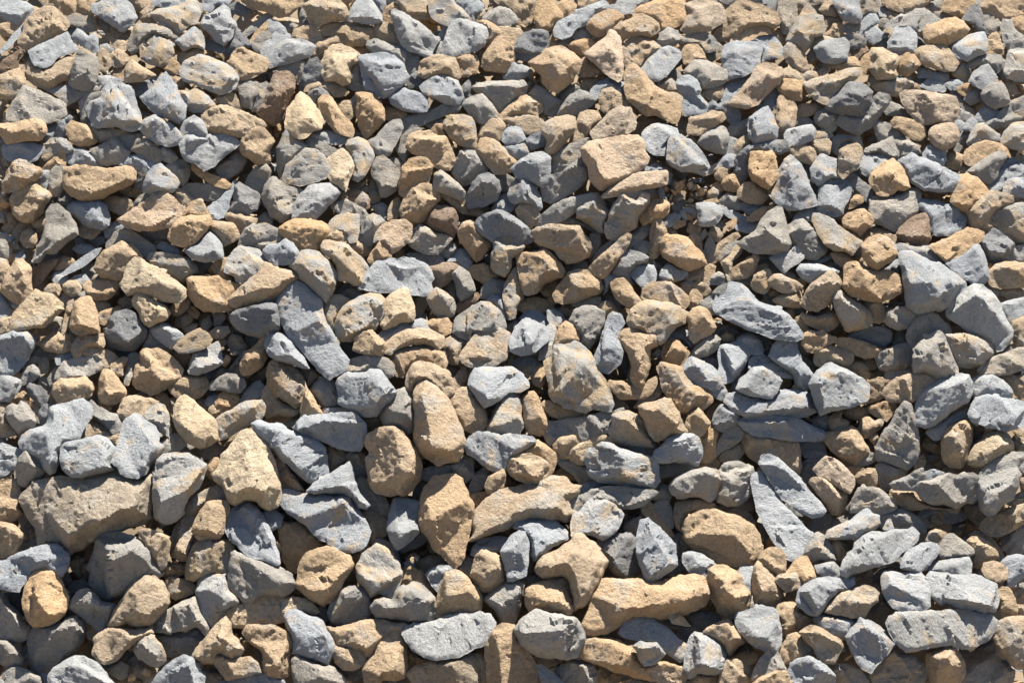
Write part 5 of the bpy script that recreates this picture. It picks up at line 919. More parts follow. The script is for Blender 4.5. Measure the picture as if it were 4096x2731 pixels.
l -0.4 9 1008 293 15 -5 26 -2 7 20 -12 8 -16 5 -15 -13;1034 296 4
o -0.4 7 1134 89 20 -7 21 -5 12 7 -7 13 -16 15 -20 -13;1159 84 4
t -2.4 7 1272 245 10 -13 30 3 0 7 -15 13 -10 15 -20 -5;1292 242 4
d -0.4 4.5 1046 286 18 -16 21 -7 10 13 -10 17 -26 8;1069 281 4
n -0.4 5.5 508 204 7 -31 16 -7 7 7 -5 26 -15 23 -13 -3;520 189 4
n -4.4 5.5 209 1338 15 -10 16 -5 15 7 -2 23 -13 5 -16 -10;240 1333 4
l -4.8 9 482 799 8 -15 15 -16 13 -5 8 11 -6 17 -15 11 -20 5;508 779 4
n -2.8 5.5 1302 996 8 -18 13 -11 15 6 5 17 -5 13 -20 0;1323 978 3
l -0.4 9 1838 156 3 -23 10 2 20 8 21 2 2 13 -12 5 -26 -7;1861 143 4
t -0.8 7 2012 756 13 -8 15 13 20 20 0 18 -20 -2 -15 -16;2035 763 4
t -0.4 7 148 -10 38 0 3 38 -21 3 -17 -8;168 13 4
t -0.4 7 357 110 18 -13 18 -3 18 11 -8 10 -25 5 -13 10 -8 -8;380 107 4
n -6.4 5.5 260 1323 10 -11 16 18 10 18 -10 10 -21 -10;273 1328 3
t -0.4 7 1152 143 7 -21 13 -7 5 10 18 13 3 7 -18 8 -21 0;1175 135 4
n -2.0 5.5 1259 480 8 -13 15 -15 15 0 5 8 -13 15 -17 15 -16 5 -5 -5;1282 465 4
l -2.8 9 1027 725 7 -10 23 -5 11 5 10 10 -8 13 -8 8 -10 -11 -15 -2;1052 720 3
n -2.4 5.5 1662 278 16 -8 25 3 15 -3 6 23 -11 -2 -15 -10 -15 7 -8 21 -8 -8;1688 278 4
t -4.4 7 1926 1010 13 -4 18 9 9 17 0 14 -18 0 -13 -14;1948 1019 3
l -2.4 9 265 173 16 -10 30 -7 8 -3 -10 18 -18 15 -15 5;291 168 3
n -2.4 5.5 1458 255 13 -8 25 -7 5 15 -10 15 -15 3 -16 5;1478 255 4
l -2.0 9 1042 638 10 -12 16 -6 20 11 13 15 0 8 -18 -5 -15 -8;1073 628 3
l -0.4 9 1718 71 3 -20 8 -18 12 -10 11 10 5 13 -16 10 -12 13;1739 36 4 1736 48 5
t -0.4 7 1907 133 10 -11 16 6 7 17 -2 18 -16 -2 -17 -13;1922 135 4
t -0.4 7 1593 219 11 -10 23 0 20 3 -5 12 -26 8 -20 3;1621 214 4
t -0.8 7 1690 735 13 -10 18 0 13 10 5 16 -10 10 -18 -13 -13 -8;1718 733 4
n -4.0 5.5 454 684 10 -15 16 5 12 18 -12 18 -16 -5;472 684 4
n -0.4 5.5 122 196 16 -10 25 -5 26 -5 5 5 -26 10 -20 13 -15 8;153 189 3
n -2.8 5.5 41 768 2 -20 11 -13 12 -5 11 10 2 11 -10 7 -13 10;61 740 4
t -0.4 7 1614 291 18 -10 20 -3 10 8 -5 23 -15 0 -13 -8;1644 286 4
l 0.0 9 1586 444 7 -15 16 -13 18 -2 12 2 0 11 -12 7 0 8 -18 0 -16 8;1616 424 4
t -0.8 7 1657 837 10 -10 16 -5 0 15 15 5 -3 18 -17 3 -16 -5;1678 837 3
n -2.0 5.5 288 694 13 -30 10 15 21 10 10 13 -26 8 -25 -5;311 692 3
t -0.4 7 194 102 10 -5 15 13 3 20 -13 13 -10 -3 -3 -20;207 112 4
o -0.4 7 84 339 10 -12 18 -16 13 -10 5 15 0 18 -23 5 -15 3;112 324 4
m -2.8 8 250 748 3 -18 5 -18 10 -5 13 8 -5 10 -11 13 0 15 -7 13 -8 0;265 723 4 258 748 4
t -2.0 7 1425 526 2 -20 10 -18 18 -13 16 -8 7 8 -12 10 -16 16 -10 17;1450 490 4
n -0.8 5.5 1624 840 10 -8 18 -2 13 7 -3 16 -10 10 -15 -5 -10 -8;1647 837 4
l 0.0 9 128 544 15 -13 20 -15 21 -13 12 -2 -7 12 -21 18 -20 10 -15 5;163 521 3
n -6.4 5.5 133 1180 15 -18 20 -3 11 16 -16 5 -15 10 -8 10;158 1170 3
t -2.8 7 906 761 15 -21 16 -12 10 7 -10 21 -16 18 -10 2;926 748 3
n -0.4 5.5 1688 77 10 -11 20 5 13 8 -2 13 -21 7 -13 -5;1711 77 4
t -0.4 7 1892 327 5 -18 15 -3 13 5 5 18 -8 10 -20 -2;1912 316 4
n -2.0 5.5 2019 501 11 -8 30 -3 0 36 -25 0 -21 -5;2040 503 4
d -6.4 4.5 1890 1055 18 -9 22 -5 7 14 -7 18 -22 -5;1917 1055 3
t 0.0 7 125 572 13 -10 15 0 10 13 -5 15 -15 2 -13 -7;145 569 4
l -2.0 9 972 608 10 -16 18 -2 13 13 3 30 -11 10 -2 -20 -15 -15;998 600 4
d -6.4 4.5 661 1325 15 3 26 12 25 -7 3 20 -23 5 -20 -10;702 1343 2
n -0.8 5.5 1772 751 3 -11 20 -2 25 -3 11 13 -21 3 -20 7 -10 5;1800 743 3
t -0.4 7 219 112 16 -13 15 8 10 13 -18 15 -18 -5;240 115 4
t -2.0 7 423 534 13 -16 18 -2 5 8 -10 17 15 16 -15 0 -20 -11;441 529 4
d -6.4 4.5 403 1343 20 -10 21 15 -5 15 -26 3;426 1346 3
t 3.6 7 1852 1082 7 -18 13 -5 18 5 4 9 -13 13 -4 9 -14 -9;1872 1068 4
t -0.4 7 434 196 20 -10 15 3 8 15 5 13 -23 -3 -20 -7;462 194 4
n -4.8 5.5 401 904 12 -13 21 -5 10 10 -5 15 -16 5 -15 0;423 899 4
n -2.0 5.5 674 587 13 -15 15 -3 15 8 5 10 -10 8 -15 3;697 580 4
n -2.0 5.5 1440 401 15 -13 16 5 10 13 0 13 -15 0 -21 -8;1460 399 4
t -2.8 7 1068 768 -6 -17 11 -16 10 -5 7 10 0 21 -7 13;1078 746 4
t -2.0 7 41 480 5 -15 13 -8 12 10 3 16 -10 12 -13 -2;59 467 4
t -2.0 7 697 493 10 -10 25 2 11 10 -5 13 -13 5 -15 -10;720 490 4
t 0.0 7 865 376 15 2 21 10 20 5 8 11 2 15 6 8 -16 -3 -15 -13 -20 -18;901 396 4
t -0.4 7 1404 186 10 -10 18 -8 13 5 0 18 -15 13 -18 -8;1427 179 4
t -0.4 7 1647 130 20 -5 21 -8 20 -2 13 18 -23 5 -26 0;1693 125 4
l -2.4 9 189 168 5 -15 20 0 21 3 10 7 -15 3 -16 13 -15 5;209 166 4
n -2.0 5.5 120 598 13 -11 15 5 20 -10 3 13 -13 8 -15 10 -15 2;148 595 4
t -6.4 7 138 1124 15 -13 18 8 -3 15 -10 20 -13 -15;156 1124 3
t -0.4 7 1108 20 11 -15 17 -5 16 10 -5 16 -16 7 -15 -5;1131 10 4
l -0.4 9 1731 66 8 -7 13 -5 10 10 10 7 -13 11 -15 7 -10 -12;1749 64 3
t -2.8 7 1846 891 10 -18 15 5 16 5 0 16 -10 7 -16 -5;1866 883 4
t -4.0 7 20 485 6 -20 10 -15 12 -6 3 11 -10 15 -5 15 7 10 -12 0;36 465 4
l -0.4 9 865 92 13 -21 8 -12 12 -3 -7 28 -5 13 -3 13 -10 2;883 77 4
o -0.4 7 766 222 12 -5 21 2 13 11 -11 10 -17 2 -13 -5;784 230 4
t -0.4 7 1315 171 8 -13 17 -2 13 12 3 16 -18 0 -15 -8;1335 163 4
l 0.0 9 1096 620 12 -2 13 8 8 12 -10 13 -16 0 -7 -13;1111 626 4
n -4.4 5.5 1060 1310 18 -3 25 5 18 6 -13 10 -15 5 -15 -10;1093 1315 3
t -6.4 7 1185 1328 20 10 16 10 10 21 -31 10 -5 -26;1208 1348 3
n -6.4 5.5 1221 1340 30 8 31 10 30 5 -25 13 -36 -13;1267 1356 2
n -0.4 5.5 505 87 15 -18 16 -5 7 10 -10 10 -7 15 -11 8 -7 -10;526 79 3
n -0.4 5.5 237 281 18 -11 31 -2 -5 13 -11 10 -10 7;260 278 3
t -2.0 7 339 618 13 -15 18 -8 8 10 -6 15 -15 11 -10 -3;360 608 4
d -6.4 4.5 10 1187 21 -2 15 5 0 20 0 21 -15 -15 -11 -13;33 1203 2
d -2.4 4.5 919 179 10 -11 8 -7 5 12 -3 16 10 5 -18 10 -10 20 -7 -5;931 179 4
n -2.0 5.5 832 603 5 -18 23 5 5 -3 -10 21 -10 20 -8 8 -8 -16;847 598 4
b -2.0 6 911 615 10 -12 16 -11 15 -5 5 8 -10 13 -21 15 -10 0;937 600 4
n -6.4 5.5 799 1098 15 -10 15 -13 16 -10 10 13 -20 15 -26 10;829 1083 3
n -2.4 5.5 1939 1073 13 -9 18 2 18 16 18 26 2 16 -11 7 -4 -23 -14 -22 -18 -13;1984 1090 3
t -0.4 7 1443 367 12 -15 13 -3 10 21 -7 13 -21 -3;1460 360 4
l -2.4 9 406 -8 63 0 -15 18 -20 0 -11 13 -15 -3;434 3 3
l -2.4 9 301 -8 71 0 -10 18 -30 5 -26 -5;337 3 4
l -0.4 9 92 179 25 -6 26 -5 15 8 -15 10 -21 10 -10 -7;133 179 3
t -4.4 7 161 1251 5 -13 13 6 12 12 8 13 -10 15 -13 -10;176 1251 4
t -0.4 7 1468 296 8 -15 18 -11 12 6 3 12 -18 5 -15 16;1491 281 4
t 0.0 7 1376 598 8 -18 10 0 10 12 0 13 -15 10 -10 0;1394 590 4
t -0.4 7 1639 20 11 -15 12 -8 10 18 6 16 -11 2 -20 -5;1657 10 4
l -0.4 9 1843 173 13 -12 26 2 12 8 -7 13 -26 -3;1871 168 3
o -2.0 7 1690 414 8 -18 13 -13 13 -7 7 7 -2 18 -13 10 -15 5;1716 391 4
t -0.8 7 222 730 10 -10 13 -5 10 2 -5 13 -5 10 2 8 -12 5 -11 -10;240 728 4
n -4.4 5.5 748 1093 2 -15 18 2 16 8 10 18 5 18 -10 0 -16 -21 -15 -10;768 1088 3
t -2.0 7 1399 552 5 -16 16 -7 10 5 -3 18 -10 17 -13 -5;1417 541 4
t -0.4 7 1560 143 21 -8 15 10 13 16 -13 5 -20 -8 -13 3;1581 145 4
t 0.0 7 1662 508 16 -5 15 5 13 13 -8 10 -13 3 -13 -10;1683 513 4
n -2.8 5.5 1514 672 18 2 13 13 2 8 -7 17 -13 -7 -10 -16;1532 682 4
n -4.0 5.5 107 399 10 -18 16 5 15 18 -10 10 -16 -5 -12 -3;128 393 4
n -2.0 5.5 158 465 5 -13 21 0 20 5 -8 10 -12 11 -21 -5;179 460 4
t -2.8 7 939 990 18 -5 20 0 13 5 -18 11 -20 10 -10 -8;962 993 3
n 0.0 5.5 1147 608 7 -10 26 -3 18 0 0 10 -18 10 -21 3;1175 603 4
n -4.8 5.5 1228 794 13 3 15 15 0 10 -20 0 -15 0;1241 809 3
n -2.4 5.5 1747 1153 13 -13 18 -9 23 -14 2 23 -16 9 -18 8 -13 5;1778 1140 3
t -0.4 7 324 130 8 -10 15 -3 10 11 5 12 -13 8 -17 -8;342 128 4
t -2.0 7 191 633 13 -10 15 -5 16 -3 5 5 -16 13 -15 16 -10 -6;219 626 4
n -6.4 5.5 23 1111 18 -18 15 -10 21 -8 2 15 -18 8 -20 15 -13 6;56 1090 3
t -2.4 7 676 209 16 -7 10 2 5 26 -10 10 -16 -16;689 214 4
t -2.8 7 725 840 18 -10 18 -5 2 15 -5 10 -15 10 -11 -12;748 837 4
l -4.4 9 911 1139 10 -13 13 -13 13 6 -5 20 -5 15 -11 -10;931 1129 3
l -0.4 9 1282 344 10 -10 20 -5 21 8 10 12 -5 16 -8 2 -2 -20;1312 337 3
t -0.4 7 1647 71 15 -12 5 -11 16 -2 5 15 -5 13 -16 3;1672 56 4
n -2.4 5.5 982 357 26 -8 20 8 -5 18 -15 8 -10 -11;1005 362 3
d -4.0 4.5 681 684 26 0 5 16 15 10 -25 7 -10 -12;702 697 3
d -2.4 4.5 454 15 20 -10 26 15 5 6 -25 5 -16 -5;480 18 3
t -2.0 7 112 524 10 -11 18 3 11 8 -16 12 -18 5 -7 -7;128 521 4
l -0.4 9 534 46 7 -8 13 5 15 13 5 13 -20 2 -13 -5;551 48 4
d -0.4 4.5 613 194 12 -13 16 -5 12 8 8 12 -10 3 -13 -5 -8 15;636 189 4
t -2.0 7 776 439 2 -20 6 -15 12 -8 5 13 -2 20 -8 8;786 411 4
l -2.0 9 878 501 8 -13 12 -5 13 7 3 13 -16 13 -15 -3;896 493 4 901 503 4
n -4.4 5.5 1177 1272 13 -8 26 3 25 10 10 10 -20 -3 -26 -7 -20 0;1216 1272 3
b -2.4 6 1695 105 13 -8 21 -3 12 8 -12 10 -11 10 -15 -2;1718 105 4
t -2.4 7 281 26 15 -13 13 2 -8 11 8 15 -13 7 -15 -7;293 28 4
d -0.4 4.5 112 265 5 -20 11 -5 10 -8 5 10 -8 16 -7 15 -13 3;125 250 4
n -0.4 5.5 319 301 13 -8 15 11 8 12 -13 11 -15 -6;334 304 5
n -2.0 5.5 421 664 13 -10 20 0 5 10 -15 13 -21 -3;439 661 4
l -2.0 9 -10 587 13 0 12 21 5 20 -10 10 -20 5;5 608 4
t -4.8 7 309 799 10 -15 13 5 10 13 7 15 -7 13 -8 -16 -13 -7;329 799 4
d -8.4 4.5 46 1057 10 -15 15 10 6 21 -16 5 -13 0;61 1057 2
t -0.4 7 766 31 7 -16 13 -7 13 5 0 7 -13 3 3 18 -8 7 -13 -7;778 26 4
t 0.0 7 1198 613 12 -10 16 2 10 13 0 10 -15 8 -16 -10;1221 613 4
n -2.8 5.5 1272 812 10 -15 20 -13 16 -18 5 10 -5 15 -16 11 -20 10;1302 789 3
t -2.4 7 1251 1045 16 -8 15 -3 -5 18 -5 18 -16 -5 -7 -10;1267 1045 4
n -2.4 5.5 1588 250 3 -13 25 0 21 16 5 10 -13 2 -13 -10;1611 245 3
n -0.4 5.5 1930 199 8 -13 15 -7 13 -3 2 10 -10 16 -15 7;1953 186 4
t -0.4 7 -5 51 20 -5 18 10 0 13 -15 5 -23 -8;15 56 4
t -2.0 7 -10 643 20 -7 16 -3 -6 26 -5 10 -25 5;10 649 4
n -4.0 5.5 738 378 7 -18 8 8 8 23 -3 10 -15 5;750 378 3
t -2.8 7 602 738 13 -5 13 7 8 11 -11 12 -10 11 -5 -18;620 746 4
n -2.0 5.5 1177 480 5 -10 16 0 2 18 -10 18 -10 10 -5 -10 7 -13;1187 480 4
t -4.8 7 1386 934 13 -10 26 -8 15 3 -5 15 -15 5 -21 0;1414 924 3
t -0.4 7 1716 135 10 -20 15 -10 -2 23 0 20 -13 0;1731 125 4
t -2.8 7 413 932 10 -13 13 -3 3 13 -10 13 5 18 -16 -5 -5 -10;426 934 4
n -2.4 5.5 1119 191 10 -15 20 -5 13 8 -13 7 -15 13 -10 3;1139 181 4
l -2.0 9 1443 411 17 8 21 10 20 10 -5 3 -20 0 -18 -8 -13 -13;1471 429 3
d -4.0 4.5 1427 669 23 -18 26 13 -10 13 -21 10;1450 666 2
n -4.4 5.5 1463 1022 13 -11 18 11 15 20 -3 8 -20 -13 -15 -5;1486 1024 3
n -4.4 5.5 1698 1153 18 -9 9 -4 4 17 0 14 -13 4 -14 -4;1716 1153 3
d -0.4 4.5 814 163 8 -12 10 -6 13 11 5 7 -15 10 -16 3;829 158 4
t -6.4 7 697 1106 20 -5 21 -16 10 3 -10 15 -16 10 -15 11 -8 -11;722 1103 3
t -2.4 7 1162 168 13 -12 20 2 3 10 -13 11 -5 10 -13 -10;1180 166 4
l -2.0 9 1481 411 10 -10 15 0 21 10 2 5 -18 5 -12 8 -13 -10;1504 409 4
t -4.8 7 1412 827 13 -15 15 -10 15 -8 -2 15 -18 13 -13 15 -5 11;1435 814 3
d -2.4 4.5 1601 324 15 8 8 15 13 23 -3 18 -15 -21 -8 -20;1621 355 3
t -2.0 7 1999 582 15 -7 21 2 10 10 -10 8 -21 0;2025 582 4
n -4.0 5.5 1512 511 10 -3 15 16 18 12 10 10 -10 3 -15 -8 -15 -10;1535 526 3
n -4.0 5.5 1785 684 10 -20 10 -5 8 15 2 13 -15 5 -13 0;1800 674 3
l -0.4 9 69 352 13 -10 17 0 -2 15 -5 21 -15 -11;84 352 4
t -4.0 7 -8 518 18 3 10 15 -10 21 -7 20 -11 0;8 541 4
t -4.8 7 23 802 10 -21 10 -7 11 10 5 18 -8 2 -15 -2;41 786 4
n -2.0 5.5 1440 511 10 -18 21 -10 12 7 -12 11 -16 12 -12 8;1460 501 3
l -2.0 9 1471 452 15 -8 25 0 6 11 -21 10 -20 -5;1494 450 3
t -2.0 7 1080 577 18 -10 15 -3 3 16 -13 12 -13 0;1101 575 4
l -0.8 9 1157 978 13 -11 20 -5 20 5 -10 6 -15 7 -15 10 -13 -5;1180 973 3
c 3.6 9 1338 1231 10 -10 13 7 13 16 7 7 -18 -2 -17 -3;1356 1233 4
t -2.4 7 1647 56 -3 -18 18 -5 18 3 3 10 -13 2 -10 11 -10 5;1662 43 4
d -2.8 4.5 1458 1011 21 -10 25 -16 5 21 -5 15 -25 -5;1489 1006 2
t -2.4 7 224 56 21 5 20 5 -5 11 -20 2 -16 -8;240 66 4
t -4.0 7 352 638 15 -10 16 5 0 10 -16 13 -15 -5;367 638 4
t -4.8 7 344 707 13 -7 15 5 8 7 -5 11 -10 10 -13 -10;362 710 4
t -2.4 7 1358 245 11 -15 12 2 -5 18 -5 20 -15 -7;1369 245 4
n -2.0 5.5 1409 506 3 -18 8 -13 10 18 -5 20 -5 16 -8 -11;1420 493 5
t -2.0 7 1369 557 7 -13 16 -8 12 3 3 13 -18 7 -15 5;1392 546 4
n -2.0 5.5 1417 569 8 -17 12 -8 16 8 2 12 -15 5;1437 557 4
t -0.4 7 2019 51 6 -13 20 -5 15 8 0 36 -20 -13 -15 -5;2040 46 4
l 3.2 9 1841 960 8 -15 17 -6 21 6 0 7 -21 10;1864 947 3
l -2.4 9 87 260 10 -10 18 0 -3 15 -5 11 -15 5;99 260 4
n -4.0 5.5 -5 480 15 0 13 21 -8 15 -20 -5;8 493 4
o -0.4 7 863 263 10 -13 13 0 5 13 10 13 5 15 -15 -15 -16 -6;883 260 4
l -0.4 9 1440 321 15 -12 16 2 0 16 -13 10 -13 -5;1455 319 4
t -2.0 7 1379 478 5 -16 10 3 8 18 2 18 -10 5 -10 -11;1392 475 4
t -2.0 7 1384 567 15 -3 15 5 6 13 -11 10 -10 -5 -10 -5;1402 572 4
t -2.4 7 1591 -8 36 0 12 18 -2 21 -8 -11 -13 -5 -15 11 -8 -16;1616 0 3
t 0.0 7 1496 439 13 -15 16 -8 15 0 -8 13 -13 10 -12 3;1519 424 4
t -0.4 7 1000 56 13 -2 26 5 7 10 -18 8 -20 -8;1023 64 4
n -4.4 5.5 625 1208 16 0 12 10 0 23 -10 0 -13 -13;643 1216 3
n -2.0 5.5 1121 450 13 -11 15 -2 15 10 18 8 18 12 -10 3 -20 -15 -21 -5;1154 442 3
n -4.4 5.5 1653 1059 9 -18 18 -6 18 -7 9 2 -9 11 -18 7 -18 11;1680 1039 2
n -2.4 5.5 485 69 20 -18 21 -18 10 3 -10 12 -16 13 -15 10;510 51 3
l -2.0 9 209 457 15 -10 18 0 3 10 -15 8 -16 10;224 455 4
l -2.0 9 105 559 5 -13 18 -2 7 10 -2 13 -18 2;120 552 4
t 0.0 7 125 654 5 -23 5 -21 10 -5 0 15 -5 21 -10 20 -5 5;138 620 4
l -2.8 9 112 715 10 -8 21 -2 5 7 -8 8 -15 8 -10 0;130 712 3
n -4.8 5.5 827 985 8 -15 15 -8 10 5 -10 18 -10 16 -11 0;842 975 3
l -2.0 9 1325 447 10 -15 16 -5 10 5 -5 10 -13 10 -13 3;1346 437 4
n -4.0 5.5 1287 529 10 -8 18 5 13 13 -5 20 -11 5 0 -23 -7 -10;1318 536 3
d -2.8 4.5 1537 955 13 15 15 26 21 20 15 10 -15 0 -26 -20 -15 -26;1565 996 2
t -2.4 7 222 148 15 -13 16 -7 -3 20 -5 15 -15 -7;240 145 4
n -2.0 5.5 214 483 10 -16 16 -7 7 0 -10 23 -10 12 -13 -2;230 475 3
n -4.0 5.5 186 603 13 -5 20 10 -2 10 -18 5 -10 -10;202 608 4
d -2.8 4.5 79 837 0 -15 10 -13 16 5 -3 13 -8 15 -12 6;92 822 3
n -2.0 5.5 1267 498 5 -10 17 -5 11 2 0 21 -13 0 -15 -5;1284 490 4
l -2.0 9 1767 541 13 -10 15 -15 8 8 -3 22 -18 0;1787 531 3
n -0.8 5.5 1713 924 11 -10 15 -8 13 3 -3 13 -15 7 -13 3;1736 914 3
n -4.4 5.5 1571 1193 6 -13 18 -5 9 9 -9 18 -18 0;1586 1186 3
t 1.6 7 2024 1184 13 -9 18 5 0 27 -18 0;2042 1186 3
n -4.8 5.5 66 700 11 -8 15 10 15 8 3 7 -18 -2 -21 -5;84 702 4
t -4.8 7 534 840 20 -8 20 0 5 8 -15 8 -20 0;559 837 3
n -2.4 5.5 1414 102 21 -15 10 10 -5 15 -15 10 -13 -10;1430 102 3
n -0.4 5.5 1147 77 5 -11 10 -12 10 5 8 12 -10 8 -16 0;1164 64 4
n -4.4 5.5 1047 1170 5 -18 21 0 15 7 -10 8 -21 8;1068 1157 3
c -0.4 9 1624 79 8 -5 20 0 15 5 -15 8 -15 10 -10 -3;1642 82 4
o -0.4 7 1915 176 18 -8 18 5 -3 11 -20 7 -11 -7;1933 176 4
n -2.4 5.5 1915 286 7 -18 11 -3 7 8 -12 15 -11 18 -7 -8;1928 276 3
t -2.0 7 64 444 10 -10 15 -2 5 18 -10 10 -15 -5;79 439 4
l -2.0 9 314 495 13 -10 20 8 10 10 -5 8 -20 -8;334 493 4
l -2.0 9 1361 424 13 -8 15 3 3 8 -8 12 -15 0;1376 424 4
l 0.0 9 1203 549 0 -13 13 8 15 8 7 7 -12 3 -8 13 -10 12 0 -20;1216 552 3 1213 569 4
t -0.4 7 1629 270 13 -10 15 0 8 13 -13 5 -20 3;1647 268 4
l -0.4 9 1892 168 10 -7 20 0 11 7 -16 11 -15 0;1912 166 4
t -2.8 7 2025 886 15 -13 20 10 0 21 -25 2;2045 888 3
n -2.8 5.5 2014 1006 16 -16 20 -10 15 5 0 21 -25 5;2045 993 3
t -0.4 7 222 84 13 -5 15 5 5 13 -13 8 -18 -11;237 87 4
l -2.0 9 148 498 10 -10 21 2 12 11 -12 5 -21 0;168 495 4
t -2.0 7 89 580 10 -11 18 0 5 13 -5 10 -15 -5;107 577 4
t -4.0 7 240 598 15 -6 15 6 -5 15 -10 5 -13 -8;255 603 4
t -4.0 7 699 368 23 -5 16 -18 2 13 -13 15 -15 8 -10 -5;725 363 4
l -0.8 9 648 825 8 -8 25 0 26 0 13 8 -8 5 -25 -5 -26 5;687 822 2
t -2.0 7 1417 467 8 -12 12 2 8 13 -8 13 -12 -3;1432 465 4
l -4.4 9 1353 1267 16 -11 15 8 0 18 -10 7 -11 -12;1371 1267 3
n -2.4 5.5 1915 230 7 -11 21 11 10 12 -15 3 -21 -5;1930 232 3
l -2.4 9 408 87 10 -5 21 7 13 10 -13 6 -21 -8;429 92 3
n -4.0 5.5 745 414 18 -8 15 8 -2 15 -18 3;763 416 4
n -2.4 5.5 1335 148 11 -10 12 5 8 13 -13 7 -15 -5;1351 148 4
t -2.0 7 1374 462 7 -18 13 -2 8 15 -5 13 -13 -3;1389 452 4
t -4.8 7 1103 950 21 -13 15 8 10 15 -15 0 -21 -5;1129 945 3
o -2.4 7 1550 66 8 -7 10 5 10 7 -5 16 -8 5 -10 -10;1565 71 4
n -2.4 5.5 1856 10 26 -13 5 23 -10 6 -16 -6;1871 10 3
t 0.0 7 1588 651 5 -15 8 -3 10 13 5 13 -7 10 -13 -8;1601 643 4
d -6.4 4.5 1515 1068 13 -4 14 18 0 13 -18 -5;1531 1077 3
t -2.4 7 270 -8 36 0 -5 21 -15 10 -13 -13;286 5 4
n -2.4 5.5 597 26 3 -11 8 5 7 11 3 15 -10 8 -8 -8;608 33 4
n -2.0 5.5 1190 516 10 -18 21 -15 17 -8 -17 18 -16 15 -15 13;1213 493 3
n -0.4 5.5 1685 56 10 -8 18 -2 11 5 -6 10 -20 3 -10 0;1706 54 3
n -2.4 5.5 1746 87 13 -8 16 -2 5 7 -5 15 -21 -2;1764 87 4
n -4.4 5.5 1823 1066 22 -2 9 9 -2 13 -16 4 -9 -8;1839 1073 3
d -0.4 4.5 273 367 8 -20 7 -10 5 10 -5 18 -7 13 -8 -3;283 357 4
t -4.8 7 77 733 7 -16 10 0 3 13 -3 13 -12 3;87 725 4
t -2.4 7 988 -5 40 0 -2 20 -18 0 -15 -10;1008 3 4
n -6.4 5.5 817 1292 18 13 20 13 -15 2 -21 -5;835 1310 3
n -4.0 5.5 1287 383 15 -5 16 5 5 13 -16 5 -7 -5;1305 388 4
d -4.8 4.5 1244 689 7 11 8 20 -3 20 -7 6 -3 -26;1251 715 2
n -4.0 5.5 166 536 13 -5 15 -2 -5 17 -16 6 -7 -6;179 539 4
t -4.8 7 418 817 11 -8 15 5 2 11 -12 7 -13 0;431 817 4
l -2.4 9 1453 296 7 -20 13 5 -2 15 -5 13 -11 -3;1463 288 3
n -2.0 5.5 1142 536 12 -12 16 0 7 17 -18 3 -12 2;1159 531 4
t -2.0 7 1363 569 11 -7 10 5 -3 18 -10 7 -8 -10;1374 572 4
t -0.4 7 2012 168 7 -10 8 5 8 21 -5 5 -16 -5;2022 171 4
l -0.4 9 1925 258 8 -13 10 -8 10 8 -5 15 -15 3;1940 247 4
l -0.4 9 1994 337 10 -13 18 -10 8 10 -11 13 -17 2;2012 327 4
n -4.0 5.5 1678 434 7 -10 23 -10 21 -3 2 8 -18 2 -15 6 -13 10;1708 419 3
n -2.8 5.5 1601 710 10 5 21 15 10 8 -10 8 -16 -11;1621 728 3
t -2.8 7 1943 860 15 -5 18 10 -13 16 -15 7;1958 868 3
t -0.8 7 1828 924 5 -13 13 -2 5 13 -5 15 -15 0;1841 916 4
t -2.4 7 332 148 17 0 13 10 5 13 -15 0 -15 -13;352 158 4
n -2.0 5.5 270 409 6 -16 15 -5 20 5 -10 6 -15 7 -13 10;291 396 3
n -4.0 5.5 383 536 15 -10 25 -5 -5 13 -20 12;403 531 3
l -2.0 9 140 562 11 -10 17 -3 11 13 -13 7 -18 -2;158 557 4
t -4.8 7 464 748 10 -13 8 -5 3 16 20 5 -15 5 -16 -3;480 743 3
t -6.8 7 505 758 21 -18 10 -7 0 18 -13 10 -13 5;523 751 3
l -2.4 9 738 -8 30 0 5 18 -10 16 -10 -13;758 3 3
t -2.0 7 934 419 13 -10 10 2 8 13 12 5 -15 5 -20 -5;952 419 4
t -0.4 7 1157 -8 41 0 -8 16 -15 10 -16 -3;1175 3 4
l -2.0 9 1606 524 21 -3 20 -5 20 -10 16 -5 -11 10 -20 10 -20 10 -16 -2;1647 518 3
l -0.4 9 5 97 21 -26 17 -20 3 3 -10 20 -16 18 -12 7;26 77 3
n -4.0 5.5 97 643 10 -10 15 5 -2 18 -10 8 -11 -10;110 646 4
t -2.8 7 217 878 7 -10 16 -5 -3 18 -7 13 -11 -8;230 873 4
n -2.4 5.5 569 51 10 -8 16 8 5 10 -10 13 -13 -5;585 54 4
m -0.4 8 1404 347 10 -10 16 -8 15 -10 0 10 -10 13 -21 7;1425 337 3
t -2.0 7 1119 620 10 -10 15 3 5 13 -15 5 -13 -5;1134 618 4
n -4.0 5.5 1647 531 20 -5 21 8 -3 15 -13 -8 -15 -5;1667 534 3
t -2.8 7 1724 723 12 -8 13 8 3 12 -13 5;1739 725 3
n -2.4 5.5 191 38 18 5 15 13 -5 8 -12 -3 -13 -13;209 51 4
n -4.0 5.5 515 437 16 -13 15 10 -3 13 -17 3;531 434 4
d -4.8 4.5 224 692 21 3 18 10 -8 10 -15 0;245 702 3
n -4.8 5.5 54 720 10 -15 18 10 -5 10 -16 3;66 712 3
t -2.4 7 949 110 11 -11 17 0 -10 18 -2 16 -8 -5;962 112 4
n -2.4 5.5 850 247 15 -7 21 0 5 7 -13 3 -13 10;870 247 3
t -0.4 7 1430 349 10 -12 10 2 5 10 -12 13 -11 -5;1443 344 4
d -2.8 4.5 1389 717 15 -2 21 0 15 5 -5 15 -15 -10 -21 -5;1420 720 3
t -2.8 7 1029 738 18 -5 15 7 -5 13 -5 5 -10 -10;1047 740 3
d -6.4 4.5 1338 1149 13 -15 7 -15 5 5 6 15 -16 10;1356 1136 2
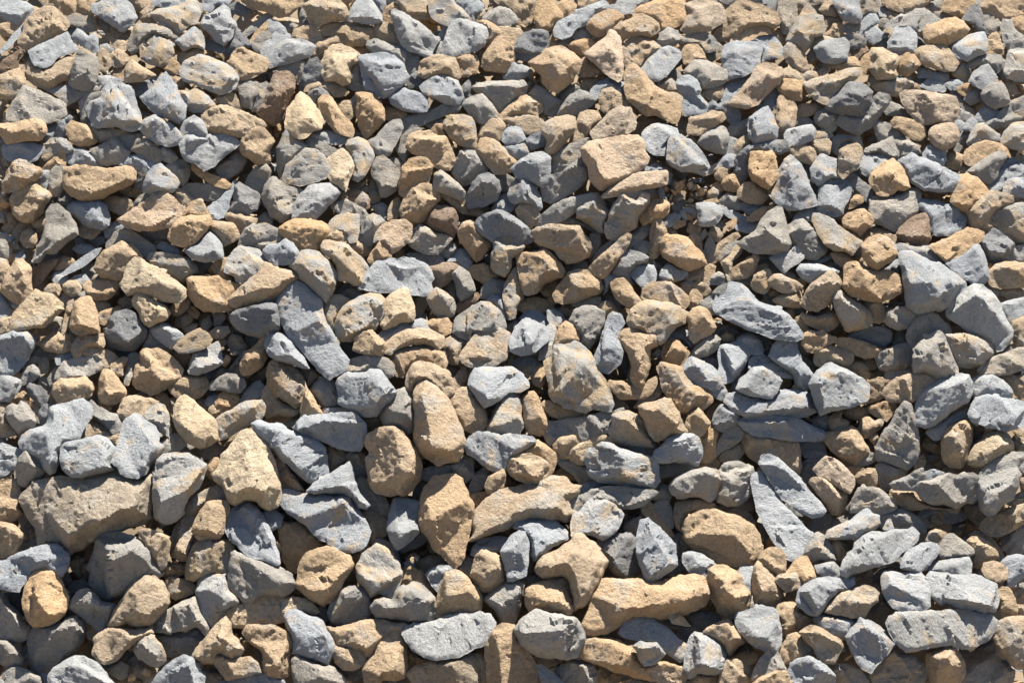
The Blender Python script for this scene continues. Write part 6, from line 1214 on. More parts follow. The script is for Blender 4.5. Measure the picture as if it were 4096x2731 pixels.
t -2.4 7 1775 23 15 -3 20 8 -20 8 -13 5;1790 28 4
n -2.4 5.5 1871 26 21 -3 20 8 5 7 -20 5 -15 -5;1894 31 3
d -4.0 4.5 181 480 13 -10 15 5 0 10 -15 8;196 478 4
t -4.8 7 449 894 15 -21 10 -10 26 -5 5 5 -20 15 -21 13 -10 15;474 878 3
b -4.8 6 107 932 10 -10 8 10 3 15 -11 8 -10 -3;117 937 3
t -4.4 7 288 1363 8 -17 20 -13 -5 15 -10 18;301 1348 3
n -6.8 5.5 891 735 20 -5 10 8 -15 15 -10 -7;906 740 3
t -6.4 7 556 1052 6 -25 12 -5 13 15 -8 10 -15 8;572 1037 3
n -2.4 5.5 1113 84 16 -7 18 0 -3 10 -20 7;1129 84 4
t -0.4 7 1093 77 10 -16 5 16 5 15 -10 2 -7 5;1103 79 3
t -2.0 7 1208 399 10 -11 13 11 2 5 -10 12 -7 0;1221 399 4
n -4.0 5.5 1198 608 18 -16 17 8 8 15 -10 5 -10 -12;1223 603 3
n -2.4 5.5 702 270 10 -7 15 7 5 11 -10 2 -15 -2;717 273 4
t -4.8 7 1011 955 11 0 15 10 15 5 -15 5 -20 0;1027 965 3
l -2.4 9 1675 304 8 -18 15 -5 13 7 -18 13 -13 18;1693 291 3
l -4.0 9 84 513 13 -5 18 0 2 8 -18 5 -12 3;102 513 3
n -4.0 5.5 429 628 20 -5 0 15 -10 11 -10 -8;439 633 4
l -4.8 9 411 802 7 -11 13 -2 3 10 -11 13 -10 -3;421 797 4
t -2.8 7 1003 728 15 -21 8 5 0 18 -13 5;1016 723 3
n -4.0 5.5 1471 559 20 -5 15 -2 -2 17 -18 0;1491 559 3
t -0.4 7 1601 -5 66 0 -15 10 -25 5 -16 -5;1632 0 4
n -2.4 5.5 1614 112 10 -13 8 3 5 15 -16 8;1627 107 4
n -6.4 5.5 1729 1153 9 -13 9 9 -4 17 -12 5;1738 1153 3
t 1.6 7 1022 1004 5 -13 10 -3 8 11 2 7 -20 3;1032 996 4
o -0.4 7 503 79 10 -15 13 -13 7 -3 -2 11 -13 12 -10 13;518 66 4
t -4.0 7 -5 409 15 -5 10 5 -5 15 -20 0;8 414 4
t -4.0 7 260 381 13 -13 13 10 0 13 -13 8;273 381 4
n -4.0 5.5 403 643 15 -10 5 16 -10 10 -10 -3;413 646 4
n -6.8 5.5 77 766 7 -13 13 5 0 16 -10 2;87 763 3
n -6.8 5.5 94 789 13 8 10 10 -15 7 -10 -10;102 802 3
t -6.4 7 230 1363 25 -5 26 5 -11 16 -35 0;255 1366 3
t -2.4 7 707 97 20 -5 11 5 -3 13 -13 0;722 99 4
n -2.4 5.5 778 316 16 3 15 10 -5 13 -15 -10;794 324 4
n -4.8 5.5 567 848 12 -8 18 -5 5 7 -12 11 -16 0;587 842 3
t -2.0 7 1366 419 18 -8 20 -7 21 -5 5 7 -26 5 -20 8;1399 406 4
t -2.0 7 1417 383 10 -7 10 7 -5 16 -15 -3;1427 386 4
t -0.4 7 1609 148 10 -5 13 2 5 13 -16 5 -10 -5;1621 148 4
n -2.4 5.5 1826 163 20 -7 15 2 -10 13 -15 0;1843 163 3
n -2.8 5.5 1576 677 15 2 15 10 10 16 -10 2 -7 -12;1596 687 3
t -2.8 7 2025 858 20 -8 20 3 0 25 -20 -5 -15 -5;2047 860 3
n -6.8 5.5 355 906 7 -12 13 2 13 13 5 7 -15 -2;372 904 3
n -4.8 5.5 97 756 10 -16 13 -7 -3 13 -5 12 -10 10;107 748 3
t -0.4 7 949 31 8 -11 10 0 5 11 -10 10 -10 0;960 28 4
t -6.4 7 947 1300 20 -8 15 5 -10 21 -12 -11;967 1302 3
n -2.0 5.5 1706 501 2 -13 13 2 8 16 -5 10 -13 -3;1716 498 4
t -4.0 7 15 429 11 -5 7 10 -2 16 -11 0;26 434 4
t -4.0 7 375 620 10 -7 13 13 -5 10 -13 -5;385 623 4
t -4.8 7 342 797 15 0 5 5 -10 15 -5 5 -5 -10;352 807 3
n -4.8 5.5 457 740 12 -15 16 -18 7 0 -12 18 -11 15;477 723 3
t -6.4 7 107 1244 21 -13 10 -15 7 15 -12 7 -16 8;133 1231 3
t -6.4 7 702 1144 10 -10 -5 15 -10 15 -10 11 -6 10 6 -21;697 1154 3
b -4.0 6 1162 518 18 -5 10 11 -10 10 -13 -5;1175 521 4
n -4.4 5.5 1430 1011 20 0 16 11 -11 7 -20 -7;1448 1017 3
l -2.4 9 1757 31 2 -13 13 -8 5 10 -5 13;1767 20 4
t -2.0 7 1507 539 12 -8 13 -2 3 10 -13 7 -13 3;1522 534 4
n -4.4 5.5 1774 1242 9 23 9 17 -9 9 -9 -17;1783 1269 2
t -4.0 7 242 383 16 -10 7 10 5 10 -15 0;258 383 4
c -4.0 9 367 654 13 -5 13 0 -5 12 -16 3;380 654 4
n -6.8 5.5 395 802 13 -3 8 13 -3 13 -12 -11;408 809 3
n -4.8 5.5 64 807 10 2 5 18 -2 15 -8 -10;71 822 3
n -2.4 5.5 697 207 15 -16 3 28 -8 13 -8 -13;707 207 4
d -4.0 4.5 1527 590 13 -3 10 13 -10 8 -10 -8;1537 595 3
t -2.8 7 1887 937 15 -5 20 7 -5 8 -25 -2;1905 939 3
l -2.8 9 1463 774 5 -16 16 -7 -5 15 -8 15;1474 766 3
l -4.0 9 31 511 15 -10 5 10 -8 13 -10 -3;41 511 4
d -4.0 4.5 1011 649 23 -8 -6 20 -15 0;1021 651 4
t -2.0 7 1443 674 10 -10 13 5 2 10 -18 3;1455 669 4
t -2.8 7 1555 771 10 -13 16 3 0 10 -16 5;1568 766 3
n -2.8 5.5 1943 883 15 -15 10 10 -10 13 -13 3;1956 881 3
t -0.8 7 1698 934 15 -2 13 5 -8 8 -12 2;1713 937 4
n -2.4 5.5 1667 1323 13 -14 9 0 -4 18 -14 2;1680 1316 3
n -2.4 5.5 140 56 13 0 3 5 -11 10 -12 -2 0 -10;143 61 4
l -0.4 9 202 92 12 -3 13 8 -3 5 -15 3 -7 -6;214 94 4
c -2.4 9 357 247 21 -10 10 -7 -16 -6 21 13 -23 18 -8 10 -13 -12;367 247 3
n -4.0 5.5 -5 427 15 -3 5 10 -5 10 -15 0;5 432 4
t -2.0 7 61 664 8 -8 10 18 -8 13 -7 -10;69 669 4
t -2.0 7 3 585 12 2 11 16 -3 12 -8 -7;18 598 3
d -6.8 4.5 276 789 10 -5 15 7 8 8 -13 0 -15 -5;293 791 3
t -6.8 7 94 730 11 -10 10 8 -8 12 -10 3;105 730 4
l -4.4 9 82 1348 12 0 3 21 -13 0;89 1356 3
d -4.0 4.5 967 506 8 -5 7 10 -2 13 -10 0;975 511 4
n -4.0 5.5 896 564 13 8 0 20 -13 -5;903 577 3
n -2.4 5.5 1757 43 12 -7 11 10 -11 10 -10 -5;1767 43 4
l -2.4 9 1902 179 10 0 10 17 3 8 -13 -5 -10 -8;1912 189 3
n -2.4 5.5 1922 209 16 5 15 13 -5 5 -20 -13;1938 219 3
t -2.0 7 1537 585 10 -10 13 7 -5 10 -13 0;1547 582 4
n -6.4 5.5 508 1292 15 13 0 23 -10 -16;518 1307 2
n -6.8 5.5 492 674 23 5 -10 10 -10 6;503 684 3
t -2.4 7 1371 276 8 -6 15 3 0 13 -10 0;1384 276 4
t -2.0 7 1346 452 10 -10 13 0 0 8 -16 7;1358 447 4
n -6.4 5.5 1236 1062 13 -28 5 8 -8 15 5 8;1246 1052 2
n -2.0 5.5 1974 569 12 0 10 13 -5 13 -12 -13;1986 577 3
t -2.8 7 1739 878 5 -10 10 0 3 13 -8 7;1746 876 4
l -0.8 9 2030 934 10 -18 25 -7 0 41 -20 -5;2050 924 3
t -4.8 7 1744 748 13 -8 10 6 -8 10 -13 2;1754 748 3
l 5.6 9 1767 1057 7 -16 7 -2 6 16 -9 4;1778 1048 4
t 3.6 7 2033 1211 18 -2 4 20 -18 0;2044 1215 3
n -4.0 5.5 -5 465 18 2 7 11 -12 2 -13 -2;8 473 4
t -4.8 7 429 751 10 -11 10 6 -5 7 -10 5;439 748 4
n -6.4 5.5 48 1323 11 -16 2 26 -7 5;56 1323 3
t -2.0 7 636 503 2 -15 13 -10 10 2 -13 10 -2 16 15 7 5 11 -15 -13;646 495 3
t -2.4 7 1052 59 13 -11 10 8 5 10 -12 0;1068 59 3
n -4.0 5.5 1348 404 15 -5 11 7 -11 8 -12 -3;1361 406 4
t -2.0 7 1422 373 13 -8 10 5 -2 13 -13 -5;1435 373 4
t -0.4 7 1917 48 13 -12 10 10 5 15 -12 8 -11 -5;1933 48 3
l -2.4 9 1910 242 12 0 11 8 -5 13 -11 -3;1922 250 4
t -2.4 7 1838 304 8 -13 15 -3 -10 13 -5 10;1849 298 4
t -0.4 7 2022 321 18 -10 15 3 -5 10 -18 3;2037 316 4
t -2.4 7 196 79 16 -2 5 10 -15 5;207 84 4
t -4.0 7 5 455 13 -8 8 8 -8 10 -10 -3;15 455 4
t -4.0 7 434 679 15 -5 8 10 -13 8;444 682 4
n -6.4 5.5 125 1164 10 -17 8 12 -5 11;135 1157 3
n -2.4 5.5 776 -8 18 0 5 16 -15 5 -11 -3;786 0 4
n -4.0 5.5 755 432 11 -8 7 10 -5 10 -7 -5;763 434 3
t -6.4 7 549 1251 20 -2 10 18 -5 10 -15 -13;567 1259 3
l -6.4 9 758 1366 26 -5 20 5 -15 13 -26 0;781 1366 3
n -2.4 5.5 1437 -8 54 0 -15 13 -21 3 -12 -5;1463 0 3
n -4.0 5.5 1346 411 15 3 10 7 -13 6 -10 -3;1358 419 4
t -2.0 7 1236 628 13 -10 10 2 -3 11 -12 5;1249 623 4
n -4.8 5.5 1353 817 16 5 5 10 -5 13 -8 -15;1366 827 3
t -0.4 7 1637 143 13 -10 7 2 -2 10 -13 6;1647 140 4
t -2.4 7 1979 166 15 -8 15 3 3 10 -13 2 -18 0;1994 166 4
t -2.0 7 1678 549 7 -3 8 16 -5 15 -10 -8;1685 559 3
t -2.0 7 1570 623 11 -5 7 2 -2 18 -10 3;1581 626 4
t -2.8 7 1672 919 21 3 10 5 -10 7 -13 -5;1688 924 3
n -0.8 5.5 1999 710 15 -13 11 -5 7 8 -18 7;2014 700 3
n -4.4 5.5 1946 1144 11 -7 9 7 2 11 -16 -2;1957 1144 3
l -4.0 9 151 478 7 -5 10 7 0 10 -15 -2;158 480 4
t -2.8 7 196 802 13 -3 13 10 -3 11 -15 -8;209 807 3
d -6.8 4.5 -10 881 20 -5 10 12 -15 3 -15 0;5 883 3
t -4.4 7 1292 1369 26 -8 30 2 -10 16 -36 0;1323 1366 3
t -2.0 7 1591 564 15 -10 8 10 -13 11;1604 562 4
n -4.8 5.5 1851 914 15 -8 11 8 -13 8;1864 911 3
t -4.8 7 1869 929 13 -7 7 7 -7 10;1879 929 3
l -2.4 9 1318 383 10 -13 0 23 -5 8;1323 383 3
t -4.0 7 510 432 16 2 0 13 -11 3;518 439 4
n -4.0 5.5 179 554 15 -5 10 8 -20 5;191 554 4
n -6.4 5.5 43 1300 11 -13 2 15 -10 8;51 1297 3
t -4.0 7 717 383 15 -13 6 8 -8 10;727 378 4
l -2.4 9 1213 13 18 -3 5 10 -10 0 -13 -2;1223 15 3
n -2.0 5.5 1399 473 10 -13 5 10 -10 10;1407 470 3
t -2.0 7 1455 455 11 -16 7 3 -5 13 -10 5;1463 450 4
t -2.8 7 1256 756 5 -18 6 23 7 15 -13 -5;1264 758 3
t -2.4 7 1818 151 10 -6 8 11 -5 7 -11 -5;1828 153 4
n -4.0 5.5 1752 450 15 -6 15 16 -2 5 -21 -5;1767 452 3
n -2.0 5.5 1565 549 16 -5 12 13 -12 0;1581 549 4
n -4.0 5.5 89 414 10 -8 8 3 -10 10 -5 13 -8 2;94 419 3
n -6.8 5.5 97 781 5 -15 10 -3 0 11 -7 15;105 774 3
n -4.8 5.5 301 947 10 -18 5 -10 -7 36 -8 0;309 939 3
t -2.0 7 676 401 5 -13 11 0 -5 13 -11 5;684 396 4
t -4.0 7 671 567 13 -3 3 11 -11 10;679 572 3
n -4.0 5.5 1335 457 13 0 5 10 -13 3;1343 462 4
t -4.4 7 1249 1256 18 -15 20 -8 31 5 25 3 -20 5 -36 0 -26 5;1292 1241 2
l -2.4 9 1951 -8 23 0 -11 21 -10 -3;1961 0 3
o -0.4 7 1820 176 8 -8 10 3 0 10 -12 0;1831 173 4
t -0.4 7 1917 347 13 -13 13 0 -10 15;1930 339 4
n -4.0 5.5 1588 618 16 -3 2 11 -13 2;1596 620 4
t -4.8 7 1841 873 10 -8 5 13 -10 8;1849 873 3
n -4.8 5.5 1849 929 12 0 3 13 -13 0;1856 934 3
t -2.4 7 1633 1068 11 -9 9 0 0 16 -9 0;1644 1066 3
n -6.4 5.5 2024 1171 22 -5 9 14 -18 0;2042 1173 3
t -4.0 7 309 485 12 -5 11 5 -16 10;319 488 4
l -2.8 9 909 707 2 -7 10 2 8 8 -8 7;919 707 4
t -2.4 7 1078 230 10 -3 5 10 -10 5;1085 235 4
n -4.0 5.5 1427 450 16 -6 7 6 -10 7;1440 450 3
t -2.0 7 1093 600 10 -8 10 11 -7 5;1103 600 4
t -4.8 7 1453 776 7 -10 6 13 -6 10;1458 776 3
n -6.4 5.5 1057 1134 8 -15 3 15 -8 15;1062 1131 3
n -2.0 5.5 1930 562 13 -5 13 10 -8 10 -10 3;1943 567 4
t -4.0 7 1999 595 15 -3 13 8 -23 3;2012 598 4
t 1.2 7 1586 774 7 -8 8 5 0 8 -10 2;1593 774 4
n -2.4 5.5 1868 1117 13 -6 11 2 -2 9 -13 2;1881 1115 3
n -4.0 5.5 835 636 20 7 -5 -15;847 636 3
t -2.4 7 1185 84 15 -10 5 5 -15 13;1195 82 3
n -0.4 5.5 1999 133 15 -13 0 13 -10 10;2007 133 3
t -2.0 7 1706 521 10 -8 10 5 -5 8 -13 0;1716 518 4
t -4.0 7 1764 605 16 -5 5 5 -10 5;1775 605 4
t -0.8 7 2037 960 13 -8 15 8 0 20 -20 -5;2053 962 4
n -6.8 5.5 1734 888 12 0 -2 11 -10 -3;1739 891 3
n -2.8 5.5 1693 1016 10 -13 10 5 -10 16;1703 1011 3
n -4.8 5.5 574 942 11 0 12 18 8 15 -10 -8;590 955 3
n -6.8 5.5 730 858 2 -10 11 12 -5 8;735 858 3
n -6.4 5.5 789 1116 10 5 13 10 -6 5 -12 -5;799 1126 3
t -4.0 7 1106 610 7 -5 6 13 -11 2;1113 613 4
n -4.0 5.5 1119 628 15 3 5 10 -10 5;1129 636 3
""".strip().split("\n")
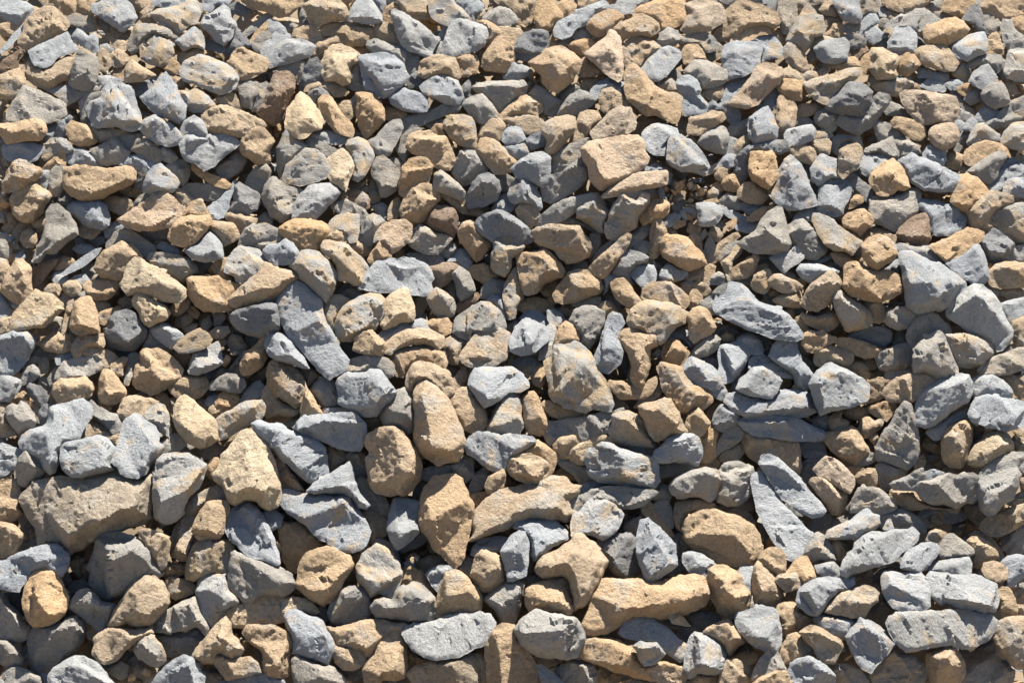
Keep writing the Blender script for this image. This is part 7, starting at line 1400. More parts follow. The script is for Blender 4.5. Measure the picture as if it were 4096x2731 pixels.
# what singles each of the 300 largest out, same order
LABELS = """
largest boulder, a broad flat grey-tan block with fine cracks, lower left
long tan loaf-shaped boulder with sagging top, bottom right of centre
very large sandy slab dusted with crumbs, lower centre
large warty cream boulder with pimpled crust, left of centre lower half
tall tan boulder of two lobes, rounded lump bulging at its lower front, bottom centre
long dark-fronted grey-brown block, lower right
long smooth light grey slab slanting down to the right, left of centre
large whitish craggy slab, lower left of centre
large craggy blue-grey boulder with tan right edge, right of centre
big oval tan and grey banded boulder, lower right
large rounded grey boulder with sunlit crown and fine cracks, lower left
large tan lumpy boulder with long cracks and grey base, centre lower half
tall tan bottle-shaped boulder standing upright with cracks, at the centre
large white sunlit boulder with tan lower left, bottom centre right
biggest blue-grey boulder, a broad leaning wedge at the right
big tan gable-shaped boulder with a pointed top, bottom right of centre
large long blue-grey boulder with bright sunlit ridge, right side
large whitish grey cleaver-shaped slab, left lower half
dark grey shield-shaped slab with a brown-edged right facet, left lower half
very large flat pinkish-tan boulder with dappled light, upper centre
smooth rounded blue-grey boulder near the bottom, right of centre
large pale grey lumpy boulder slanting down at the right
tan boulder with pitted crust cut by the bottom edge, bottom right of centre
long smooth grey slab with pointed top, lower right of centre
large smooth grey and tan block with slanting top, centre right lower half
long flaky tan log-like slab slanting down to the right, bottom right of centre
pale grey wedge with tan shadowed underside, left of centre lower half
large tan rounded boulder with crumbly crust, bottom left of centre
large warm grey smooth boulder below the golden pockmarked one, lower left
big pale grey pentagonal boulder with smooth sunlit face, right lower half
big bluish white knobbly boulder facing left, left of centre lower half
sharp white-faceted blue-grey shard pointing down to the right, lower left of centre
long white sunlit slab near the right edge, lower right
golden tan anvil-shaped boulder with crumbly crest, lower left
smooth dark grey hexagonal boulder, lower left of centre
large grey boulder with a bright white lit top over a dark face, centre
big pale sunlit wedge-shaped boulder with a jagged top, lower right
big light grey faceted boulder with a dark lower front, just left of centre
golden ochre pockmarked boulder, lower left
tall grey fin-shaped slab in the middle of the right lower half
broad pale grey slab with dark undercut front, left of centre lower half
white-topped grey-tan slab at the bottom edge, right of centre
big rough blue-grey boulder with rusty streak on its lower left
large blue-grey oval slab with layered face leaning right, right lower half
long tan slab-like boulder with flat bright top, left side
large grey boulder with white glints near the right edge, lower half
dark grey boulder with white lit facet, bottom centre
long bluish grey slab with flat lit top at the lower left edge
middle flat pale stone in a stack of three at the right
large tan hooked boulder with horn-like peak, shaped like a saddle
pale tan layered slab pointing left, lower left of centre
pale chalky grey block with a crisp shadow on its right, left lower half
tan drop-shaped boulder with grey right rim and cracked base, bottom centre
pale grey upright almond-shaped stone with narrow base, bottom right of centre
blue-grey stone with rusty upper rim, bottom left of centre
broad grey and brownish boulder with a pointed lower end, centre right lower half
large yellowish cream angular boulder with layered bright edge, left side
smooth blue-grey fan-shaped slab lying flat, right of centre
rugged tan boulder with hollow left side, bottom centre
large flat-fronted tan block with the golden lump on top
tan stone with an overhanging left lip, bottom left of centre
bright white trapezoid stone left of the long white slab, lower right
long tan wedge boulder leaning to the upper right beside a long grey slab
long grey cigar-shaped boulder slanting down to the right, right lower half
large tan kidney-shaped boulder with dark spots, left lower half
broad grey-brown stone topped by two pale chips, right lower half
cone-shaped cream-tan boulder with branching cracks, bottom centre right
pointed tan boulder with two shadowed facets, lower right
tan boulder with bluish grey patch on its broad face, just left of centre
big tan boulder with flat speckled grey-pink top, left upper half
white-topped grey block with tan side and flat sunlit roof, right of centre
light grey kite-shaped boulder near the bottom edge, lower right
big whitish-grey knobbly boulder on top of the pile, upper centre
light grey dome-shaped boulder, bottom centre right
large smooth pinkish-brown boulder with a flat top, upper right
smooth blue-grey triangular slab with light vein, lower right
dark blue-grey boulder with light left facet, lower left of centre
broad layered tan slab with a flat bright shelf, bottom centre
tall cream pear-shaped boulder with dark flecks, left of centre lower half
tall pointed pale grey pyramid stone, upper right
big triangular smooth grey boulder with a sharp peak, right upper half
large crusty pale tan boulder, upper centre right
brown-tan leaf-shaped boulder with orange streaks, right of centre lower half
pale grey stone with a sharp bright left rim, lower left of centre
big white sunlit slab strewn with crumbs at the right edge
large grey boulder with rusty lower left and half-shaded bright top
angular blue-grey stone with rusty tan lower face, right lower half
large pale grey tan-streaked boulder overlapping a tan one, top left quarter
heart-shaped cracked tan boulder pointing down, upper centre
large dark-fronted ochre boulder at the top right
tan squared boulder with a bright ledge on its face, bottom right of centre
large shadowed grey-brown boulder under the bright ochre ones, right side
tan upright block with flat sunlit top, right of centre
smooth warm grey boulder cut by the bottom edge, lower right
big rounded warm grey boulder with cracked right base, centre
lowest flat bluish stone in a stack of three, cream patch at its right end
faceted grey boulder with sharp folded face, bottom right of centre
half tan half slate boulder split by a straight shadow, left of centre
wide flat light grey slab with rusty spots, upper left
long flat grey slab under the craggy boulder, right of centre lower half
big whitish flat slab with tan rim, right side
large tan boulder with flat front left of the long tan wedge
dark grey rounded boulder with bright facet below the dome-shaped one
curved grey stone arching above a small knobbly one, bottom right of centre
large pale cream-tan rough boulder near the left edge
rugged tan boulder with shadowed underside left of the square-topped tan block
brown-tan lumpy rock wedged under the left half of the large whitish craggy slab
large pale grey boulder cut by the bottom edge, lower left
tan square-topped block with dark smudges, right of centre lower half
brown shadowed boulder beneath the stack of three flat stones
brown squat boulder under the long dark-fronted block, lower right
large rounded tan boulder resting on a thin grey sliver, near the top left corner
tall tan-grey pyramid stone with a bright ridge, left side
grey-brown boulder with flat shaded face, bottom left of centre
grey stone with a bright spot on its left, lower left of centre
smooth blue-grey slab beside the broad warm grey boulder, right lower half
pale pyramid-like block with sharp ridge and flat tan lower facet, upper left
large dark grey rounded boulder left of centre with rusty blotch on its right
grey upright block with a pale sunlit face left of the two-lobed tan boulder
big tan lumpy boulder with crumbly top, below centre
tan dome-shaped rock with a bright upper rim, upper right of the rusty-spotted flat slab
pale tan peaked stone like a tent, lower left of centre
tan boulder with a grey ear-like right end, lower left
tall smooth grey oblong slab, upper right of centre
pale grey flat boulder with dark specks, lower right
broad warm grey boulder with a jagged upper edge, right lower half
pale blue-grey flat-topped block under the sandy slab, bottom right of centre
large dark slate-grey boulder in shade under the long tan wedge
large light grey angular block with a flat face and tan underside, top centre
grey and tan slab with ragged right edge, right lower half
broad smooth grey and cream boulder with a brown vein, upper left of centre
pitted tan oval boulder with dotted surface, left of centre
big smooth blue-grey boulder at the left edge
large lumpy tan boulder with nodular front, upper centre
long pale slab slanting up to the right with a pink-brown upper face, upper right
long flat grey-brown slab under the large smooth block, centre right lower half
elongated rough dark blue-grey boulder, centre upper half
tan stone shaped like a molar tooth, centre right lower half
brown boulder cut by the right edge, lower right
large pale grey craggy slab leaning left, right lower half
pale cream angular boulder with a bright right flank, upper left of centre
rough grey oval rock right of the dark purplish-brown angular stone
tall tapering light grey slab, centre right lower half
tan-faced wedge boulder with bright white curved rim, left of centre
tall light grey wedge-shaped slab with shadowed right flank, top centre
dark blue-grey cracked boulder sitting on a grey slab, upper right
dark brown blocky stone with sandy edges
pinkish fin-shaped slab with a grey bladed right edge, upper centre
big smooth pale grey boulder with tan right edge, upper right
long flat grey flake slanting up to the right, left of centre lower half
grey rock with tan tinge, immediately left of the smooth light grey boulder
smooth light grey boulder beside a tan-tinged one, upper left of centre
grey and tan kite-shaped stone, bottom right of centre
ochre boulder with rounded shadowed front, left of centre in the upper half
dark grey gritty stone left of the anvil-shaped boulder
smooth rounded tan boulder with a peak at its top, right of centre
light grey boulder with white top next to brown stones, right lower half
rust-tan rounded boulder lying against a cream angular one, left side
shadowed brown boulder in the hollow left of the grey fin-shaped slab
tan boulder with branching cracks on its front near the left edge
dark rusty-brown egg-shaped boulder, right lower half
chunky cream-tan boulder with deeply shaded lower right, upper centre
pale tan wedge stone with smooth top, lower right
grey and tan upright block below the white-topped one
cream bumpy boulder right of the rusty-brown egg-shaped one
dark grey boulder at the bottom edge, lower right
grey two-faced block with sunlit top and ochre-stained shadow side
flat cracked pinkish-tan boulder at the top edge
tan block with dark brown blotch on its face, bottom right of centre
grey rock whose tan lower half starts at a straight line, right of top centre
shaded grey teardrop rock touching the left flank of the tall bottle-shaped boulder
hollowed grey rock at the lower left of the very large pinkish-tan boulder
grey block with a tan foot at the bottom edge below the rusty-rimmed blue-grey stone
rough tan arched rock, the lower one under the shell-like curved tan stone
rough grey stone with honeycomb texture, left of centre lower half
light grey jagged boulder at the bottom edge, left of centre
tan cylindrical stone right of the tall bottle-shaped boulder
rough tan boulder beside dark grey one near the right edge
light grey upright slab with swept right shoulder, right side
tan rounded cone stone left of the sharp white-faceted one, lower left of centre
pale grey-topped rough tan boulder surrounded by small pebbles, right upper half
rounded sandy boulder with grainy top, right of centre lower half
tan boulder with a pale grey slab lying on it, upper left corner area
pale tan boulder whose sharp right shoulder rises at the top edge
sandy knobbly flat-topped stone with crisp bumps, right lower half
sandy rounded boulder above the tall tan column, centre
tapering grey and tan slab pointing left, upper centre right
bright ochre chunky boulder beside a big whitish slab, right side
white-lit faceted grey boulder with ochre seams, centre right
pale grey stone at the bottom edge left of a dark one, lower right
tall rounded brown-tan boulder, upper centre
pale smooth grey stone with ragged lower right edge, right side
pale grey curved slab standing behind the biggest blue-grey boulder
long tan tongue-shaped boulder with a bright flat top, upper right
pale blue-grey upright triangular stone leaning on the flat-topped block
elongated slab with blue-grey top and tan underside slanting down to the right, right side
broad upright tan fin with bluish grey lower right, upper right
large dark grey boulder cut by the right edge
whitish grey wavy slab behind the triangular boulder at right
upright rough tan rock nearest the left edge, above the pale cream-tan boulder
grey flat triangular slab lying on the brown-tan leaf-shaped boulder
tan leaning block with a diagonal edge, lower right
white-lit stone topping a stack of three flat stones, right lower half
grey wedge with tan staining and a bright upper left face near the top edge
smooth grey-tan oval slab leaning to the upper right, right side
pale angular boulder with shadowed left side, at the centre
shaded grey-brown rock cut by the left edge, left of the golden pockmarked boulder
sandy tan tilted block touching the left of the very rough dark blue-grey rock
smooth tan wedge resting above the very large pinkish-tan boulder
tan axe-head shaped boulder narrowing downward, upper centre
rugged ochre boulder with a crested top, upper right
pale grey kite-shaped stone pointing down at the upper left
orange-tan cracked rounded boulder, centre left of the upper half
pale tan blocky stone near the bottom edge, lower right
golden ochre boulder with pitted front, left upper half
flat grey triangular slab with dark right flank, lower right of centre
light grey dimpled rock to the upper right of the dark pitted block
pale tan slab with a bright flat top, right side
upright tan stone touching the right end of the rusty-spotted flat slab
dark grey rock in deep shade left of the tan tent-like peaked stone
golden lump perched on a larger tan block, right side
flat-topped tan boulder at the top edge, left of centre
upright smooth grey slab stone right of the slab-topped tan boulder, upper left
grey block with a rusty brown scar on its face, right side lower half
flattened grey-tan rock above the yellowish cream angular boulder, pointing right
grey-brown rounded rock in shadow just left of the dark pitted cracked block
pale blue-grey lens-shaped rock above the dark brown blocky stone
curved grey slab cradling the dark cracked boulder
pale craggy stone with flat top near a pointed chip, lower right
brown slab at the right edge under a large grey boulder, lower right
tan diagonal oblong rock directly above the dark pitted cracked block
smooth tan rock between the tooth-like wedge and the rounded cone stone
pale grey slab lying on top of a tan boulder in the upper left
long tan rock with a shadowed hollow below its front, top edge left of centre
bright ochre sharp-topped boulder right of the big whitish slab
light grey blocky rock just below the long flat-topped tan slab, left side
dark grey pitted block with a flat cracked face, upper centre right
pale grey rock directly above the peak of the angular rusty tan stone
pinkish-tan flat-faced boulder with small cone-shaped stone leaning on it
dark grey rounded boulder in shade, right lower part
blue-grey block with brownish right corner, centre
white-lit grey block with tan lower half leaning on the long grey slab, left of centre
long whitish blade-like slab under the big pinkish-tan boulder
grey-brown rock at the bottom edge left of the flaky tan log-like slab
tan cone-shaped boulder on the left
rounded light grey boulder with shaded right end, upper centre
pale tan rounded stone right of the smooth triangular slab
orange-tan angular rock against the right end of the tan-streaked pale boulder
tan rock directly below the point of the heart-shaped boulder
rounded grey and ochre boulder with dark lower half, centre right of upper half
brown-grey rock below the dark charcoal block, touching the right edge
light grey blunt teardrop stone leaning on a grey slab at the top left
long pale tan rock at the left edge below the rusty-cornered grey boulder
tan bow-tie shaped stone in shadow, left side
pale grey hourglass-like rock immediately right of the saddle-shaped hooked tan boulder
dark grey rock hugging the left and top of the orange-tan blocky boulder
long grey-tan slab at the right edge, lower half
flat tan rock at the left edge, left of the largest boulder
brown-tan rounded rock right of the pinkish fin-shaped slab, near the top
shell-like curved tan stone stacked on another tan one, just below centre
grey-topped stone with sharp vertical right edge, upper centre
grey banded block just below the pale pyramid-like block, upper left
speckled grey upright rock left of the orange-tan cracked boulder
very rough dark blue-grey rock in the top centre right
angular grey block with cracked flat face, upper right of centre
dark-fronted grey rock left of the big smooth pale boulder with tan edge
pinkish square-cut block with one bright facet, right lower half
rounded grey-tan rock directly above the pale pyramid-like block
triangular blue-grey stone lit on its right, below the golden ochre boulder
pale cream stone with cracked face, just under the yellowish cream boulder
tan almond-shaped boulder with horizontal cracks, upper right
grey rock with a concave top right of the pinkish-tan flat-faced boulder
pale chunky grey rock right of the smooth tan wedge and below the hooked boulder
grey-brown stone with a drooping right tip, left side lower half
pale tan rock above the tan boulder with branching cracks, near the left edge
orange-tan blocky boulder standing up beside small pebbles, upper right
grey pointed rock directly above the orange-tan blocky boulder
narrow rough grey bar slanting up to the right at the top edge
dark charcoal-brown faceted block near the right edge
domed smooth tan boulder like a loaf, right of centre
pale grey flat rock behind the two-faced grey block, left upper half
tan rounded block just above the rounded light grey boulder, upper centre
flat-faced grey stone tucked left of the angular rusty tan stone
tan winged stone with two humps, bottom left of centre
knobbly pale tan boulder with ridged crust, top edge right of centre
rounded tan thumb-shaped stone, right of centre
dark purplish-brown angular stone with smooth shaded face, right side
knobbly cream-tan lump sitting above a flat grey stone, upper right
dark grey oblong stone below the pinkish block, right lower half
grey flat rock under the base of the tall bottle-shaped boulder
light grey rounded rock directly above the flat-topped speckled boulder
cream angular rock touching the right end of the vein-crossed smooth boulder
grey and tan boulder tucked behind the big white-grey one
tan tooth-like wedge pointing downward, lower left of centre
large brown-tan rock in the top right corner
cigar-shaped tan stone slanting up to the right, centre right
crusty tan rock left of the smooth blue-grey triangular slab at the lower right
brown-tan angular block with two shadowed faces, centre upper half
grey-capped tan block below the tan axe-head boulder, left of the speckled upright rock
tall grey rock leaning behind the vein-crossed smooth boulder
""".strip().split("\n")


def min_width(P):
    best = 1e9
    for a in np.linspace(0, math.pi, 18, endpoint=False):
        d = P @ np.array([math.cos(a), math.sin(a)])
        best = min(best, d.max() - d.min())
    return best


def inside(P, q):
    c = np.zeros(len(q), bool)
    n = len(P)
    for i in range(n):
        xa, ya = P[i]
        xb, yb = P[(i + 1) % n]
        if ya == yb:
            continue
        c ^= ((ya > q[:, 1]) != (yb > q[:, 1])) & (q[:, 0] < (xb - xa) * (q[:, 1] - ya) / (yb - ya) + xa)
    return c


def chaikin(P, t, it):
    for _ in range(it):
        Q = np.roll(P, -1, 0)
        P = np.stack([P * (1 - t) + Q * t, P * t + Q * (1 - t)], 1).reshape(-1, 2)
    return P


def edge_dist(P, q):
    d = np.full(len(q), 1e9)
    for i in range(len(P)):
        a, b = P[i], P[(i + 1) % len(P)]
        ab = b - a
        t = np.clip(((q - a) @ ab) / (ab @ ab + 1e-9), 0, 1)
        d = np.minimum(d, np.linalg.norm(q - a - t[:, None] * ab, axis=1))
    return d


def cdt(pts, nrim, mode=1):
    ed = [(i, (i + 1) % nrim) for i in range(nrim)]
    r = delaunay_2d_cdt([Vector(p) for p in pts], ed, [], mode, 1e-4)
    v = np.array([(p.x, p.y) for p in r[0]])
    f = np.array([t for t in r[2] if len(t) == 3], int).reshape(-1, 3)
    return v, f, r[3]


def lift_on(coarse_v, coarse_h, coarse_f, q):
    """height at points q, linear over the coarse triangles"""
    h = np.zeros(len(q))
    best = np.full(len(q), -1e9)
    for t in coarse_f:
        a, b, c = coarse_v[t]
        den = (b[1] - c[1]) * (a[0] - c[0]) + (c[0] - b[0]) * (a[1] - c[1])
        if abs(den) < 1e-9:
            continue
        l1 = ((b[1] - c[1]) * (q[:, 0] - c[0]) + (c[0] - b[0]) * (q[:, 1] - c[1])) / den
        l2 = ((c[1] - a[1]) * (q[:, 0] - c[0]) + (a[0] - c[0]) * (q[:, 1] - c[1])) / den
        l3 = 1 - l1 - l2
        m = np.minimum(np.minimum(l1, l2), l3)
        u = m > best
        h[u] = (l1 * coarse_h[t[0]] + l2 * coarse_h[t[1]] + l3 * coarse_h[t[2]])[u]
        best[u] = m[u]
    return h


def sides_of(P, k):
    """the outline's hull reduced to its k main sides"""
    pts = sorted(map(tuple, P))
    def half(it):
        o = []
        for p in it:
            while len(o) > 1 and (o[-1][0] - o[-2][0]) * (p[1] - o[-2][1]) - (o[-1][1] - o[-2][1]) * (p[0] - o[-2][0]) <= 0:
                o.pop()
            o.append(p)
        return o[:-1]
    H = [np.array(p) for p in half(pts) + half(pts[::-1])]
    while len(H) > k:
        ar = [abs(np.cross(H[i] - H[i - 1], H[(i + 1) % len(H)] - H[i])) for i in range(len(H))]
        H.pop(int(np.argmin(ar)))
    return H


def random_rotation(rs):
    q = rs.normal(size=4)
    q /= np.linalg.norm(q)
    w, x, y, z = q
    return np.array([[1 - 2 * (y * y + z * z), 2 * (x * y - z * w), 2 * (x * z + y * w)],
                     [2 * (x * y + z * w), 1 - 2 * (x * x + z * z), 2 * (y * z - x * w)],
                     [2 * (x * z - y * w), 2 * (y * z + x * w), 1 - 2 * (x * x + y * y)]])


def chips(p, rs, n, tilt, ledge):
    """broken faces: each patch of the surface tilts its own way and steps off its neighbours"""
    seeds = p[rs.randint(0, len(p), n)]
    g = rs.normal(size=(n, 3)) * tilt
    o = rs.uniform(-1, 1, n) * ledge
    j = np.argmin((seeds ** 2).sum(1)[None] - 2.0 * (p @ seeds.T), axis=1)
    return ((p - seeds[j]) * g[j]).sum(1) + o[j]


def build_rock(idx, line, step):
    """one rock as a closed mesh: outline rim, faceted front, rounded back; returns V (world), F, attributes"""
    rs = np.random.RandomState(1000 + idx)
    head, _, crest = line.partition(";")
    tok = head.split()
    kind, lev, lean = tok[0], float(tok[1]) * 0.01, float(tok[2]) * 0.1
    pts = np.array([float(t) for t in tok[3:]]).reshape(-1, 2)
    P = np.cumsum(pts, 0)
    cr = np.array([float(t) for t in crest.split()]).reshape(-1, 3)
    grey = kind in "lndm"
    base, stain, smooth, mat = KIND[kind]
    if (P[:, 0] * np.roll(P[:, 1], -1) - np.roll(P[:, 0], -1) * P[:, 1]).sum() < 0:
        P = P[::-1]
    W = min_width(P)
    px = TAN / 1024.0 * DIST
    # rim
    P = P.mean(0) + (P - P.mean(0)) * (1.0 + 4.0 / W)
    rim = chaikin(P, 0.05 if grey else 0.09, 1)
    seg = np.linalg.norm(np.roll(rim, -1, 0) - rim, axis=1)
    out = []
    for i in range(len(rim)):
        n = max(1, int(round(seg[i] / step)))
        t = (np.arange(n) / n)[:, None]
        out.append(rim[i] * (1 - t) + rim[(i + 1) % len(rim)] * t)
    rim = np.concatenate(out)
    rim3 = np.column_stack([rim, np.full(len(rim), idx * 3.7)])
    jag = 0.020 * W if grey else 0.026 * W
    rim = rim + np.stack([fbm(rim3 * (5.0 / W), 3), fbm(rim3 * (5.0 / W) + 51.0, 3)], 1) * jag
    nr = len(rim)
    # crest points, sides of the rock
    lo, hi = P.min(0), P.max(0)
    if len(cr):
        cr = cr[inside(P, cr[:, :2])]
    if not len(cr):
        cr = np.array([[P[:, 0].mean(), P[:, 1].mean(), 4.0]])
    Hc = cr[:, 2] * 0.1 * W * 1.15
    Hm = Hc.max()
    S = sides_of(P, int(rs.randint(4, 7)))
    # dense points
    gx = np.arange(lo[0], hi[0] + step, step)
    gy = np.arange(lo[1], hi[1] + step, step * 0.866)
    X, Y = np.meshgrid(gx, gy)
    X[1::2] += step * 0.5
    D = np.column_stack([X.ravel(), Y.ravel()]) + rs.uniform(-0.22, 0.22, (X.size, 2)) * step
    D = D[inside(rim, D)]
    if len(D):
        D = D[edge_dist(rim, D) > step * 0.55]
    dv, df, _ = cdt([tuple(p) for p in rim] + [tuple(p) for p in D], nr)
    if len(df) < 4 or len(dv) < nr:
        return None
    # planes of the rock: one rising from each side to the crest, a few broken faces cut across them
    h = np.full(len(dv), 1e9)
    for i in range(len(S)):
        pa, pb = S[i], S[(i + 1) % len(S)]
        t = (pb - pa) / (np.linalg.norm(pb - pa) + 1e-9)
        nrm = np.array([-t[1], t[0]])
        dcr = (cr[:, :2] - pa) @ nrm
        j = int(np.argmin(dcr))
        off = rs.uniform(0.02, 0.20) * Hm
        slope = min((Hc[j] - off) / max(dcr[j], 0.10 * W), 2.4) * rs.uniform(0.88, 1.12)
        h = np.minimum(h, off + slope * ((dv - pa) @ nrm))
    for _ in range(int(rs.randint(2, 5)) + (2 if W > 70 else 0)):
        c0 = P.mean(0) + rs.uniform(-0.35, 0.35, 2) * (hi - lo)
        ang = rs.uniform(0, 2 * math.pi)
        tl = rs.uniform(0.2, 0.8)
        h = np.minimum(h, Hm * rs.uniform(0.62, 1.0) + tl * ((dv - c0) @ np.array([math.cos(ang), math.sin(ang)])))
    e = edge_dist(rim, dv)
    wob = 1.0 + 0.3 * fbm(np.column_stack([dv * (2.5 / W), np.full(len(dv), idx * 1.9)]), 2)
    if grey:
        h = np.minimum(h, e * 2.1 * wob)
    else:
        m_ = 0.07 * W
        cap = np.where(e < m_, 0.13 * W * np.sqrt(np.clip(1 - (1 - e / m_) ** 2, 0, 1)), 0.13 * W + (e - m_) * 1.6) * wob
        h = np.minimum(h, cap)
    h = np.maximum(h, np.minimum(e * 0.5, 0.05 * W))
    h[:nr] = 0.0
    ed = np.concatenate([df[:, [0, 1]], df[:, [1, 2]], df[:, [2, 0]]])
    ed = np.concatenate([ed, ed[:, ::-1]])
    deg = np.bincount(ed[:, 0], minlength=len(dv)) + 1e-9
    for _ in range(smooth):
        av = np.bincount(ed[:, 0], h[ed[:, 1]], len(dv)) / deg
        h2 = 0.4 * h + 0.6 * av
        h2[:nr] = 0.0
        h = h2
    # place in the world: rim on a plane that leans with the slope
    cen = P.mean(0)[None]
    dc = dslope(cen)[0] - lev - (0.0 if W > 34 else -0.008)
    kk = lean + rs.uniform(-0.12, 0.12)
    tx_, ty_ = rs.uniform(-0.10, 0.10, 2)

    def depth(Q):
        pl = (Q - cen) * px
        return dc + kk * (dslope(Q) - dslope(cen)[0]) + tx_ * pl[:, 0] + ty_ * pl[:, 1]
    front = CAM[None] + rays(dv) * (depth(dv) - h * px)[:, None]
    # back: rings drawn in and pushed away from the viewer
    T = 0.62 * W * px
    rings, faces = [], [df]
    prev = np.arange(nr)
    n0 = len(front)
    rc0 = rim.mean(0)[None]
    for fac, dep in ((0.985, 0.16), (0.88, 0.45), (0.62, 0.8), (0.28, 1.0)):
        Q = rc0 + (rim - rc0) * fac
        rings.append(CAM[None] + rays(Q) * (depth(Q) + dep * T)[:, None])
        cur = n0 + np.arange(nr)
        n0 += nr
        nx_ = np.roll(np.arange(nr), -1)
        faces.append(np.stack([prev, cur, cur[nx_]], 1))
        faces.append(np.stack([prev, cur[nx_], prev[nx_]], 1))
        prev = cur
    rings.append(CAM[None] + rays(rc0) * (depth(rc0) + 1.04 * T)[:, None])
    nx_ = np.roll(np.arange(nr), -1)
    faces.append(np.stack([prev, np.full(nr, n0), prev[nx_]], 1))
    V = np.concatenate([front] + rings)
    # front triangles face the viewer
    a, b, c = front[df[0]]
    if np.cross(b - a, c - a) @ FWD > 0:
        faces[0] = df[:, ::-1]
    F = np.concatenate(faces)
    a, b, c = V[F[len(df)]]
    mid = V[F[len(df)]].mean(0) - V.mean(0)
    if np.cross(b - a, c - a) @ mid < 0:
        F[len(df):] = F[len(df):][:, ::-1]
    # relief of the surface
    n = normals(V, F)
    Rm = random_rotation(rs)
    off = rs.uniform(-40, 40, 3)
    Wm = W * px
    rcv = (V - V.mean(0)) @ Rm.T
    Wc = min(Wm, 0.085)
    lay = rcv * np.array([1.0, 1.0, 2.2 if grey else 1.3])
    warp = lay + 0.05 * Wm * np.stack([fbm(rcv * (6.0 / Wm) + off + k * 7.0, 2) for k in range(3)], 1)
    d = chips(warp, rs, int(rs.randint(10, 16) * max(1.0, Wm / 0.10)), rs.uniform(0.03, 0.07) if grey else rs.uniform(0.03, 0.06), 0.003 * Wc)
    d += chips(warp, rs, int(rs.randint(40, 60) * max(1.0, Wm / 0.10)), 0.04 if grey else 0.05, 0.002 * Wc)
    if grey:
        d += 0.008 * Wc * fbm(lay * (3.0 / Wc) + off, 2)
        st_ = rcv[:, 2] * (rs.uniform(4.5, 8.0) / Wc) + 1.3 * fbm(rcv * (2.0 / Wc) + off, 2)
        d += (0.014 * Wc if rs.rand() < 0.4 else 0.003 * Wc) * (np.power(st_ - np.floor(st_), 2.0) - 0.33)
        d += 0.0011 * fbm(lay * 110.0 + off, 2)
    else:
        rough = rs.uniform(0.4, 1.3)                       # some broken clean, some crusty
        d += 0.013 * rough * Wc * fbm(rcv * (3.5 / Wc) + off, 2)
        d += 0.0019 * rough * fbm(rcv * 95.0 + off, 3)
    wgt = np.ones(len(V))
    wgt[:nr] = 0.35
    V = V + n * (d * wgt)[:, None]
    nf_ = len(dv)                                           # take the teeth off steep walls next to the rim
    wl = np.clip(1.0 - e / (0.12 * W), 0.0, 0.6)[:, None]
    for _ in range(1):
        av = np.stack([np.bincount(ed[:, 0], V[:nf_][ed[:, 1], k], nf_) / deg for k in range(3)], 1)
        av[:nr] = 0.5 * V[:nr] + 0.25 * (np.roll(V[:nr], 1, 0) + np.roll(V[:nr], -1, 0))
        V[:nf_] = V[:nf_] * (1 - wl) + av * wl
    v3 = rs.uniform(-1, 1, 3)
    colr = np.array(base) * (1.0 + 0.13 * v3[0]) * (1.0 + np.array([0.05, 0.0, -0.06]) * v3[1] * (1.0 if not grey else 0.55))
    if kind == 't':                                        # from sandy to greyish tan
        colr = colr + (np.array([0.410, 0.335, 0.250]) - colr) * rs.uniform(0.0, 0.7)
    if kind == 'l':
        colr = colr + (np.array([0.305, 0.322, 0.345]) - colr) * rs.uniform(0.0, 1.0)
    st = max(0.0, stain + 0.16 * v3[2])
    tcv = rcv + off
    if grey:
        tcv = rcv * np.array([1.0, 1.0, 1.9]) + off
    return V, F, mat, colr, st, tcv


def attributes(n, colr, st, tcv):
    return [("col", 'FLOAT_COLOR', np.tile(np.append(colr, 1.0), (n, 1))),
            ("stain", 'FLOAT', np.full(n, st)), ("rc", 'FLOAT_VECTOR', tcv)]


small = []
for i, line in enumerate(DATA):
    single = i < len(LABELS)
    res = build_rock(i, line, 3.6 if single else 4.4)
    if res is None:
        continue
    V, F, mat, colr, st, tcv = res
    if single:
        o0 = V.mean(0)
        ob = bpy.data.objects.new("rock", make_mesh("rock", V - o0, F, attributes(len(V), colr, st, tcv), [mat], sharp=38))
        ob.location = o0
        ob["label"] = LABELS[i]
        ob["category"] = "rock"
        ob["group"] = "broken rocks lying on the pile"
        scene.collection.objects.link(ob)
    else:
        small.append(res)


def join_stuff(name, parts, smooth):
    Vs, Fs, cs, ss, ts, mi = [], [], [], [], [], []
    n0 = 0
    for V, F, mat, colr, st, tcv in parts:
        Vs.append(V)
        Fs.append(F + n0)
        n0 += len(V)
        cs.append(np.tile(np.append(colr, 1.0), (len(V), 1)))
        ss.append(np.full(len(V), st))
        ts.append(tcv)
        mi.append(np.full(len(F), 0 if mat is MAT_GREY else 1))
    me = make_mesh(name, np.concatenate(Vs), np.concatenate(Fs),
                   [("col", 'FLOAT_COLOR', np.concatenate(cs)), ("stain", 'FLOAT', np.concatenate(ss)),
                    ("rc", 'FLOAT_VECTOR', np.concatenate(ts))], [MAT_GREY, MAT_TAN], smooth, np.concatenate(mi), sharp=38 if smooth else 0)
    ob = bpy.data.objects.new(name, me)
    ob["kind"] = "stuff"
    scene.collection.objects.link(ob)
    return ob


o = join_stuff("small_stones", small, True)
o["label"] = "smaller broken stones wedged between the big rocks of the pile"
o["category"] = "stones"

# ------------------------------------------------------------------ pebbles and chips that fill the gaps, stones outside the view
import bmesh


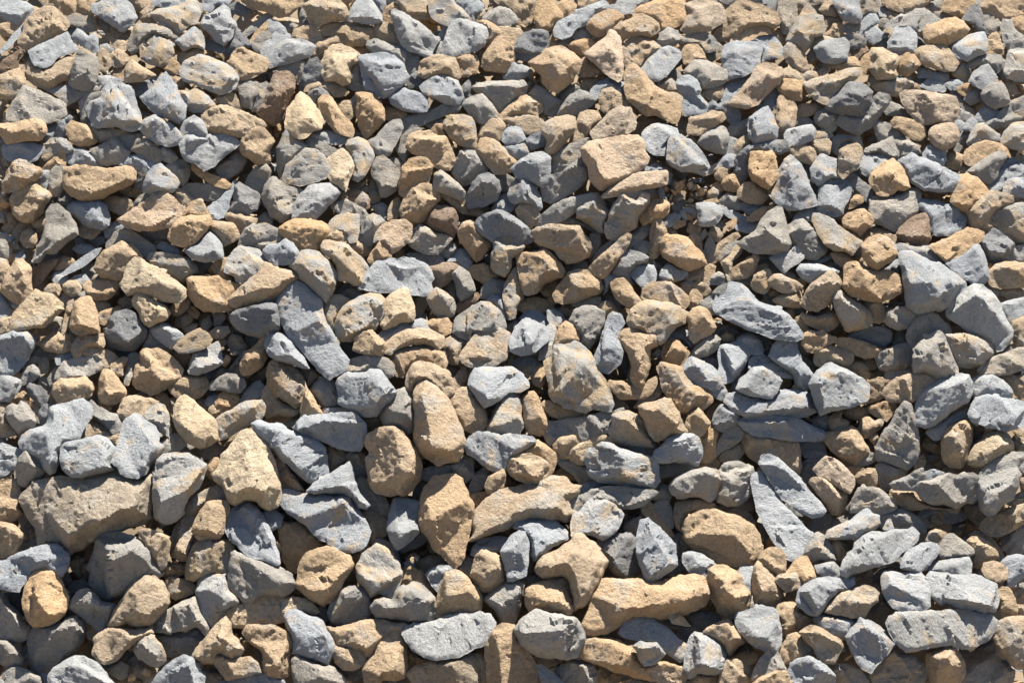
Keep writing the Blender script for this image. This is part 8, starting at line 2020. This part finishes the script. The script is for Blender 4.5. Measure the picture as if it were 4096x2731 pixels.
def pebble_shapes(level, count, seed):
    out = []
    for k in range(count):
        rs = np.random.RandomState(seed + k)
        bm = bmesh.new()
        bmesh.ops.create_icosphere(bm, subdivisions=level, radius=1.0)
        V = np.array([v.co[:] for v in bm.verts])
        F = np.array([[v.index for v in f.verts] for f in bm.faces])
        bm.free()
        for _ in range(9):                                  # broken faces
            n = rs.normal(size=3)
            n /= np.linalg.norm(n)
            dd = rs.uniform(0.38, 0.75)
            t = V @ n
            V = V - np.where(t > dd, t - dd, 0)[:, None] * n[None]
        V = V + normals(V, F) * (0.035 * fbm(V * 2.0 + k * 5.0, 2))[:, None]
        V = V * np.array([1.0, rs.uniform(0.5, 0.95), rs.uniform(0.28, 0.75)])
        out.append((V, F))
    return out


SH1 = pebble_shapes(2, 14, 11)
SH2 = pebble_shapes(2, 16, 80)
KEYS = list("lllnnnnddmmmtttttttttotccpb")
polys = []
for line in DATA:
    tok = line.partition(";")[0].split()
    polys.append(np.cumsum(np.array([float(t) for t in tok[3:]]).reshape(-1, 2), 0))
CELL = 8
mw, mh = 2048 // CELL, 1366 // CELL
cover = np.zeros((mh + 1, mw + 1), bool)
for P in polys:
    x0, y0 = np.maximum((P.min(0) // CELL).astype(int), 0)
    x1, y1 = np.minimum((P.max(0) // CELL).astype(int) + 1, [mw, mh])
    if x1 < x0 or y1 < y0:
        continue
    X, Y = np.meshgrid(np.arange(x0, x1 + 1), np.arange(y0, y1 + 1))
    m = inside(P, np.column_stack([(X.ravel() + 0.5) * CELL, (Y.ravel() + 0.5) * CELL])).reshape(X.shape)
    cover[y0:y1 + 1, x0:x1 + 1] |= m
dist = np.where(cover, 0, 99)
for _ in range(8):                                          # how far a gap reaches from the nearest big rock, in cells
    p = np.pad(dist, 1, constant_values=99)
    dist = np.minimum(dist, np.minimum(np.minimum(p[:-2, 1:-1], p[2:, 1:-1]), np.minimum(p[1:-1, :-2], p[1:-1, 2:])) + 1)


def project(p):
    r = p - CAM
    d = r @ FWD
    return 1024.0 + (r @ RGT) / d / TAN * 1024.0, 682.75 - (r @ UPV) / d / TAN * 1024.0


SL = np.array([0.0, math.cos(SLOPE), math.sin(SLOPE)])
rs = np.random.RandomState(5)


def stone_at(shape, pos, size, rs, key):
    V0, F = shape
    Rm = random_rotation(rs)
    V = (V0 * size) @ Rm.T
    base, stain, _, mat = KIND[key]
    colr = np.array(base) * rs.uniform(0.85, 1.15) * (1.0 + np.array([0.04, 0, -0.05]) * rs.uniform(-1, 1))
    return V + pos, F, mat, colr, max(0.0, stain + rs.uniform(-.15, .15)), V0 * size + rs.uniform(-40, 40, 3)


fill, outer = [], []
s = -1.25
while s < 1.9:
    x = -1.75
    while x < 1.75:
        p = SL * (s + rs.uniform(-.02, .02)) + RGT * (x + rs.uniform(-.02, .02))
        u, v = project(p)
        for ux, vy, rr, aa in RELIEF:
            p = p + FWD * aa * math.exp(-((u - ux) ** 2 + (v - vy) ** 2) / (rr * rr))
        x += 0.040
        if not (-20 < u < 2068 and -20 < v < 1386):
            continue
        d = dist[min(max(int(v // CELL), 0), mh), min(max(int(u // CELL), 0), mw)]
        reps = 1 if d == 0 else (5 if d > 1 else 3)
        for _ in range(reps):
            pp = p + RGT * rs.uniform(-.02, .02) + SL * rs.uniform(-.02, .02)
            if d == 0:
                dep, size = rs.uniform(0.075, 0.11), rs.uniform(0.022, 0.036)
            else:
                dep, size = rs.uniform(0.055, 0.10) - 0.020 * min(d, 4), rs.choice([rs.uniform(0.005, 0.012), rs.uniform(0.010, 0.024)])
            fill.append(stone_at(SH1[rs.randint(len(SH1))], pp - NSL * dep, size, rs, KEYS[rs.randint(len(KEYS))]))
    s += 0.034
o = join_stuff("pebbles", fill, False)
o["label"] = "small pebbles and chips filling the gaps of the pile"
o["category"] = "pebbles"

s = -1.35
while s < 4.3:
    x = -3.2
    while x < 3.2:
        p = SL * (s + rs.uniform(-.03, .03)) + RGT * (x + rs.uniform(-.03, .03))
        x += 0.088
        u, v = project(p)
        if -25 < u < 2073 and -25 < v < 1391:
            continue
        gz = pile_height(p[0], p[1])
        p = np.array([p[0], p[1], min(p[2], gz + 0.10)])
        size = rs.uniform(0.040, 0.085)
        dep = rs.uniform(0.02, 0.06)
        if u > -25 - 60 and u < 2073 + 60 and v < 1391 + 70:
            dep += 0.02
        outer.append(stone_at(SH2[rs.randint(len(SH2))], p - NSL * dep, size, rs, KEYS[rs.randint(len(KEYS))]))
    s += 0.082
o = join_stuff("outlying_stones", outer, True)
o["label"] = "further broken stones of the same pile around the view"
o["category"] = "stones"
